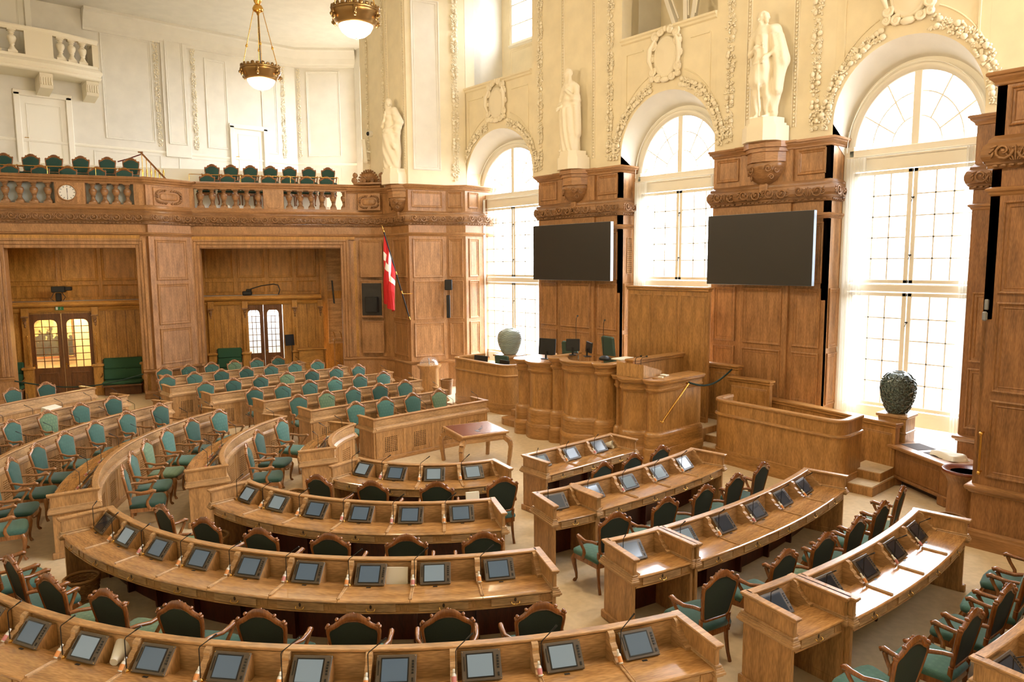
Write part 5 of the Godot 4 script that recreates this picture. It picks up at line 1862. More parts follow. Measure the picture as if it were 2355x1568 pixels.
# ---------- white walls above the gallery ----------
func upper_walls() -> void:
	var w := struct("wall_gallery_back", "white plaster wall behind the gallery seats")
	var ua := Vector2(-20.3, 9.8)
	var ub := Vector2(-20.3, -6.4)
	var uc := Vector2(-18.6, -8.6)
	var mb := MB.new()
	slab(mb, ua, ub, 5.0, 14.0)
	slab(mb, ub, uc, 5.0, 14.0)
	part(mb, "plaster_face", mt("plaster_daylit"), w)
	# end closures far outside the view
	mb = MB.new()
	bx(mb, Vector3(-18.9, 7.0, 12.6), Vector3(0.2, 14, 6.2))
	bx(mb, Vector3(-19.6, 7.0, 9.7), Vector3(1.6, 14, 0.2))
	bx(mb, Vector3(-20.4, 2.5, 1.5), Vector3(0.2, 5.4, 17.0))
	part(mb, "plaster_return", mt("plaster_daylit"), w)
	var fu := face(ua, ub)
	# dado rail and skirting on the wall
	for s in [[ua, ub], [ub, uc]]:
		mb = MB.new()
		sweep(mb, pv([0.0, 8.9, 0.03, 8.92, 0.05, 8.97, 0.05, 9.0, 0.0, 9.02]), line_frames(s))
		part(mb, "dado_moulding", mt("white_paint"), w)
	# plain framed fields
	for q in [[0.2, 3.0, 9.3, 13.4], [8.35, 10.15, 9.3, 13.3], [12.2, 13.1, 9.3, 13.0], [14.6, 15.3, 9.3, 13.0]]:
		put(panel_mesh(q[1] - q[0], q[3] - q[2], "plaster_daylit", 0.1, 0.035), "plaster_panel", w, fu * Transform3D(Basis(), Vector3((q[0] + q[1]) / 2, (q[2] + q[3]) / 2, 0.0)))
	for q in [[0.3, 4.0], [7.9, 10.3], [11.0, 13.2], [14.4, 16.0]]:
		put(panel_mesh(q[1] - q[0], 0.62, "plaster_daylit", 0.06, 0.02), "plaster_panel", w, fu * Transform3D(Basis(), Vector3((q[0] + q[1]) / 2, 8.5, 0.0)))
	var fe := face(ub, uc)
	put(panel_mesh(1.5, 3.8, "plaster_daylit", 0.1, 0.035), "plaster_panel", w, fe * Transform3D(Basis(), Vector3(1.25, 11.2, 0.0)))
	put(panel_mesh(1.5, 0.62, "plaster_daylit", 0.06, 0.02), "plaster_panel", w, fe * Transform3D(Basis(), Vector3(1.25, 8.5, 0.0)))
	# pilaster with a beaded frame between two hanging garlands
	mb = MB.new()
	bx(mb, Vector3(11.0, 11.5, 0.04), Vector3(1.0, 5.4, 0.1), 0.01, fu)
	part(mb, "pilaster", mt("plaster_daylit"), w)
	put(panel_mesh(0.72, 4.3, "plaster_daylit", 0.1, 0.04), "plaster_panel", w, fu * Transform3D(Basis(), Vector3(11.0, 11.45, 0.09)))
	garland_strip(w, fu * Vector3(10.32, 9.15, 0.02), fu * Vector3(10.32, 13.9, 0.02), fu.basis.z, 0.2, 5)
	garland_strip(w, fu * Vector3(11.75, 9.15, 0.02), fu * Vector3(11.75, 13.9, 0.02), fu.basis.z, 0.2, 6)
	garland_strip(w, fu * Vector3(15.6, 9.15, 0.02), fu * Vector3(15.6, 13.2, 0.02), fu.basis.z, 0.2, 7)
	garland_strip(w, fe * Vector3(0.15, 9.15, 0.02), fe * Vector3(0.15, 13.2, 0.02), fe.basis.z, 0.16, 8)
	# coved cornice at the top
	mb = MB.new()
	sweep(mb, pv([0.0, 13.25, 0.06, 13.27, 0.08, 13.35, 0.12, 13.4, 0.2, 13.6, 0.4, 13.85, 0.5, 13.9, 0.5, 14.0, 0.0, 14.0]), line_frames([Vector2(-20.3, 2.0), ub, uc]))
	part(mb, "cornice", mt("plaster_daylit"), w)
	# doors in the gallery back wall
	white_door("door_3", fu, 6.35, 1.45, 8.0, 10.55, w)
	white_door("door_4", fu, 13.95, 1.3, 8.0, 10.25, w)
	white_door("door_5", fu, 5.2, 1.6, 11.9, 14.2, w)
	balcony(fu)
	# the wall with a tall window seen edge on
	var ws := struct("window_7", "tall side window seen edge on beside the corner statue")
	mb = MB.new()
	var zz := -8.6
	for r in [[-18.6, -18.1, 5.0, 14.0], [-14.6, -12.6, 5.0, 14.0], [-18.1, -14.6, 5.0, 9.0], [-18.1, -14.6, 13.2, 14.0]]:
		bx(mb, Vector3((r[0] + r[1]) / 2, (r[2] + r[3]) / 2, zz), Vector3(r[1] - r[0], r[3] - r[2], 0.2))
	part(mb, "plaster_face", mt("plaster_daylit"), ws)
	mb = MB.new()
	for x in [-18.05, -16.4, -14.65]: bx(mb, Vector3(x, 11.1, zz), Vector3(0.1, 4.2, 0.1), 0.01)
	for y in [9.1, 11.0, 13.15]: bx(mb, Vector3(-16.35, y, zz), Vector3(3.5, 0.1, 0.1), 0.01)
	part(mb, "window_frame", mt("white_paint"), ws)
	for x in [-17.2, -15.5]:
		for y in [10.05, 12.05]:
			mb = MB.new()
			bx(mb, Vector3(x, y, zz), Vector3(1.6, 1.85, 0.006))
			part(mb, "pane", mt("pane"), ws)
	# plaster over the oak corner, out to the window wall
	var wc := struct("wall_corner_plaster")
	mb = MB.new()
	slab(mb, Vector2(-12.75, -5.55), Vector2(-9.4, -5.36), 7.02, 14.0, 0.3)
	slab(mb, Vector2(-9.4, -5.36), Vector2(-9.05, -6.7), 7.02, 14.0, 0.3)
	slab(mb, Vector2(-9.05, -6.7), Vector2(-8.85, -7.42), 7.02, 14.0, 0.3)
	bx(mb, Vector3(-12.7, 10.5, -7.1), Vector3(0.2, 7.0, 3.1))
	part(mb, "plaster_face", mt("plaster"), wc)
	var fg := face(Vector2(-9.4, -5.36), Vector2(-9.05, -6.7))
	put(panel_mesh(1.0, 5.6, "plaster_daylit", 0.12, 0.04), "plaster_panel", wc, fg * Transform3D(Basis(), Vector3(0.69, 10.35, 0.0)))
	var fh := face(Vector2(-12.75, -5.55), Vector2(-9.4, -5.36))
	garland_strip(wc, fh * Vector3(0.5, 7.3, 0.02), fh * Vector3(0.5, 13.9, 0.02), fh.basis.z, 0.18, 11)
	garland_strip(wc, fh * Vector3(1.75, 7.3, 0.02), fh * Vector3(1.75, 13.9, 0.02), fh.basis.z, 0.18, 12)
	var fk := face(Vector2(-9.05, -6.7), Vector2(-8.85, -7.42))
	garland_strip(wc, fk * Vector3(0.36, 7.2, 0.03), fk * Vector3(0.36, 13.9, 0.03), fk.basis.z, 0.26, 13)
	mb = MB.new()
	egg_run(mb, fh, 2.05, 7.55, 13.9)
	egg_run(mb, fh, 3.2, 7.55, 13.9)
	var eg := part(mb, "beaded_moulding", mt("plaster_ornament"), wc)
	eg.set_meta("kind", "stuff")

func egg_run(mb: MB, f: Transform3D, u: float, y0: float, y1: float) -> void:
	var n := int((y1 - y0) / 0.085)
	for i in n: blob(mb, f * Vector3(u, lerpf(y0, y1, (i + 0.5) / n), 0.012), Vector3(0.035, 0.034, 0.022), f.basis, 6, 4)
	for s in [-0.05, 0.05]: bx(mb, Vector3(u + s, (y0 + y1) / 2, 0.01), Vector3(0.02, y1 - y0, 0.03), 0.0, f)

func white_door(called: String, f: Transform3D, u: float, wd: float, y0: float, y1: float, w: Node3D) -> void:
	var d := struct(called)
	var mb := MB.new()
	for s in [-1, 1]: bx(mb, Vector3(u + s * (wd / 2 + 0.09), (y0 + y1) / 2, 0.05), Vector3(0.2, y1 - y0 + 0.2, 0.12), 0.02, f)
	bx(mb, Vector3(u, y1 + 0.09, 0.05), Vector3(wd + 0.4, 0.2, 0.12), 0.02, f)
	part(mb, "door_case", mt("white_paint"), d)
	mb = MB.new()
	bx(mb, Vector3(u, (y0 + y1) / 2, 0.006), Vector3(wd, y1 - y0, 0.012), 0.0, f)
	var l := part(mb, "door_leaf", mt("white_paint"), d)
	put(panel_mesh(snappedf(wd - 0.36, 0.01), snappedf((y1 - y0) * 0.8, 0.01), "white_paint", 0.06, 0.02), "door_panel", l, f * Transform3D(Basis(), Vector3(u, (y0 + y1) / 2, 0.012)))
	mb = MB.new()
	tube(mb, [f * Vector3(u - wd / 2 + 0.08, y0 + 1.05, 0.01), f * Vector3(u - wd / 2 + 0.08, y0 + 1.05, 0.06), f * Vector3(u - wd / 2 + 0.2, y0 + 1.05, 0.06)], 0.012, 6)
	part(mb, "door_handle", mt("brass"), l)

func balcony(f: Transform3D) -> void:
	# plaster balcony on brackets, high on the wall
	var o := f * Vector3(5.0, 0, 0)
	var t := thing("plaster_balcony", "white plaster balcony with balusters on carved brackets high on the wall", "balcony", Vector3(o.x, 11.2, o.z), f.basis.get_euler().y)
	var pts := [Vector2(-4.0, 1.3), Vector2(1.55, 1.3), Vector2(3.05, 0.95), Vector2(3.12, 0.0)]
	var fr := line_frames_local(pts)
	var mb := MB.new()
	sweep(mb, pv([-1.4, 0.0, 0.0, 0.0, 0.06, 0.03, 0.1, 0.1, 0.06, 0.14, 0.1, 0.2, 0.14, 0.28, 0.06, 0.38, 0.0, 0.42, -1.4, 0.42]).duplicate(), fr.slice(0, 2))
	for k in 2: sweep(mb, pv([-0.5, 0.0, 0.0, 0.0, 0.06, 0.03, 0.1, 0.1, 0.06, 0.14, 0.1, 0.2, 0.14, 0.28, 0.06, 0.38, 0.0, 0.42, -0.5, 0.42]), fr.slice(1 + k, 3 + k))
	extr(mb, pv([-4.0, 0.0, 3.12, 0.0, 3.05, 0.95, 1.55, 1.3, -4.0, 1.3]), 0.05, 0.42, Transform3D(Basis(Vector3.RIGHT, Vector3(0, 0, 1), Vector3.UP), Vector3.ZERO))
	part(mb, "balcony_floor", mt("plaster_ornament"), t)
	mb = MB.new()
	sweep(mb, pv([-0.2, 1.3, 0.0, 1.3, 0.03, 1.36, 0.05, 1.42, 0.04, 1.47, -0.2, 1.47]), fr)
	sweep(mb, pv([-0.16, 0.42, 0.0, 0.42, 0.0, 0.52, -0.16, 0.52]), fr)
	part(mb, "hand_rail", mt("plaster_ornament"), t)
	for q in [[-2.4, 1.22, 0.36, 0.18], [1.18, 1.22, 0.84, 0.18], [3.0, 0.46, 0.2, 0.9]]:
		mb = MB.new()
		bx(mb, Vector3(q[0], 0.91, q[1]), Vector3(q[2], 0.8, q[3]))
		part(mb, "pier", mt("plaster_ornament"), t)
	var bm := baluster_mesh("plaster_ornament", 0.14, 0.78)
	for i in 9: put(bm, "baluster", t, Transform3D(Basis(), Vector3(-3.6 + i * 0.34 if i < 3 else -1.9 + (i - 3) * 0.46, 0.52, 1.2)))
	for i in 3: put(bm, "baluster", t, Transform3D(Basis(), Vector3(1.85 + i * 0.36, 0.52, 1.13 - i * 0.085)))
	for u in [-1.75, 1.35, 2.85]:
		mb = MB.new()
		var dz := 1.15 if u < 2 else 0.85
		extr(mb, pv([0.0, 0.05, dz, 0.05, dz + 0.02, -0.1, dz - 0.05, -0.24, dz - 0.02, -0.42, dz - 0.08, -0.5, 0.0, -0.62]), -0.2, 0.2, Transform3D(Basis(Vector3(0, 0, 1), Vector3.UP, Vector3(-1, 0, 0)), Vector3(u, 0, 0)))
		for k in 5: tube(mb, [Vector3(u - 0.15 + k * 0.075, -0.14, dz - 0.01), Vector3(u - 0.15 + k * 0.075, -0.28, dz - 0.03), Vector3(u - 0.15 + k * 0.075, -0.4, dz - 0.01)], 0.028, 6)
		part(mb, "bracket", mt("plaster_ornament"), t)

func line_frames_local(pts: Array) -> Array:
	return line_frames(pts)

# ---------- plaster garlands ----------
func garland_piece(mb: MB, c: Vector3, x: Vector3, y: Vector3, z: Vector3, s: float, rng: RandomNumberGenerator) -> void:
	var b := Basis(x, y, z)
	match rng.randi() % 4:
		0:   # round flower
			for k in 6:
				var a := TAU * k / 6.0
				blob(mb, c + b * Vector3(cos(a) * s * 0.55, sin(a) * s * 0.55, s * 0.12), Vector3(s * 0.42, s * 0.3, s * 0.22), b * Basis(Vector3.BACK, a), 6, 4)
			blob(mb, c + z * s * 0.3, Vector3(s, s, s) * 0.28, b, 6, 4)
		1:   # fruit
			blob(mb, c + z * s * 0.2, Vector3(s * 0.75, s * 0.8, s * 0.55), b, 7, 5)
		2:   # leaves
			for k in 4:
				var a := rng.randf() * TAU
				blob(mb, c + b * Vector3(cos(a) * s * 0.5, sin(a) * s * 0.5, s * 0.08), Vector3(s * 0.8, s * 0.3, s * 0.17), b * Basis(Vector3.BACK, a) * Basis(Vector3.UP, -0.35), 6, 4)
		3:   # berries
			for k in 5: blob(mb, c + b * Vector3(rng.randf_range(-0.7, 0.7) * s, rng.randf_range(-0.7, 0.7) * s, s * 0.15), Vector3(s, s, s) * 0.36, b, 6, 4)

func garland_strip(parent: Node3D, a: Vector3, b: Vector3, nrm: Vector3, wd: float, sd: int) -> void:
	var mb := MB.new()
	var rng := RandomNumberGenerator.new()
	rng.seed = sd
	var y := (b - a).normalized()
	var x := y.cross(nrm).normalized()
	var l := a.distance_to(b)
	var n := int(l / (wd * 0.48))
	for i in n:
		var t := (i + 0.5) / n
		var ph := fposmod(t * l / (wd * 3.2), 1.0)
		var k := 0.62 + 0.38 * sin(ph * PI)
		for j in 2:
			var c := a.lerp(b, t) + x * (j - 0.5) * wd * 0.55 * k + y * rng.randf_range(-0.03, 0.03)
			garland_piece(mb, c, x, y, nrm, wd * 0.34 * k, rng)
	var o := part(mb, "garland", mt("plaster_ornament"), parent)
	o.set_meta("kind", "stuff")

func garland_arc(parent: Node3D, pts: Array, nrm: Vector3, w0: float, w1: float, sd: int) -> void:
	var mb := MB.new()
	var rng := RandomNumberGenerator.new()
	rng.seed = sd
	for i in pts.size() - 1:
		var p: Vector3 = pts[i]
		var q: Vector3 = pts[i + 1]
		var y := (q - p).normalized()
		var x := y.cross(nrm).normalized()
		var wd := lerpf(w0, w1, float(i) / pts.size())
		var k := 0.7 + 0.3 * absf(sin(float(i) * 0.42))
		for j in 2: garland_piece(mb, p + x * (j - 0.5) * wd * 0.55 * k, x, y, nrm, wd * 0.36 * k, rng)
	var o := part(mb, "garland", mt("plaster_ornament"), parent)
	o.set_meta("kind", "stuff")

# ---------- the podium and the boxes beside it ----------
func bay_line(parts: Array) -> Array:
	# parts: [x0, x1, z, bulge]: bowed runs joined into one outline walked from left to right
	var o := []
	for q in parts:
		var n := 10 if q[3] > 0.02 else 1
		for i in n + 1:
			var t := float(i) / n
			var p := Vector2(lerpf(q[0], q[1], t), q[2] + q[3] * sin(t * PI) * (1.0 if n > 1 else 0.0))
			if o.is_empty() or o[-1].distance_to(p) > 0.01: o.append(p)
	return o

func carcass(called: String, label: String, cat: String, line: Array, h: float, plinth: float, back_z: float, top_mat := "podium_h", cap := 0.12) -> Node3D:
	var mid: Vector2 = line[line.size() / 2]
	var t := thing(called, label, cat, Vector3(mid.x, 0, mid.y))
	var loc := []
	for p in line: loc.append(p - mid)
	var fr := line_frames(loc)
	var mb := MB.new()
	sweep(mb, pv([-0.06, 0.0, 0.0, 0.0, 0.0, h - 0.04, -0.06, h - 0.04]), fr, true, true, false)
	part(mb, "front", mt("podium"), t)
	mb = MB.new()
	sweep(mb, pv([0.0, 0.0, 0.1, 0.0, 0.1, plinth * 0.42, 0.085, plinth * 0.5, 0.07, plinth * 0.53, 0.07, plinth * 0.93, 0.055, plinth, 0.03, plinth + 0.03, 0.0, plinth + 0.05]), fr)
	part(mb, "plinth", mt("podium_h"), t)
	mb = MB.new()
	sweep(mb, pv([0.0, h - 0.3, 0.02, h - 0.29, 0.025, h - 0.26, 0.05, h - 0.25, 0.055, h - 0.22, 0.03, h - 0.2, 0.035, h - 0.12, cap * 0.7, h - 0.1, cap * 0.85, h - 0.07, cap * 0.85, h - 0.045, cap, h - 0.035, cap, h - 0.01, cap - 0.015, h, -0.1, h, -0.1, h - 0.04, 0.0, h - 0.04]), fr)
	part(mb, "cornice", mt("podium_h"), t)
	mb = MB.new()
	var pl := PackedVector2Array()
	for p in loc: pl.append(Vector2(p.x, p.y))
	pl.append(Vector2(loc[-1].x, back_z - mid.y))
	pl.append(Vector2(loc[0].x, back_z - mid.y))
	extr(mb, pl, h - 0.045, h - 0.004, Transform3D(Basis(Vector3.RIGHT, Vector3(0, 0, 1), Vector3.UP), Vector3.ZERO))
	part(mb, "desk_board", mt(top_mat), t)
	return t

func box_wall(called: String, label: String, line: Array, h: float) -> Node3D:
	# plain curved parapet: board, a projecting bead below the top band, capping
	var mid: Vector2 = line[line.size() / 2]
	var t := thing(called, label, "enclosure", Vector3(mid.x, 0, mid.y))
	var loc := []
	for p in line: loc.append(p - mid)
	var fr := line_frames(loc)
	var mb := MB.new()
	sweep(mb, pv([-0.08, 0.0, 0.0, 0.0, 0.0, h - 0.05, -0.08, h - 0.05]), fr)
	part(mb, "board", mt("podium"), t)
	for q in [["skirting", [0.0, 0.0, 0.02, 0.0, 0.02, 0.3, 0.0, 0.31]], ["bead", [0.0, h - 0.36, 0.035, h - 0.35, 0.045, h - 0.33, 0.03, h - 0.3, 0.0, h - 0.29]], ["capping", [-0.1, h - 0.05, 0.03, h - 0.05, 0.035, h - 0.02, 0.02, h, -0.09, h]]]:
		mb = MB.new()
		sweep(mb, pv(q[1]), fr)
		part(mb, q[0], mt("podium_h"), t)
	return t

func rounded(pts: Array, r: float) -> Array:
	# rounds the inner corners of a plan line
	var o := [pts[0]]
	for i in range(1, pts.size() - 1):
		var p: Vector2 = pts[i]
		var a: Vector2 = p + (pts[i - 1] - p).normalized() * r
		var b: Vector2 = p + (pts[i + 1] - p).normalized() * r
		for k in 7:
			var t := k / 6.0
			o.append(a.lerp(p, t).lerp(p.lerp(b, t), t))
	o.append(pts[-1])
	return o

func parapet(called: String, label: String, a: Vector2, b: Vector2, y0: float, h: float, wd := 0.12, cols := 1) -> void:
	var f := face(a, b)
	var l := a.distance_to(b)
	var t := thing(called, label, "partition", Vector3(a.x, 0, a.y), f.basis.get_euler().y)
	var mb := MB.new()
	bx(mb, Vector3(l / 2, (y0 + h) / 2 - 0.04, -wd / 2), Vector3(l, h - y0 - 0.08, wd), 0.004)
	part(mb, "board", mt("podium"), t)
	mb = MB.new()
	bx(mb, Vector3(l / 2, h - 0.02, -wd / 2), Vector3(l + 0.08, 0.05, wd + 0.12), 0.012)
	bx(mb, Vector3(l / 2, h - 0.07, -wd / 2), Vector3(l + 0.04, 0.06, wd + 0.07), 0.012)
	part(mb, "capping", mt("podium_h"), t)
	for i in cols: put(panel_mesh(snappedf(l / cols - 0.12, 0.01), snappedf(h - y0 - 0.34, 0.01), "podium", 0.04, 0.014), "panel", t, Transform3D(Basis(), Vector3(l * (i + 0.5) / cols, (y0 + h) / 2 - 0.04, 0.0)))
	mb = MB.new()
	bx(mb, Vector3(l / 2, y0 + 0.07, 0.01), Vector3(l, 0.14, 0.02), 0.004)
	part(mb, "skirting", mt("podium_h"), t)

func office_chair(at: Vector3, turn: float, hb: float, label: String) -> void:
	var t := thing("office_chair", label, "chair", at, turn)
	var mb := MB.new()
	extr(mb, pv([-0.2, 0.0, 0.2, 0.0, 0.24, 0.5 * hb, 0.24, hb - 0.03, 0.2, hb, -0.2, hb, -0.24, hb - 0.03, -0.24, 0.5 * hb]), -0.03, 0.04, Transform3D(Basis(Vector3.RIGHT, 0.12), Vector3(0, 0.55, 0.2)), 0.02)
	part(mb, "backrest", mt("cloth_back_light"), t)
	mb = MB.new()
	bx(mb, Vector3(0, 0.46, -0.02), Vector3(0.5, 0.1, 0.48), 0.04)
	part(mb, "seat", mt("cloth_back_light"), t)
	mb = MB.new()
	lathe(mb, pv([0.0, 0.05, 0.03, 0.05, 0.03, 0.42, 0.0, 0.42]), 10)
	part(mb, "column", mt("grey_metal"), t)
	for i in 5:
		mb = MB.new()
		var a := TAU * i / 5.0
		bar(mb, Vector3(0, 0.08, 0), Vector3(cos(a) * 0.28, 0.05, sin(a) * 0.28), 0.04, 0.03)
		blob(mb, Vector3(cos(a) * 0.27, 0.03, sin(a) * 0.27), Vector3(0.03, 0.03, 0.03), Basis(), 6, 4)
		part(mb, "foot", mt("black"), t)
	for s in [-1, 1]:
		mb = MB.new()
		tube(mb, [Vector3(s * 0.27, 0.46, 0.0), Vector3(s * 0.29, 0.66, 0.05), Vector3(s * 0.29, 0.68, -0.12)], 0.018, 6)
		part(mb, "armrest", mt("black"), t)

func computer_monitor(at: Vector3, turn: float, w: float, h: float, label: String) -> void:
	var t := thing("computer_monitor", label, "monitor", at, turn)
	var mb := MB.new()
	bx(mb, Vector3(0, h / 2 + 0.1, 0), Vector3(w, h, 0.035), 0.01, Transform3D(Basis(Vector3.RIGHT, -0.1), Vector3.ZERO))
	part(mb, "panel_case", mt("black"), t)
	mb = MB.new()
	bx(mb, Vector3(0, 0.1, 0.03), Vector3(0.05, 0.2, 0.03), 0.005)
	bx(mb, Vector3(0, 0.008, 0.02), Vector3(w * 0.5, 0.016, 0.16), 0.006)
	part(mb, "stand", mt("black"), t)

func stage_mic(at: Vector3, h: float, bend: Vector3, label: String) -> void:
	var t := thing("stage_microphone", label, "microphone", at)
	var mb := MB.new()
	lathe(mb, pv([0.0, 0.0, 0.06, 0.0, 0.06, 0.015, 0.015, 0.03, 0.0, 0.03]), 12)
	part(mb, "foot", mt("iron"), t)
	mb = MB.new()
	tube(mb, [Vector3(0, 0.02, 0), Vector3(0, h * 0.8, 0), Vector3(0, h * 0.93, 0) + bend * 0.25, Vector3(0, h, 0) + bend], 0.007, 6)
	part(mb, "neck", mt("iron"), t)
	mb = MB.new()
	tube(mb, [Vector3(0, h, 0) + bend, Vector3(0, h + 0.01, 0) + bend * 1.3], [0.02, 0.022], 8)
	part(mb, "capsule", mt("black"), t)

func vase(at: Vector3, h: float, r: float, m: String, label: String, wavy: bool) -> void:
	var t := thing("ceramic_vase", label, "vase", at)
	var mb := MB.new()
	var prof := [[0.5, 0.0], [0.58, 0.04], [0.74, 0.16], [0.9, 0.34], [1.0, 0.55], [1.0, 0.68], [0.9, 0.82], [0.66, 0.93], [0.42, 0.975], [0.36, 0.985], [0.4, 1.0], [0.34, 1.0], [0.3, 0.96], [0.0, 0.9]]
	var rows := []
	for q in prof:
		var line := PackedVector3Array()
		for j in 36:
			var a := TAU * j / 36.0
			line.append(Vector3(cos(a) * q[0] * r, q[1] * h, sin(a) * q[0] * r))
		rows.append(line)
	grid(mb, rows, true)
	part(mb, "body", mt(m), t)
	mb = MB.new()
	var rng := RandomNumberGenerator.new()
	rng.seed = 9 + int(wavy)
	var rad := func(y: float) -> float:
		for i in prof.size() - 1:
			if y <= prof[i + 1][1]: return lerpf(prof[i][0], prof[i + 1][0], (y - prof[i][1]) / (prof[i + 1][1] - prof[i][1])) * r
		return 0.3 * r
	if wavy:
		for k in 17:
			var y0: float = 0.06 + 0.052 * k
			var pts := []
			for j in 49:
				var a := TAU * j / 48.0
				var y: float = y0 + 0.014 * sin(a * 9.0 + k * 0.7) + 0.008 * sin(a * 5 + k)
				pts.append(Vector3(cos(a), 0, sin(a)) * (rad.call(y) + 0.008) + Vector3(0, y * h, 0))
			tube(mb, pts, 0.013, 5, false)
	else:
		for k in 150:
			var y: float = 0.05 + 0.88 * (k + 0.5) / 150.0
			var a0 := k * 2.399
			var pts := []
			var s := 0.05 * rng.randf_range(0.8, 1.3)
			var rot := rng.randf() * TAU
			for j in 8:
				var u := (j / 7.0 - 0.5) * 2.0
				var lx := u * s
				var ly := sin(u * 3.0) * s * 0.55
				var px := lx * cos(rot) - ly * sin(rot)
				var py := lx * sin(rot) + ly * cos(rot)
				var yy: float = clampf(y + py / h, 0.02, 0.97)
				var rr: float = rad.call(yy) + 0.012
				var aa := a0 + px / rr
				pts.append(Vector3(cos(aa) * rr, yy * h, sin(aa) * rr))
			tube(mb, pts, 0.013, 5)
	var rl := part(mb, "relief", mt(m), t)
	rl.set_meta("kind", "stuff")

func wicker_basket(at: Vector3, h: float, r: float, label: String) -> void:
	var t := thing("wicker_basket", label, "basket", at)
	var mb := MB.new()
	var n := 18
	var nr := int(h / 0.022)
	for k in nr:
		var y := h * (k + 0.5) / nr
		var rr := lerpf(r * 0.72, r, y / h)
		var pts := []
		for j in n * 2 + 1:
			var a := TAU * j / (n * 2.0)
			pts.append(Vector3(cos(a) * (rr + 0.006 * (1 if (j + k) & 1 else -1)), y, sin(a) * (rr + 0.006 * (1 if (j + k) & 1 else -1))))
		tube(mb, pts, 0.0115, 5, false)
	part(mb, "weave", mt("wicker"), t)
	mb = MB.new()
	for j in n:
		var a := TAU * j / n
		tube(mb, [Vector3(cos(a) * r * 0.72, 0, sin(a) * r * 0.72), Vector3(cos(a) * r, h, sin(a) * r)], 0.007, 4)
	part(mb, "stakes", mt("wicker"), t)
	mb = MB.new()
	var rim := []
	for j in 25: rim.append(Vector3(cos(TAU * j / 24.0) * r, h, sin(TAU * j / 24.0) * r))
	tube(mb, rim, 0.02, 7, false)
	part(mb, "rim", mt("wicker"), t)
	mb = MB.new()
	lathe(mb, pv([0.0, 0.01, r * 0.7, 0.01, r * 0.7, 0.02, 0.0, 0.02]), 18)
	part(mb, "bottom", mt("wicker"), t)

func plinth_block(called: String, label: String, at: Vector3, w: float, d: float, h: float) -> void:
	var t := thing(called, label, "plinth", at)
	var mb := MB.new()
	bx(mb, Vector3(0, h / 2, 0), Vector3(w * 0.88, h - 0.1, d * 0.88), 0.01)
	part(mb, "shaft", mt("board"), t)
	mb = MB.new()
	bx(mb, Vector3(0, h - 0.03, 0), Vector3(w, 0.06, d), 0.012)
	part(mb, "top_slab", mt("desk_pale"), t)
	mb = MB.new()
	bx(mb, Vector3(0, 0.06, 0), Vector3(w * 0.98, 0.12, d * 0.98), 0.02)
	bx(mb, Vector3(0, h * 0.55, 0), Vector3(w * 0.94, 0.05, d * 0.94), 0.015)
	part(mb, "foot_moulding", mt("desk_pale"), t)

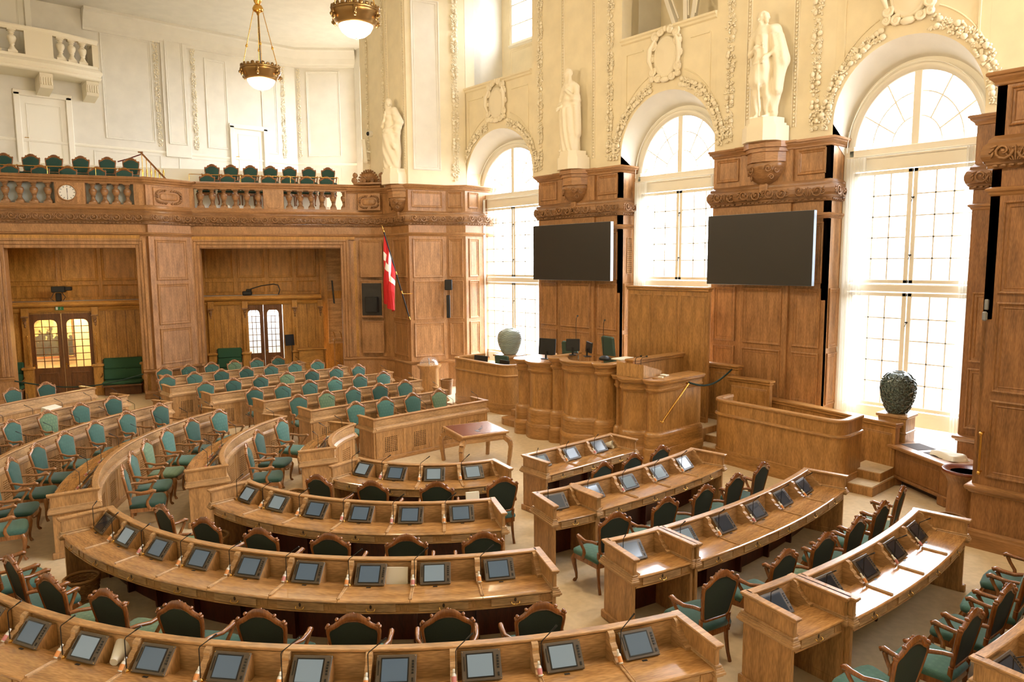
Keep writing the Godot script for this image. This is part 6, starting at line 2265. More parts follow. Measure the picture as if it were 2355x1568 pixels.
func podium_area() -> void:
	tri_tex(basic("cloth_back_light", Color(0.27, 0.36, 0.31), 0.9), mt("cloth_bench").albedo_texture, 2.0)
	# raised floor with steps
	var fl := struct("floor_podium")
	var mb := MB.new()
	for q in [[-3.2, 2.9, -7.4, -5.6, 0.17], [-3.0, 2.85, -7.4, -6.0, 0.34], [-2.9, 3.2, -7.4, -6.45, 0.5], [-2.1, 2.1, -6.5, -4.3, 0.5], [-5.6, -3.1, -7.4, -5.3, 0.17], [5.4, 6.15, -6.6, -5.35, 0.17], [5.5, 6.1, -6.7, -5.8, 0.34]]:
		bx(mb, Vector3((q[0] + q[1]) / 2, q[4] / 2, (q[2] + q[3]) / 2), Vector3(q[1] - q[0], q[4], q[3] - q[2]), 0.006)
	part(mb, "step", mt("podium"), fl)
	mb = MB.new()
	for q in [[-3.2, 2.88, -7.4, -5.62, 0.17], [-3.0, 2.83, -7.4, -6.02, 0.34], [-2.9, 3.18, -7.4, -6.47, 0.5], [-2.08, 2.08, -6.5, -4.3, 0.5], [-5.6, -3.12, -7.4, -5.32, 0.17], [5.42, 6.13, -6.6, -5.37, 0.17], [5.52, 6.1, -6.7, -5.82, 0.34]]:
		bx(mb, Vector3((q[0] + q[1]) / 2, q[4] + 0.006, (q[2] + q[3]) / 2), Vector3(q[1] - q[0], 0.012, q[3] - q[2]))
	part(mb, "step_carpet", mt("carpet"), fl)
	mb = MB.new()
	var sr := rounded([Vector2(-3.25, -4.6), Vector2(-3.25, -4.12), Vector2(-2.3, -4.12)], 0.3)
	var pl := PackedVector2Array(sr)
	pl.append(Vector2(-2.3, -5.3)); pl.append(Vector2(-3.25, -5.3))
	extr(mb, pl, 0.0, 0.17, Transform3D(Basis(Vector3.RIGHT, Vector3(0, 0, 1), Vector3.UP), Vector3.ZERO))
	var p2 := PackedVector2Array([Vector2(-3.2, -4.55), Vector2(-2.3, -4.5), Vector2(-2.3, -5.3), Vector2(-3.2, -5.3)])
	extr(mb, p2, 0.17, 0.34, Transform3D(Basis(Vector3.RIGHT, Vector3(0, 0, 1), Vector3.UP), Vector3.ZERO))
	part(mb, "side_step", mt("podium"), fl)
	# the presiding desk: two bowed bodies and the lectern
	var l1 := [Vector2(-2.24, -5.3)] + bay_line([[-2.24, -2.24, -4.0, 0.0], [-2.22, -1.82, -3.98, 0.16], [-1.8, -0.95, -3.98, 0.24]]) + [Vector2(-0.93, -4.3)]
	carcass("clerk_desk", "bowed oak clerk's desk left of the presiding desk", "desk", l1, 1.94, 0.72, -4.9)
	var l2 := [Vector2(-0.93, -4.8)] + bay_line([[-0.93, -0.93, -4.0, 0.0], [-0.92, -0.6, -3.98, 0.15], [-0.57, 0.49, -3.98, 0.32], [0.52, 0.86, -3.98, 0.15]]) + [Vector2(0.88, -5.4)]
	carcass("presiding_desk", "tall bowed oak presiding desk in the middle of the podium", "desk", l2, 2.1, 0.75, -5.0)
	var l3 := [Vector2(0.98, -4.6)] + bay_line([[0.98, 0.98, -4.15, 0.0], [0.99, 1.1, -4.12, 0.06], [1.12, 1.82, -4.15, 0.28], [1.84, 2.16, -4.15, 0.12]]) + [Vector2(2.18, -5.65)]
	var lc := carcass("speaker_lectern", "bowed oak speaker's lectern right of the presiding desk", "lectern", l3, 1.86, 0.66, -4.7)
	mb = MB.new()
	extr(mb, pv([0.0, 0.0, 0.62, 0.0, 0.62, 0.12, 0.0, 0.3]), -0.38, 0.38, Transform3D(Basis(Vector3(0, 0, -1), Vector3.UP, Vector3(1, 0, 0)), Vector3(1.45, 1.86, -4.02) - lc.position))
	part(mb, "reading_slope", mt("board"), lc)
	mb = MB.new()
	bx(mb, Vector3(2.02, 1.84, -4.95) - lc.position, Vector3(0.38, 0.06, 1.4), 0.012)
	part(mb, "side_capping", mt("podium_h"), lc)
	parapet("podium_parapet", "dark capped oak parapet running from the presiding desk to the wall", Vector2(1.02, -6.9), Vector2(0.98, -4.5), 0.5, 2.16, 0.14, 3)
	parapet("podium_board", "tall plain oak board in front of the middle window", Vector2(-0.61, -6.4), Vector2(1.83, -6.4), 0.5, 3.76, 0.1, 3)
	parapet("side_partition", "panelled oak partition with a green rope hook", Vector2(0.95, -6.92), Vector2(2.35, -6.92), 0.5, 1.9, 0.12, 2)
	parapet("low_partition", "lower panelled oak partition beside the rope", Vector2(2.22, -6.75), Vector2(3.26, -6.75), 0.4, 1.66, 0.12, 1)
	parapet("long_partition", "long low oak partition with a carved number plate behind the box", Vector2(3.05, -7.05), Vector2(6.1, -6.42), 0.0, 1.22, 0.14, 3)
	box_wall("bench_box", "curved plain oak box right of the steps", rounded([Vector2(2.72, -6.0), Vector2(2.72, -5.3), Vector2(5.68, -5.05), Vector2(5.66, -5.95)], 0.32), 1.4)
	box_wall("clerk_box", "curved plain oak box left of the podium with screens inside", rounded([Vector2(-6.45, -6.2), Vector2(-6.45, -4.9), Vector2(-3.85, -4.9), Vector2(-3.6, -5.9)], 0.35), 1.46)
	mb = MB.new()
	bx(mb, Vector3(-5.1, 1.02, -5.3), Vector3(2.2, 0.05, 0.6), 0.01)
	tag(part(mb, "work_top", mt("podium_h"), self), "oak work top inside the left curved box", "table")
	# rail and rope
	mb = MB.new()
	tube(mb, [Vector3(2.3, 0.98, -4.1), Vector3(2.3, 1.02, -4.14), Vector3(2.3, 1.7, -5.0)], 0.022, 8)
	for q in [Vector3(2.24, 0.98, -4.1), Vector3(2.24, 1.7, -5.0)]: tube(mb, [q, q + Vector3(0.06, 0, 0)], 0.02, 7)
	blob(mb, Vector3(2.3, 0.97, -4.09), Vector3(0.03, 0.03, 0.03), Basis(), 8, 5)
	tag(part(mb, "brass_handrail", mt("brass"), self), "sloping brass handrail on the side of the lectern", "handrail")
	mb = MB.new()
	var pts := []
	for i in 13:
		var t := i / 12.0
		pts.append(Vector3(lerpf(2.3, 2.25, t), lerpf(1.72, 1.82, t) - 0.2 * sin(t * PI), lerpf(-5.02, -6.8, t)))
	tube(mb, pts, 0.022, 7)
	tag(part(mb, "barrier_rope", mt("rope_green"), self), "dark green barrier rope closing the steps by the lectern", "rope")
	# on the podium
	computer_monitor(Vector3(-1.5, 1.94, -4.3), 0.25, 0.5, 0.42, "black monitor seen from behind on the clerk's desk")
	computer_monitor(Vector3(-0.72, 2.1, -4.45), 0.7, 0.34, 0.3, "small black monitor on the presiding desk")
	computer_monitor(Vector3(-0.25, 2.1, -4.5), -0.5, 0.42, 0.26, "tilted black screen on the presiding desk")
	computer_monitor(Vector3(-5.5, 1.05, -5.3), 0.15, 0.56, 0.4, "black monitor at the end of the left curved box")
	computer_monitor(Vector3(-4.45, 1.05, -5.35), -0.1, 0.48, 0.36, "black monitor near the clerk's desk in the left curved box")
	stage_mic(Vector3(-0.9, 2.1, -4.75), 0.95, Vector3(0.14, 0, 0.1), "tall microphone beside the small monitor on the presiding desk")
	stage_mic(Vector3(0.06, 2.1, -4.7), 0.9, Vector3(0.12, 0, 0.1), "tall microphone beside the tilted screen on the presiding desk")
	stage_mic(Vector3(1.25, 1.86, -4.45), 0.4, Vector3(0.1, 0, -0.05), "left of two thin microphones on the lectern")
	stage_mic(Vector3(1.45, 1.86, -4.4), 0.42, Vector3(0.1, 0, -0.05), "right of two thin microphones on the lectern")
	office_chair(Vector3(-0.1, 0.51, -5.5), -0.25, 1.5, "tall green president's chair behind the presiding desk")
	office_chair(Vector3(-1.7, 0.51, -5.6), 0.2, 1.25, "green chair behind the clerk's desk")
	office_chair(Vector3(-5.0, 0.18, -5.95), 0.3, 0.85, "green chair inside the left curved box")
	office_chair(Vector3(-3.9, 0.18, -6.1), 0.0, 0.85, "green chair beside the pale vase plinth")
	mb = MB.new()
	lathe(mb, pv([0.0, 0.0, 0.13, 0.0, 0.14, 0.03, 0.12, 0.07, 0.06, 0.1, 0.0, 0.1]), 16, Transform3D(Basis(), Vector3(0.42, 2.1, -4.35)))
	tag(part(mb, "call_bell", mt("black"), self), "round black bell on the presiding desk", "bell")
	for q in [["open book lying beside the black bell", Vector3(0.62, 2.115, -4.62), Vector3(0.3, 0.03, 0.22)], ["white papers on the flat end of the presiding desk", Vector3(0.55, 2.11, -4.95), Vector3(0.25, 0.02, 0.3)], ["white card on the lectern corner", Vector3(1.95, 1.89, -4.6), Vector3(0.16, 0.03, 0.12)], ["tissue pack on the lectern corner", Vector3(2.04, 1.885, -4.35), Vector3(0.12, 0.03, 0.05)], ["paper strip on the clerk's desk", Vector3(-1.2, 1.948, -4.2), Vector3(0.18, 0.012, 0.06)]]:
		mb = MB.new()
		bx(mb, q[1], q[2], 0.004)
		tag(part(mb, "papers", mt("paper"), self), q[0], "papers")
	# vases
	plinth_block("vase_plinth", "pale oak plinth under the grey wavy vase", Vector3(-5.9, 0, -6.85), 0.85, 0.75, 1.41)
	vase(Vector3(-5.9, 1.41, -6.85), 0.86, 0.385, "ceramic_pale", "pale grey green vase with wavy ribs by the far window", true)
	plinth_block("vase_plinth", "pale oak plinth under the dark vase", Vector3(5.91, 0.55, -6.95), 0.6, 0.55, 0.78)
	vase(Vector3(5.91, 1.33, -6.95), 0.84, 0.31, "ceramic_dark", "dark glazed vase with curled relief by the near window", false)
	# ballot table
	var t := thing("ballot_table", "square oak table with a brown leather top in the open floor", "table", Vector3(-0.6, 0, -1.28), deg_to_rad(-14))
	mb = MB.new()
	bx(mb, Vector3(0, 0.66, 0), Vector3(1.02, 0.14, 1.02), 0.01)
	bx(mb, Vector3(0, 0.755, 0), Vector3(1.12, 0.05, 1.12), 0.015)
	part(mb, "table_frame", mt("desk_h"), t)
	mb = MB.new()
	bx(mb, Vector3(0, 0.783, 0), Vector3(1.0, 0.006, 1.0))
	part(mb, "leather_top", mt("leather"), t)
	mb = MB.new()
	for q in [[0.05, -0.12, 0.035], [0.14, -0.05, 0.035], [-0.1, -0.2, 0.02]]: lathe(mb, pv([0.0, 0.786, q[2], 0.786, q[2], 0.79, q[2] * 0.6, 0.79, 0.0, 0.7895]), 12, Transform3D(Basis(), Vector3(q[0], 0, q[1])))
	bx(mb, Vector3(0.26, 0.788, 0.06), Vector3(0.16, 0.004, 0.08))
	part(mb, "inlay_fittings", mt("iron"), t)
	for sx in [-1, 1]:
		for sz in [-1, 1]:
			mb = MB.new()
			var dx := Vector3(sx, 0, sz).normalized()
			var lp := []
			for q in [[0.55, 0.66], [0.68, 0.64], [0.79, 0.56], [0.82, 0.46], [0.79, 0.2], [0.76, 0.0]]: lp.append(dx * q[0] + Vector3(0, q[1], 0))
			for k in lp.size() - 1: bar(mb, lp[k], lp[k + 1], lerpf(0.1, 0.06, k / 5.0), lerpf(0.11, 0.06, k / 5.0), dx.cross(Vector3.UP))
			part(mb, "leg", mt("desk"), t)
	# under the near window: cover, towel, round stand
	var ra := Vector2(5.95, -6.55)
	var rb := Vector2(7.3, -5.7)
	var rf := face(ra, rb)
	var rl := ra.distance_to(rb)
	t = thing("radiator_cover", "oak radiator cover with a dark gap below under the near window", "cabinet", Vector3(ra.x, 0, ra.y), rf.basis.get_euler().y)
	mb = MB.new()
	bx(mb, Vector3(rl / 2, 0.42, -0.04), Vector3(rl, 0.56, 0.08), 0.004)
	bx(mb, Vector3(rl / 2, 0.17, -0.02), Vector3(rl, 0.06, 0.12), 0.02)
	for u in [0.16, rl - 0.16]: bx(mb, Vector3(u, 0.09, -0.05), Vector3(0.2, 0.18, 0.16), 0.02)
	part(mb, "body", mt("oak_dark"), t)
	put(panel_mesh(snappedf(rl - 0.5, 0.01), 0.4, "oak_dark", 0.03, 0.01), "panel", t, Transform3D(Basis(), Vector3(rl / 2, 0.42, 0.0)))
	mb = MB.new()
	bx(mb, Vector3(rl / 2, 0.76, -0.28), Vector3(rl + 0.06, 0.07, 0.74), 0.02)
	part(mb, "top", mt("oak_h"), t)
	mb = MB.new()
	for u in [0.4, 1.0]: bx(mb, Vector3(u, 0.797, -0.32), Vector3(0.46, 0.006, 0.4))
	bx(mb, Vector3(rl / 2, 0.1, -0.3), Vector3(rl - 0.3, 0.18, 0.3))  # dark block painted as the shade in the gap below the cover
	part(mb, "grate_and_gap_shade", mt("dark"), t)
	mb = MB.new()
	var rows := []
	for j in 9:
		var line := PackedVector3Array()
		for i in 13:
			var u := i / 12.0
			var v := j / 8.0
			line.append(rf * Vector3(0.85 + u * 0.62, 0.80 + (0.09 if i > 0 and i < 12 and j > 0 and j < 8 else 0.0) + 0.014 * sin(u * 9 + v * 5), -0.5 + v * 0.36))
		rows.append(line)
	grid(mb, rows)
	tag(part(mb, "folded_towel", mt("paper"), self), "folded checked cloth on the radiator cover", "towel")
	t = thing("washstand", "round dark topped oak stand in the corner by the near window", "stand", Vector3(7.72, 0, -5.05))
	mb = MB.new()
	lathe(mb, pv([0.0, 0.0, 0.3, 0.0, 0.3, 0.12, 0.25, 0.16, 0.24, 0.7, 0.28, 0.8, 0.34, 0.86, 0.34, 0.9, 0.0, 0.9]), 20)
	part(mb, "drum", mt("oak_dark"), t)
	mb = MB.new()
	lathe(mb, pv([0.0, 0.9, 0.22, 0.9, 0.26, 0.93, 0.34, 0.94, 0.35, 0.91, 0.33, 0.89]), 20)
	part(mb, "bowl", mt("leather"), t)
	t = thing("water_niche", "half round oak water stand with a chrome tap before the corner panel", "stand", Vector3(-8.35, 0, -5.35), deg_to_rad(45))
	mb = MB.new()
	lathe(mb, pv([0.0, 0.0, 0.36, 0.0, 0.36, 0.1, 0.32, 0.12, 0.32, 0.82, 0.4, 0.9, 0.42, 0.97, 0.0, 0.97]), 18)
	part(mb, "drum", mt("podium"), t)
	mb = MB.new()
	lathe(mb, pv([0.3, 0.97, 0.33, 0.98, 0.3, 1.08, 0.2, 1.2, 0.0, 1.24]), 16)
	part(mb, "glass_hood", mt("pane"), t)
	mb = MB.new()
	tube(mb, [Vector3(0, 0.97, 0), Vector3(0, 1.14, 0), Vector3(0, 1.18, 0.04), Vector3(0, 1.15, 0.1)], 0.018, 7)
	part(mb, "tap", mt("grey_metal"), t)
	wicker_basket(Vector3(1.25, 0, 6.55), 0.42, 0.2, "wicker waste basket at the aisle end of the nine seat row")
	wicker_basket(Vector3(0.9, 0, 4.78), 0.4, 0.2, "wicker waste basket under the aisle end of the six seat row")
	wicker_basket(Vector3(-0.2, 0, 3.05), 0.4, 0.19, "wicker waste basket standing in the aisle by the innermost rows")
	wicker_basket(Vector3(7.8, 0, -4.2), 0.36, 0.2, "wicker waste basket at the window end of the mirror bright row")
	wicker_basket(Vector3(-7.7, 0, -5.6), 0.5, 0.2, "wicker waste basket beside the left curved box")
	wicker_basket(Vector3(2.45, 0.52, -6.6), 0.36, 0.16, "wicker waste basket on the steps beside the lectern")

# ---------- things on the walls and about the hall ----------
func tv(x0: float, x1: float, y0: float, y1: float, z: float, label: String) -> void:
	var t := thing("wall_display", label, "screen", Vector3((x0 + x1) / 2, (y0 + y1) / 2, z))
	var w := x1 - x0
	var h := y1 - y0
	var mb := MB.new()
	bx(mb, Vector3(0, 0, -0.06), Vector3(w, h, 0.12), 0.006)
	part(mb, "casing", mt("tv_edge"), t)
	mb = MB.new()
	bx(mb, Vector3(0, 0, 0.001), Vector3(w - 0.01, h - 0.01, 0.006))
	part(mb, "panel_face", mt("screen_off"), t)
	mb = MB.new()
	for s in [-1, 1]: bx(mb, Vector3(s * w * 0.3, 0, -0.2), Vector3(0.1, h * 0.6, 0.2))
	bx(mb, Vector3(0, 0, -0.14), Vector3(w * 0.8, h * 0.3, 0.06))
	part(mb, "bracket", mt("black"), t)

func flag_pole() -> void:
	var p0 := Vector3(-9.25, 2.45, -5.2)
	var p1 := Vector3(-9.5, 5.42, -4.42)
	var t := thing("flag", "red flag with a white cross hanging from a slanted black pole", "flag", p0)
	var d := p1 - p0
	var mb := MB.new()
	tube(mb, [Vector3.ZERO, d], 0.024, 8)
	part(mb, "pole", mt("black"), t)
	mb = MB.new()
	for k in [0.0, 0.3, 0.52]: tube(mb, [d * k, d * (k + 0.035)], 0.03, 8)
	tube(mb, [d, d * 1.02], 0.03, 8)
	for s in [-1, 1]: tube(mb, [d * 1.02, d * 1.035 + Vector3(0.05 * s, 0, 0.03 * s), d * 1.075], [0.012, 0.012, 0.006], 6)
	tube(mb, [d * 0.3, d * 0.3 + Vector3(0.1, 0, -0.35)], 0.012, 6)
	part(mb, "brass_fittings", mt("brass"), t)
	var red := MB.new()
	var wht := MB.new()
	var nu := 22
	var nv := 18
	var pos := func(u: float, v: float) -> Vector3:
		var h: Vector3 = d * lerpf(0.985, 0.56, v)
		var drop := u * lerpf(2.25, 1.35, v)
		var g := minf(1.0, u * 1.6)
		var x := lerpf(h.x, d.x - 0.12 + 0.5 * v, g) + 0.1 * sin(v * 15.0 + u * 2.0) * g
		var z := lerpf(h.z, d.z * 0.9 + 0.05, g) + 0.1 * cos(v * 15.0 + u * 2.0) * g
		return Vector3(x, h.y - drop * (0.75 + 0.25 * u), z)
	for i in nu:
		for j in nv:
			var u := float(i) / nu
			var v := float(j) / nv
			var m: MB = wht if (u > 0.3 and u < 0.43) or (v > 0.42 and v < 0.56) else red
			m.quad(pos.call(u, v), pos.call(u + 1.0 / nu, v), pos.call(u + 1.0 / nu, v + 1.0 / nv), pos.call(u, v + 1.0 / nv))
	part(red, "red_field", mt("red_flag"), t)
	part(wht, "white_cross", mt("white_flag"), t)

func chandelier(at: Vector3, label: String) -> void:
	var t := thing("chandelier", label, "chandelier", at)
	var mb := MB.new()
	lathe(mb, pv([0.36, -0.12, 0.4, -0.1, 0.41, -0.06, 0.44, -0.03, 0.46, 0.02, 0.5, 0.06, 0.51, 0.12, 0.485, 0.14, 0.5, 0.16, 0.49, 0.2, 0.44, 0.2, 0.42, 0.06, 0.36, -0.08]), 36)
	part(mb, "bronze_rim", mt("bronze"), t)
	mb = MB.new()
	for i in 24:
		var a := TAU * i / 24.0
		var c := Vector3(cos(a), 0, sin(a))
		blob(mb, c * 0.49 + Vector3(0, 0.215, 0), Vector3(0.055, 0.035 + 0.02 * (i & 1), 0.022), Basis(Vector3.UP, -a + PI / 2), 6, 4)
	for i in 6:
		var a := TAU * (i + 0.5) / 6.0
		var c := Vector3(cos(a), 0, sin(a))
		var b := Basis(Vector3.UP, -a + PI / 2)
		for q in [[0.52, 0.08, 0.05], [0.5, -0.01, 0.045], [0.55, 0.02, 0.03]]: blob(mb, c * q[0] + Vector3(0, q[1], 0), Vector3(q[2], q[2] * 1.3, 0.035), b, 7, 5)
	part(mb, "leaf_ornament", mt("bronze"), t).set_meta("kind", "stuff")
	mb = MB.new()
	lathe(mb, pv([0.0, -0.36, 0.08, -0.352, 0.2, -0.31, 0.3, -0.23, 0.35, -0.14, 0.36, -0.1]), 32)
	part(mb, "glass_bowl", mt("lamp_glass"), t)
	mb = MB.new()
	blob(mb, Vector3(0, -0.37, 0), Vector3(0.022, 0.026, 0.022), Basis(), 8, 5)
	part(mb, "finial", mt("bronze"), t)
	for i in 4:
		var a := TAU * (i + 0.2) / 4.0
		var c := Vector3(cos(a), 0, sin(a))
		mb = MB.new()
		tube(mb, [c * 0.44 + Vector3(0, 0.2, 0), c * 0.12 + Vector3(0, 1.6, 0)], 0.011, 6)
		for q in [[0.32, 0.72, 0.035], [0.31, 0.76, 0.022], [0.38, 0.45, 0.016], [0.22, 1.15, 0.016]]: blob(mb, c * q[0] + Vector3(0, q[1], 0), Vector3(q[2], q[2], q[2]), Basis(), 8, 5)
		part(mb, "suspension_rod", mt("brass"), t)
	mb = MB.new()
	lathe(mb, pv([0.0, 1.5, 0.03, 1.52, 0.05, 1.58, 0.13, 1.62, 0.14, 1.68, 0.1, 1.76, 0.06, 1.78, 0.1, 1.86, 0.1, 1.95, 0.05, 2.0, 0.03, 2.1, 0.03, 4.7, 0.0, 4.7]), 16)
	part(mb, "hub", mt("brass"), t)
	mb = MB.new()
	tube(mb, [Vector3(0.0, 0.1, 0), Vector3(0, 1.5, 0)], 0.012, 6)
	part(mb, "cable", mt("iron"), t)
	omni(at + Vector3(0, -0.62, 0), 14.0, Color(1.0, 0.90, 0.74), 0.22)

func wall_box(label: String, called: String, c: Vector3, s: Vector3, turn: float, m := "black", bev := 0.02) -> Node3D:
	var t := thing(called, label, "speaker", c, turn)
	var mb := MB.new()
	bx(mb, Vector3.ZERO, s, bev)
	part(mb, "cabinet", mt(m), t)
	mb = MB.new()
	bx(mb, Vector3(0, 0, s.z / 2 + 0.003), Vector3(s.x * 0.86, s.y * 0.9, 0.008), 0.002)
	part(mb, "front_grille", mt("iron"), t)
	mb = MB.new()
	bx(mb, Vector3(0, 0, -s.z / 2 - 0.05), Vector3(0.05, 0.12, 0.1))
	part(mb, "wall_mount", mt("iron"), t)
	return t

func furnishings() -> void:
	tv(-5.03, -1.84, 3.84, 5.5, -7.1, "large blank dark wall screen between the far and middle windows")
	tv(1.3, 3.97, 3.82, 5.47, -7.1, "large blank dark wall screen between the middle and near windows")
	flag_pole()
	# loudspeaker in a dark field of the corner panelling, speakers at the corner pier
	var cf := face(Vector2(-11.74, -4.75), Vector2(-11.1, -5.34))
	var mb := MB.new()
	bx(mb, Vector3(0.43, 3.09, 0.165), Vector3(0.72, 1.16, 0.02), 0.0, cf)
	part(mb, "speaker_field", mt("screen_off"), get_node("wall_corner_left"))
	wall_box("black loudspeaker in the dark panel beside the flag", "loudspeaker", cf * Vector3(0.47, 2.9, 0.3), Vector3(0.46, 0.56, 0.2), cf.basis.get_euler().y)
	wall_box("black box speaker high on the corner pier", "loudspeaker", Vector3(-8.75, 3.62, -6.5), Vector3(0.26, 0.36, 0.26), 0.9)
	wall_box("slim black column speaker on the corner pier", "column_speaker", Vector3(-8.78, 2.86, -6.5), Vector3(0.13, 0.8, 0.14), 0.9)
	# cameras on the ledges
	var f1 := face(GA, GB)
	var f2 := face(GC, GD)
	var t := thing("television_camera", "black remote television camera on the clock side ledge", "camera", f1 * Vector3(1.0, 3.2, -1.75), f1.basis.get_euler().y)
	mb = MB.new()
	bx(mb, Vector3(0, 0.14, 0), Vector3(0.16, 0.28, 0.16), 0.02)
	part(mb, "pan_head", mt("black"), t)
	mb = MB.new()
	bx(mb, Vector3(0.02, 0.4, 0.02), Vector3(0.4, 0.2, 0.24), 0.02)
	bx(mb, Vector3(0.3, 0.42, 0.04), Vector3(0.22, 0.13, 0.14), 0.02)
	part(mb, "body", mt("black"), t)
	mb = MB.new()
	tube(mb, [Vector3(-0.1, 0.3, 0.1), Vector3(-0.2, 0.1, 0.14), Vector3(-0.12, 0.02, 0.12)], 0.012, 6)
	tube(mb, [Vector3(0.12, 0.3, 0.1), Vector3(0.22, 0.14, 0.12), Vector3(0.14, 0.03, 0.1)], 0.012, 6)
	part(mb, "cable", mt("iron"), t)
	t = thing("television_camera", "black rail camera with a looping cable on the flag side ledge", "camera", f2 * Vector3(1.6, 3.2, -2.3), f2.basis.get_euler().y)
	mb = MB.new()
	bx(mb, Vector3(0, 0.09, 0), Vector3(0.34, 0.16, 0.3), 0.03)
	bx(mb, Vector3(0.06, 0.2, 0), Vector3(0.2, 0.1, 0.2), 0.03)
	part(mb, "body", mt("black"), t)
	mb = MB.new()
	tube(mb, [Vector3(0.1, 0.24, 0), Vector3(0.5, 0.36, 0), Vector3(0.95, 0.42, 0), Vector3(1.12, 0.38, 0), Vector3(1.18, 0.2, 0), Vector3(1.12, 0.02, 0)], 0.022, 7)
	part(mb, "cable_chain", mt("iron"), t)
	mb = MB.new()
	bx(mb, f2 * Vector3(1.3, 3.212, -2.3), Vector3(0.2, 0.02, 2.6), 0.0, Transform3D())
	mb = MB.new()
	bx(mb, Vector3(1.3, 3.212, -2.3), Vector3(2.8, 0.024, 0.2), 0.004, f2)
	tag(part(mb, "camera_rail", mt("grey_metal"), self), "grey metal camera rail on the flag side ledge", "rail")
	mb = MB.new()
	bx(mb, Vector3(1.4, 3.212, -1.75), Vector3(4.2, 0.02, 0.06), 0.004, f1)
	tag(part(mb, "camera_rail", mt("grey_metal"), self), "slim camera rail on the clock side ledge", "rail")
	# music stand, small table with brass taps, dark screen, stanchion ropes
	t = thing("reading_stand", "black reading stand before the flag side door", "stand", f2 * Vector3(3.15, 0, -1.5), f2.basis.get_euler().y)
	mb = MB.new()
	tube(mb, [Vector3(0, 0, 0), Vector3(0, 1.4, 0)], 0.014, 7)
	for i in 3: tube(mb, [Vector3(0, 0.25, 0), Vector3(cos(i * 2.1) * 0.28, 0.0, sin(i * 2.1) * 0.28)], 0.01, 5)
	part(mb, "post", mt("black"), t)
	mb = MB.new()
	bx(mb, Vector3(0, 1.52, 0.03), Vector3(0.36, 0.42, 0.02), 0.005, Transform3D(Basis(Vector3.UP, 0.5) * Basis(Vector3.RIGHT, -0.12), Vector3.ZERO))
	part(mb, "desk_plate", mt("black"), t)
	t = thing("small_stand", "slender oak stand with brass taps behind the pillar", "table", f2 * Vector3(4.86, 0, -0.75), f2.basis.get_euler().y)
	mb = MB.new()
	bx(mb, Vector3(0, 1.55, 0), Vector3(0.42, 0.06, 0.36), 0.01)
	part(mb, "top", mt("podium_h"), t)
	for s in [[-1, -1], [1, -1], [-1, 1], [1, 1]]:
		mb = MB.new()
		bx(mb, Vector3(0.17 * s[0], 0.76, 0.14 * s[1]), Vector3(0.04, 1.52, 0.04))
		part(mb, "leg", mt("podium"), t)
	mb = MB.new()
	for x in [-0.12, 0.12]: tube(mb, [Vector3(x, 1.58, 0), Vector3(x - 0.05, 1.8, 0), Vector3(x - 0.09, 1.86, 0)], 0.014, 6)
	part(mb, "taps", mt("brass"), t)
	mb = MB.new()
	bx(mb, Vector3(4.9, 3.05, -0.85), Vector3(0.05, 0.85, 0.5), 0.01, f2 * Transform3D(Basis(Vector3.BACK, 0.06), Vector3.ZERO))
	tag(part(mb, "side_screen", mt("black"), self), "black screen seen edge on inside the flag side recess", "screen")
	t = thing("floor_stanchion", "grey metal lift post beside the left pillar", "post", f1 * Vector3(-0.15, 0, -0.45))
	mb = MB.new()
	bx(mb, Vector3(0, 0.03, 0), Vector3(0.3, 0.06, 0.3), 0.01)
	bx(mb, Vector3(0, 0.9, -0.05), Vector3(0.08, 1.8, 0.08), 0.01)
	part(mb, "post", mt("grey_metal"), t)
	mb = MB.new()
	tube(mb, [Vector3(0, 1.8, 0), Vector3(0.1, 1.78, 0.04), Vector3(0.14, 1.6, 0.05), Vector3(0.16, 0.2, 0.06)], 0.025, 8)
	part(mb, "arm", mt("grey_metal"), t)
	for q in [[Vector3(0.05, 0.86, 0.12), Vector3(3.6, 0.86, 0.12), 0.3, f1, "green barrier rope across the clock side opening"]]:
		var pts := []
		for i in 15:
			var u := i / 14.0
			pts.append((q[3] as Transform3D) * (q[0].lerp(q[1], u) - Vector3(0, q[2] * sin(u * PI), 0)))
		mb = MB.new()
		tube(mb, pts, 0.022, 6)
		tag(part(mb, "barrier_rope", mt("rope_green"), self), q[4], "rope")
	# stair railing in the gallery
	t = thing("stair_railing", "brass balustered stair rail with a red rope in the gallery", "railing", f1 * Vector3(3.7, 7.4, -2.2), f1.basis.get_euler().y)
	for i in 6:
		mb = MB.new()
		var x := i * 0.13
		lathe(mb, pv([0.0, -0.4, 0.02, -0.4, 0.012, -0.2, 0.026, 0.1, 0.03, 0.2, 0.012, 0.3, 0.014, 0.82 - x * 1.25, 0.0, 0.82 - x * 1.25]), 8, Transform3D(Basis(), Vector3(x, 0, 0)))
		part(mb, "baluster", mt("brass"), t)
	mb = MB.new()
	bar(mb, Vector3(-0.02, 0.84, 0), Vector3(0.72, -0.05, 0), 0.09, 0.06)
	bx(mb, Vector3(-0.03, 0.85, 0), Vector3(0.16, 0.04, 0.12), 0.01)
	part(mb, "hand_rail", mt("gallery_wood"), t)
	mb = MB.new()
	tube(mb, [Vector3(-0.02, 0.78, 0), Vector3(-0.4, 0.62, 0), Vector3(-0.75, 0.5, 0)], 0.02, 6)
	part(mb, "rope", mt("rope_red"), t)
	# brass bar and latch on the near wall
	t = thing("brass_door_bar", "vertical brass bar with ball ends on the near oak wall", "handle", Vector3(8.18, 1.2, -4.08))
	mb = MB.new()
	tube(mb, [Vector3(0, 0, 0.06), Vector3(0, 0.6, 0.06)], 0.016, 8)
	part(mb, "bar", mt("brass"), t)
	mb = MB.new()
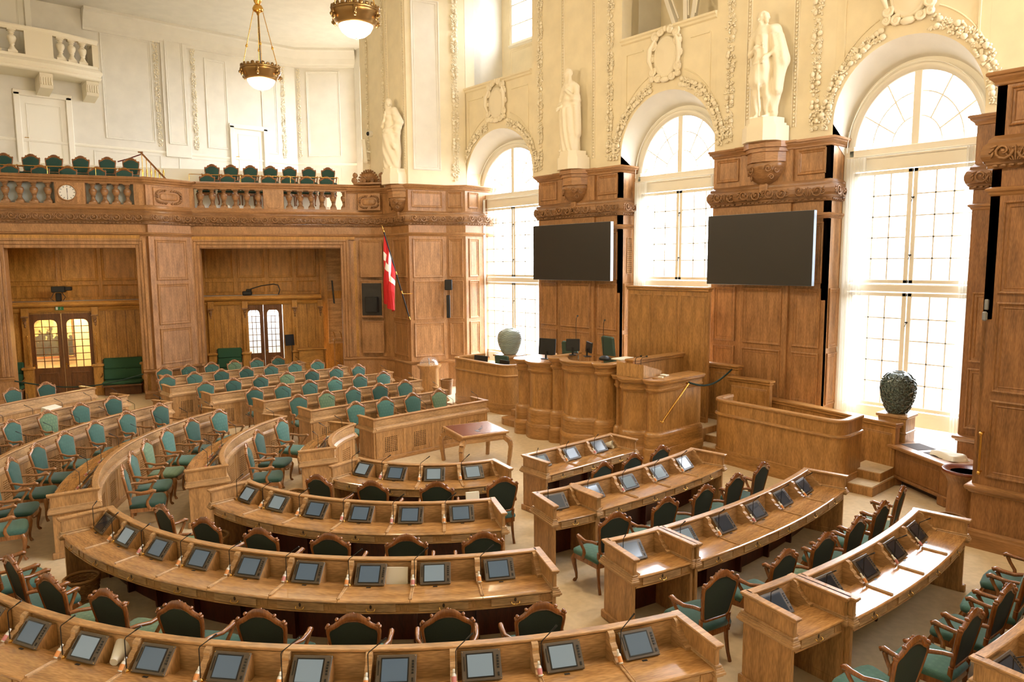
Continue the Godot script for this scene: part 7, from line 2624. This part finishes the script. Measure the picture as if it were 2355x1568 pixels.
	for y in [0.0, 0.6]:
		blob(mb, Vector3(0, y, 0.06), Vector3(0.03, 0.03, 0.03), Basis(), 9, 6)
		tube(mb, [Vector3(0, y, 0.05), Vector3(0, y, -0.06)], 0.014, 7)
	part(mb, "ball_end", mt("brass"), t)
	mb = MB.new()
	bx(mb, Vector3(8.12, 3.72, -4.1), Vector3(0.05, 0.16, 0.06), 0.01)
	bx(mb, Vector3(8.11, 3.55, -4.08), Vector3(0.07, 0.14, 0.05), 0.02)
	tag(part(mb, "rope_hook", mt("grey_metal"), self), "small grey metal hook on the edge of the near oak wall", "hook")
	# loose things on the desks
	for q in [[Vector3(4.24, 0.845, 6.66), 0.9, 0.105, 0.26, "white lampshade lying between the screens of the longest row"], [Vector3(2.47, 0.835, -2.3), -1.2, 0.08, 0.2, "white lampshade lying beside the last screen before the lectern"]]:
		mb = MB.new()
		lathe(mb, pv([q[2] * 0.35, q[3], q[2], 0.0]), 20, Transform3D(Basis(Vector3.UP, q[1]) * Basis(Vector3.RIGHT, 1.75), q[0]))
		lathe(mb, pv([0.0, q[3] * 0.98, q[2] * 0.35, q[3]]), 20, Transform3D(Basis(Vector3.UP, q[1]) * Basis(Vector3.RIGHT, 1.75), q[0]))
		tag(part(mb, "lampshade", mt("white_plastic"), self), q[4], "lampshade")
	for q in [[Vector3(3.36, 0.87, 1.85), Vector3(0.2, 0.3, 0.04), 1.1, "beige folder standing at the end of the six seat row"], [Vector3(4.66, 0.82, 3.96), Vector3(0.26, 0.2, 0.02), 0.85, "cream folder lying in the nine seat row"], [Vector3(-8.3, 0.99, 5.5), Vector3(0.4, 0.12, 0.2), -0.9, "white papers with a red edge on a desk before the clock side door"]]:
		mb = MB.new()
		bx(mb, Vector3.ZERO, q[1], 0.004, Transform3D(Basis(Vector3.UP, q[2]) * Basis(Vector3.RIGHT, -0.25), q[0]))
		tag(part(mb, "paper_folder", mt("paper"), self), q[3], "folder")
	var ch := ["bronze and glass bowl chandelier hanging nearer the gallery end", "bronze and glass bowl chandelier hanging nearer the windows end", "bronze bowl chandelier over the right hand rows", "bronze bowl chandelier over the near wall"]
	for i in 4: chandelier(Vector3(-7.4 + 5.1 * i, [9.3, 9.42, 9.4, 9.4][i], 0.4), ch[i])
	var dm := thing("dome_camera", "small black eyed dome camera on the plaster left of the corner statue", "camera", Vector3(-11.99, 9.08, -5.42))
	mb = MB.new()
	lathe(mb, pv([0.0, -0.08, 0.1, -0.08, 0.11, 0.0, 0.1, 0.04, 0.0, 0.04]), 14, Transform3D(Basis(Vector3.RIGHT, PI / 2), Vector3.ZERO))
	part(mb, "housing", mt("white_plastic"), dm)
	mb = MB.new()
	blob(mb, Vector3(-0.03, 0, 0.06), Vector3(0.06, 0.075, 0.06), Basis(), 10, 6)
	part(mb, "lens", mt("black"), dm)
	var sp := thing("white_column_speaker", "tilted white column speaker on the plaster below the dome camera", "speaker", Vector3(-12.2, 8.48, -5.3))
	mb = MB.new()
	bx(mb, Vector3.ZERO, Vector3(0.16, 0.85, 0.14), 0.02, Transform3D(Basis(Vector3.BACK, 0.16) * Basis(Vector3.UP, -0.5), Vector3.ZERO))
	part(mb, "cabinet", mt("white_paint"), sp)
	mb = MB.new()
	bar(mb, Vector3(0, 0, 0), Vector3(0.2, -0.05, -0.15), 0.05, 0.05)
	part(mb, "bracket", mt("white_paint"), sp)

# ---------- statues and plaster ornament ----------
func figure_mesh(caps: Array, folds: Array, lo: Vector3, hi: Vector3, cell: float) -> MB:
	# a smooth body: tapered capsules [a, b, ra, rb, blend] joined with a soft minimum, meshed as surface nets
	var nx := int((hi.x - lo.x) / cell) + 1
	var ny := int((hi.y - lo.y) / cell) + 1
	var nz := int((hi.z - lo.z) / cell) + 1
	var fld := PackedFloat32Array()
	fld.resize(nx * ny * nz)
	fld.fill(1.0)
	for c in caps:
		var a: Vector3 = c[0]
		var b: Vector3 = c[1]
		var ra: float = c[2]
		var rb: float = c[3]
		var k: float = c[4]
		var mr := maxf(ra, rb) + k + cell * 2
		var i0 := maxi(0, int((minf(a.x, b.x) - mr - lo.x) / cell))
		var i1 := mini(nx - 1, int((maxf(a.x, b.x) + mr - lo.x) / cell) + 1)
		var j0 := maxi(0, int((minf(a.y, b.y) - mr - lo.y) / cell))
		var j1 := mini(ny - 1, int((maxf(a.y, b.y) + mr - lo.y) / cell) + 1)
		var k0 := maxi(0, int((minf(a.z, b.z) - mr - lo.z) / cell))
		var k1 := mini(nz - 1, int((maxf(a.z, b.z) + mr - lo.z) / cell) + 1)
		var ab := b - a
		var l2 := maxf(ab.length_squared(), 1e-9)
		for z in range(k0, k1 + 1):
			for y in range(j0, j1 + 1):
				for x in range(i0, i1 + 1):
					var p := Vector3(lo.x + x * cell, lo.y + y * cell, lo.z + z * cell)
					var t := clampf((p - a).dot(ab) / l2, 0.0, 1.0)
					var d := p.distance_to(a + ab * t) - lerpf(ra, rb, t)
					var id := (z * ny + y) * nx + x
					var o := fld[id]
					var h := maxf(k - absf(d - o), 0.0) / k
					fld[id] = minf(d, o) - h * h * k * 0.25
	for q in folds:   # [y0, y1, amplitude, x frequency, slant]
		for z in nz:
			for y in ny:
				var yy := lo.y + y * cell
				if yy < q[0] or yy > q[1]: continue
				for x in nx:
					var xx := lo.x + x * cell
					fld[(z * ny + y) * nx + x] += q[2] * sin(xx * q[3] + yy * q[4] + 1.7 * sin(yy * 3.0 + xx * 2.0))
	var vid := {}
	var vs := PackedVector3Array()
	var ns := PackedVector3Array()
	for z in nz - 1:
		for y in ny - 1:
			for x in nx - 1:
				var id := (z * ny + y) * nx + x
				var s := Vector3.ZERO
				var m := 0
				var neg := 0
				var q := [fld[id], fld[id + 1], fld[id + nx], fld[id + nx + 1], fld[id + nx * ny], fld[id + nx * ny + 1], fld[id + nx * ny + nx], fld[id + nx * ny + nx + 1]]
				for i in 8: neg += 1 if q[i] < 0 else 0
				if neg == 0 or neg == 8: continue
				for e in [[0, 1], [2, 3], [4, 5], [6, 7], [0, 2], [1, 3], [4, 6], [5, 7], [0, 4], [1, 5], [2, 6], [3, 7]]:
					var u: float = q[e[0]]
					var w: float = q[e[1]]
					if (u < 0) != (w < 0):
						var t := u / (u - w)
						s += Vector3(e[0] & 1, (e[0] >> 1) & 1, (e[0] >> 2) & 1).lerp(Vector3(e[1] & 1, (e[1] >> 1) & 1, (e[1] >> 2) & 1), t)
						m += 1
				vid[id] = vs.size()
				vs.append(lo + (Vector3(x, y, z) + s / m) * cell)
				ns.append(Vector3(q[1] + q[3] + q[5] + q[7] - q[0] - q[2] - q[4] - q[6], q[2] + q[3] + q[6] + q[7] - q[0] - q[1] - q[4] - q[5], q[4] + q[5] + q[6] + q[7] - q[0] - q[1] - q[2] - q[3]).normalized())
	var mb := MB.new()
	var st := [1, nx, nx * ny]
	for id in vid:
		for ax in 3:
			var e: int = id + st[ax]
			if e >= fld.size() or (fld[id] < 0) == (fld[e] < 0): continue
			var s1: int = st[(ax + 1) % 3]
			var s2: int = st[(ax + 2) % 3]
			if not (vid.has(id - s1) and vid.has(id - s2) and vid.has(id - s1 - s2)): continue
			var p := [vid[id], vid[id - s1], vid[id - s1 - s2], vid[id - s2]]
			mb.t3(vs[p[0]], vs[p[1]], vs[p[2]], ns[p[0]], ns[p[1]], ns[p[2]])
			mb.t3(vs[p[0]], vs[p[2]], vs[p[3]], ns[p[0]], ns[p[2]], ns[p[3]])
	return mb

func V(x: float, y: float, z: float) -> Vector3:
	return Vector3(x, y, z)

func head_caps(c: Vector3, turn: float, beard: bool, veil: bool, curls: bool) -> Array:
	var b := Basis(Vector3.UP, turn)
	var o := [[c + V(0, 0.04, 0), c + V(0, 0.06, 0), 0.115, 0.11, 0.03], [c, c + b * V(0, -0.09, 0.035), 0.1, 0.062, 0.03], [c + V(0, -0.1, -0.02), c + V(0, -0.26, -0.02), 0.065, 0.085, 0.03]]
	o.append([c + b * V(0, 0.02, 0.098), c + b * V(0, -0.035, 0.128), 0.016, 0.022, 0.012])
	o.append([c + b * V(-0.05, 0.035, 0.095), c + b * V(0.05, 0.035, 0.095), 0.022, 0.022, 0.02])
	o.append([c + b * V(-0.025, -0.075, 0.1), c + b * V(0.025, -0.075, 0.1), 0.014, 0.014, 0.01])
	if beard:
		o.append([c + b * V(0, -0.09, 0.07), c + b * V(0, -0.2, 0.08), 0.07, 0.03, 0.02])
	for i in 7:
		var a := PI * i / 6.0
		o.append([c + b * V(cos(a) * 0.1, 0.06 + sin(a) * 0.07, 0.03 - 0.06 * (i & 1)), c + b * V(cos(a) * 0.115, 0.0 + sin(a) * 0.1, -0.05), 0.04, 0.045, 0.014 if curls else 0.03])
	if veil:
		for s in [-1, 1]: o.append([c + b * V(0.1 * s, 0.08, -0.02), c + b * V(0.15 * s, -0.28, 0.0), 0.045, 0.05, 0.03])
	if curls:
		for s in [-1, 1]: o.append([c + b * V(0.11 * s, 0.02, 0.02), c + b * V(0.13 * s, -0.08, -0.01), 0.045, 0.04, 0.015])
	return o

func hand(caps: Array, w: Vector3, dirn: Vector3, side: Vector3) -> void:
	# palm, four fingers of unequal length and a thumb
	caps.append([w, w + dirn * 0.09, 0.04, 0.045, 0.02])
	for i in 4: caps.append([w + dirn * 0.09 + side * (0.022 * (i - 1.5)), w + dirn * (0.2 - 0.015 * absf(i - 1.2)) + side * (0.03 * (i - 1.5)) + V(0, -0.02, 0), 0.016, 0.012, 0.006])
	caps.append([w + dirn * 0.03 - side * 0.04, w + dirn * 0.12 - side * 0.06 + V(0, 0.02, 0.01), 0.018, 0.013, 0.008])

func statue(at: Vector3, turn: float, kind: int, label: String) -> void:
	var c := []
	var folds := []
	var hd := V(-0.02, 2.12, 0.06)
	if kind == 2:   # young man with a sword and a cloak
		c += head_caps(hd, -0.35, false, false, true)
		c += [[V(0, 1.82, 0), V(0, 1.45, 0.02), 0.2, 0.18, 0.06], [V(-0.2, 1.8, 0), V(0.2, 1.8, 0), 0.1, 0.1, 0.06], [V(0, 1.4, 0.02), V(0.02, 1.1, 0.02), 0.19, 0.24, 0.06]]
		c += [[V(0.0, 1.1, 0.02), V(-0.05, 0.86, 0.04), 0.25, 0.24, 0.05], [V(-0.1, 0.95, 0.05), V(-0.1, 0.52, 0.08), 0.13, 0.085, 0.04], [V(-0.1, 0.52, 0.08), V(-0.11, 0.08, 0.04), 0.08, 0.05, 0.03], [V(-0.11, 0.05, 0.04), V(-0.17, 0.03, 0.2), 0.05, 0.035, 0.02]]
		c += [[V(0.1, 0.95, 0.02), V(0.12, 0.5, 0.06), 0.13, 0.085, 0.04], [V(0.12, 0.5, 0.06), V(0.12, 0.08, 0.0), 0.08, 0.05, 0.03], [V(0.12, 0.05, 0.0), V(0.1, 0.03, 0.17), 0.05, 0.035, 0.02]]
		c += [[V(-0.27, 1.76, 0.0), V(-0.3, 1.42, 0.06), 0.085, 0.065, 0.03], [V(-0.3, 1.42, 0.06), V(-0.1, 1.5, 0.2), 0.06, 0.045, 0.02]]
		hand(c, V(-0.1, 1.5, 0.2), V(0.9, 0.3, 0.05).normalized(), V(-0.2, 0.9, 0))
		c += [[V(0.27, 1.76, 0.0), V(0.33, 1.42, 0.04), 0.085, 0.07, 0.03], [V(0.33, 1.42, 0.04), V(0.12, 1.24, 0.22), 0.065, 0.045, 0.02]]
		hand(c, V(0.14, 1.25, 0.22), V(-0.8, -0.5, 0.15).normalized(), V(0.4, -0.8, 0))
		c += [[V(0.02, 1.2, 0.27), V(0.03, 0.06, 0.17), 0.032, 0.024, 0.01], [V(-0.08, 1.16, 0.27), V(0.12, 1.16, 0.27), 0.022, 0.022, 0.01]]
		c += [[V(0.22, 1.85, -0.05), V(0.4, 1.2, -0.02), 0.14, 0.17, 0.05], [V(0.4, 1.2, -0.02), V(0.34, 0.6, 0.0), 0.15, 0.12, 0.06], [V(0.3, 0.75, -0.02), V(0.24, 0.1, -0.06), 0.12, 0.09, 0.05], [V(-0.2, 1.86, 0.02), V(0.22, 1.86, 0.06), 0.07, 0.1, 0.04]]
		folds = [[0.15, 1.75, 0.012, 34.0, 6.0]]
	else:
		var woman := kind == 1
		c += head_caps(hd, -0.45 if woman else -0.9, not woman, woman, not woman)
		c += [[V(0, 1.8, 0), V(0.01, 1.42, 0.0), 0.19, 0.19, 0.06], [V(-0.18, 1.79, 0), V(0.19, 1.79, 0), 0.1, 0.1, 0.06], [V(0.01, 1.42, 0.0), V(0.0, 1.05, 0.02), 0.21, 0.26, 0.08]]
		c += [[V(-0.02, 1.1, 0.03), V(-0.06, 0.1, 0.05), 0.25, 0.2, 0.08], [V(0.06, 1.1, 0.0), V(0.14, 0.1, 0.0), 0.24, 0.19, 0.06], [V(-0.12, 0.95, 0.1), V(-0.14, 0.5, 0.13), 0.13, 0.11, 0.06]]
		c += [[V(-0.12, 0.06, 0.1), V(-0.17, 0.03, 0.24), 0.05, 0.035, 0.02], [V(0.1, 0.05, 0.1), V(0.12, 0.03, 0.2), 0.05, 0.035, 0.02]]
		c += [[V(0.25, 1.75, 0.0), V(0.33, 1.38, 0.05), 0.09, 0.075, 0.03]]
		if woman:
			c += [[V(0.33, 1.38, 0.05), V(0.1, 1.62, 0.2), 0.065, 0.045, 0.02], [V(-0.25, 1.74, 0.0), V(-0.3, 1.38, 0.06), 0.085, 0.07, 0.03], [V(-0.3, 1.38, 0.06), V(-0.1, 1.24, 0.24), 0.065, 0.045, 0.02]]
			hand(c, V(0.1, 1.62, 0.2), V(-0.8, 0.5, 0.1).normalized(), V(0.4, 0.8, 0))
			hand(c, V(-0.1, 1.24, 0.24), V(-0.7, -0.3, 0.5).normalized(), V(-0.3, 0.8, 0))
			c += [[V(-0.3, 1.3, 0.12), V(0.28, 1.42, 0.1), 0.07, 0.1, 0.04], [V(0.28, 1.4, 0.05), V(0.3, 0.5, 0.0), 0.13, 0.1, 0.06], [V(-0.2, 1.22, 0.16), V(0.2, 0.5, 0.16), 0.05, 0.06, 0.04]]
			folds = [[0.02, 1.2, 0.014, 40.0, 5.0], [1.2, 1.6, 0.007, 8.0, 48.0]]
		else:
			c += [[V(0.33, 1.38, 0.05), V(0.0, 1.24, 0.24), 0.07, 0.05, 0.02], [V(-0.24, 1.74, 0.0), V(-0.26, 1.4, 0.14), 0.085, 0.07, 0.03], [V(-0.26, 1.4, 0.14), V(-0.08, 1.74, 0.18), 0.065, 0.045, 0.02]]
			hand(c, V(0.0, 1.24, 0.24), V(-0.9, -0.2, 0.1).normalized(), V(0.2, -0.9, 0))
			hand(c, V(-0.08, 1.74, 0.18), V(0.1, 0.9, 0.0).normalized(), V(0.9, 0, 0.1))
			c += [[V(0.16, 1.88, 0.0), V(0.36, 1.5, 0.0), 0.13, 0.16, 0.05], [V(0.36, 1.5, 0.0), V(0.3, 1.1, 0.06), 0.15, 0.1, 0.05], [V(0.3, 1.2, 0.0), V(0.26, 0.3, 0.0), 0.1, 0.12, 0.06], [V(-0.2, 1.15, 0.16), V(0.25, 0.7, 0.14), 0.06, 0.08, 0.05]]
			folds = [[0.02, 1.15, 0.013, 26.0, 12.0], [1.15, 1.75, 0.008, 12.0, 30.0]]
	var t := thing("plaster_statue", label, "statue", at, turn)
	part(figure_mesh(c, folds, V(-0.62, -0.06, -0.24), V(0.66, 2.36, 0.46), 0.027), "figure", mt("plaster_ornament"), t, Transform3D(Basis().scaled(Vector3.ONE * 1.03), Vector3(0, 0.5, 0)))
	var mb := MB.new()
	var hx := pv([-0.5, -0.3, -0.42, 0.12, -0.2, 0.3, 0.2, 0.3, 0.42, 0.12, 0.5, -0.3])
	for q in [[0.0, 0.34, 1.0], [0.34, 0.4, 0.9], [0.4, 0.52, 0.82]]:
		var pl := PackedVector2Array()
		for p in hx: pl.append(p * q[2])
		extr(mb, pl, q[0], q[1], Transform3D(Basis(Vector3.RIGHT, Vector3(0, 0, 1), Vector3.UP), Vector3.ZERO))
	part(mb, "pedestal", mt("plaster_ornament"), t)

func plaster_cartouche(parent: Node3D, c: Vector3, s: float) -> void:
	var mb := MB.new()
	var f := Transform3D(Basis().scaled(Vector3.ONE * s), c)
	var ol := PackedVector2Array()
	for i in 28:
		var a := TAU * i / 28.0
		ol.append(Vector2(cos(a) * 0.4, sin(a) * 0.56))
	loft(mb, ol, Vector2.ZERO, [[1.2, 0.0], [1.18, 0.07], [1.05, 0.12], [1.0, 0.07], [0.9, 0.09], [0.5, 0.14], [0.001, 0.16]], f)
	var o := part(mb, "cartouche_shield", mt("plaster_ornament"), parent)
	mb = MB.new()
	for sx in [-1, 1]:
		for q in [[0.5, 0.42, 0.16, 1], [0.42, 0.7, 0.15, -1], [0.2, 0.82, 0.13, 1], [0.55, 0.02, 0.13, -1], [0.5, -0.4, 0.15, 1], [0.28, -0.66, 0.13, -1], [0.52, -0.62, 0.1, 1]]:
			var pts := []
			for p in spiral(Vector2(q[0] * sx, q[1]), q[2], 1.3, q[3] * sx, 0.8, 12, 0.18): pts.append(f * Vector3(p.x, p.y, 0.1))
			tube(mb, pts, 0.045 * s, 6)
			blob(mb, f * Vector3(q[0] * sx, q[1], 0.06), Vector3(q[2], q[2], 0.08) * s, Basis(), 8, 5)
		tube(mb, [f * V(0.42 * sx, 0.6, 0.1), f * V(0.58 * sx, 0.3, 0.16), f * V(0.6 * sx, -0.05, 0.16), f * V(0.5 * sx, -0.36, 0.1)], [0.05 * s, 0.09 * s, 0.08 * s, 0.04 * s], 7)
	for k in 5: blob(mb, f * V((k - 2) * 0.13, 0.82 + 0.06 * cos((k - 2) * 1.2), 0.1), Vector3(0.07, 0.11, 0.07) * s, Basis(Vector3.BACK, -(k - 2) * 0.25), 7, 5)
	blob(mb, f * V(0, -0.72, 0.08), Vector3(0.2, 0.1, 0.08) * s, Basis(), 8, 5)
	part(mb, "cartouche_scrolls", mt("plaster_ornament"), o)

func ornaments() -> void:
	statue(Vector3(-3.45, 7.06, -7.12), 0.0, 1, "white plaster statue of a veiled woman between the far and middle windows")
	statue(Vector3(2.66, 7.06, -7.1), 0.0, 2, "white plaster statue of a youth with a sword beside the near window")
	statue(Vector3(-9.95, 7.06, -5.08), 0.2, 0, "white plaster statue of a bearded cloaked man in the corner")
	var ws: Node3D = get_node("wall_front")
	var xs := [-8.87, -5.43, -1.80, 1.20, 4.13, 6.97]
	for k in 3:
		var c: float = (xs[k * 2] + xs[k * 2 + 1]) / 2
		var hw: float = (xs[k * 2 + 1] - xs[k * 2]) / 2
		plaster_cartouche(ws, Vector3(c + 0.02, 9.62, PZ + 0.02), 0.78)
		for s in [-1, 1]:
			var pts := []
			for i in 27:
				var a := lerpf(-0.05, 1.32, i / 26.0)
				pts.append(Vector3(c + s * cos(a) * (hw + 0.17), 7.32 + sin(a) * 1.68, PZ + 0.03))
			garland_arc(ws, pts, Vector3(0, 0, 1), 0.24, 0.26, 31 + k * 2 + s)
	var n := 0
	for x in [-5.05, -2.2, 1.6, 3.72]:
		garland_strip(ws, Vector3(x, 7.2, PZ + 0.02), Vector3(x, 13.9, PZ + 0.02), Vector3(0, 0, 1), 0.24, 51 + n)
		n += 1
	var f := face(Vector2(-6.0, PZ), Vector2(6.0, PZ))
	for q in [[-3.45, 0.62], [2.66, 0.58]]:
		var mb := MB.new()
		for s in [-1, 1]: egg_run(mb, f, 6.0 + q[0] + s * q[1], 7.35, 13.9)
		part(mb, "beaded_moulding", mt("plaster_ornament"), ws).set_meta("kind", "stuff")
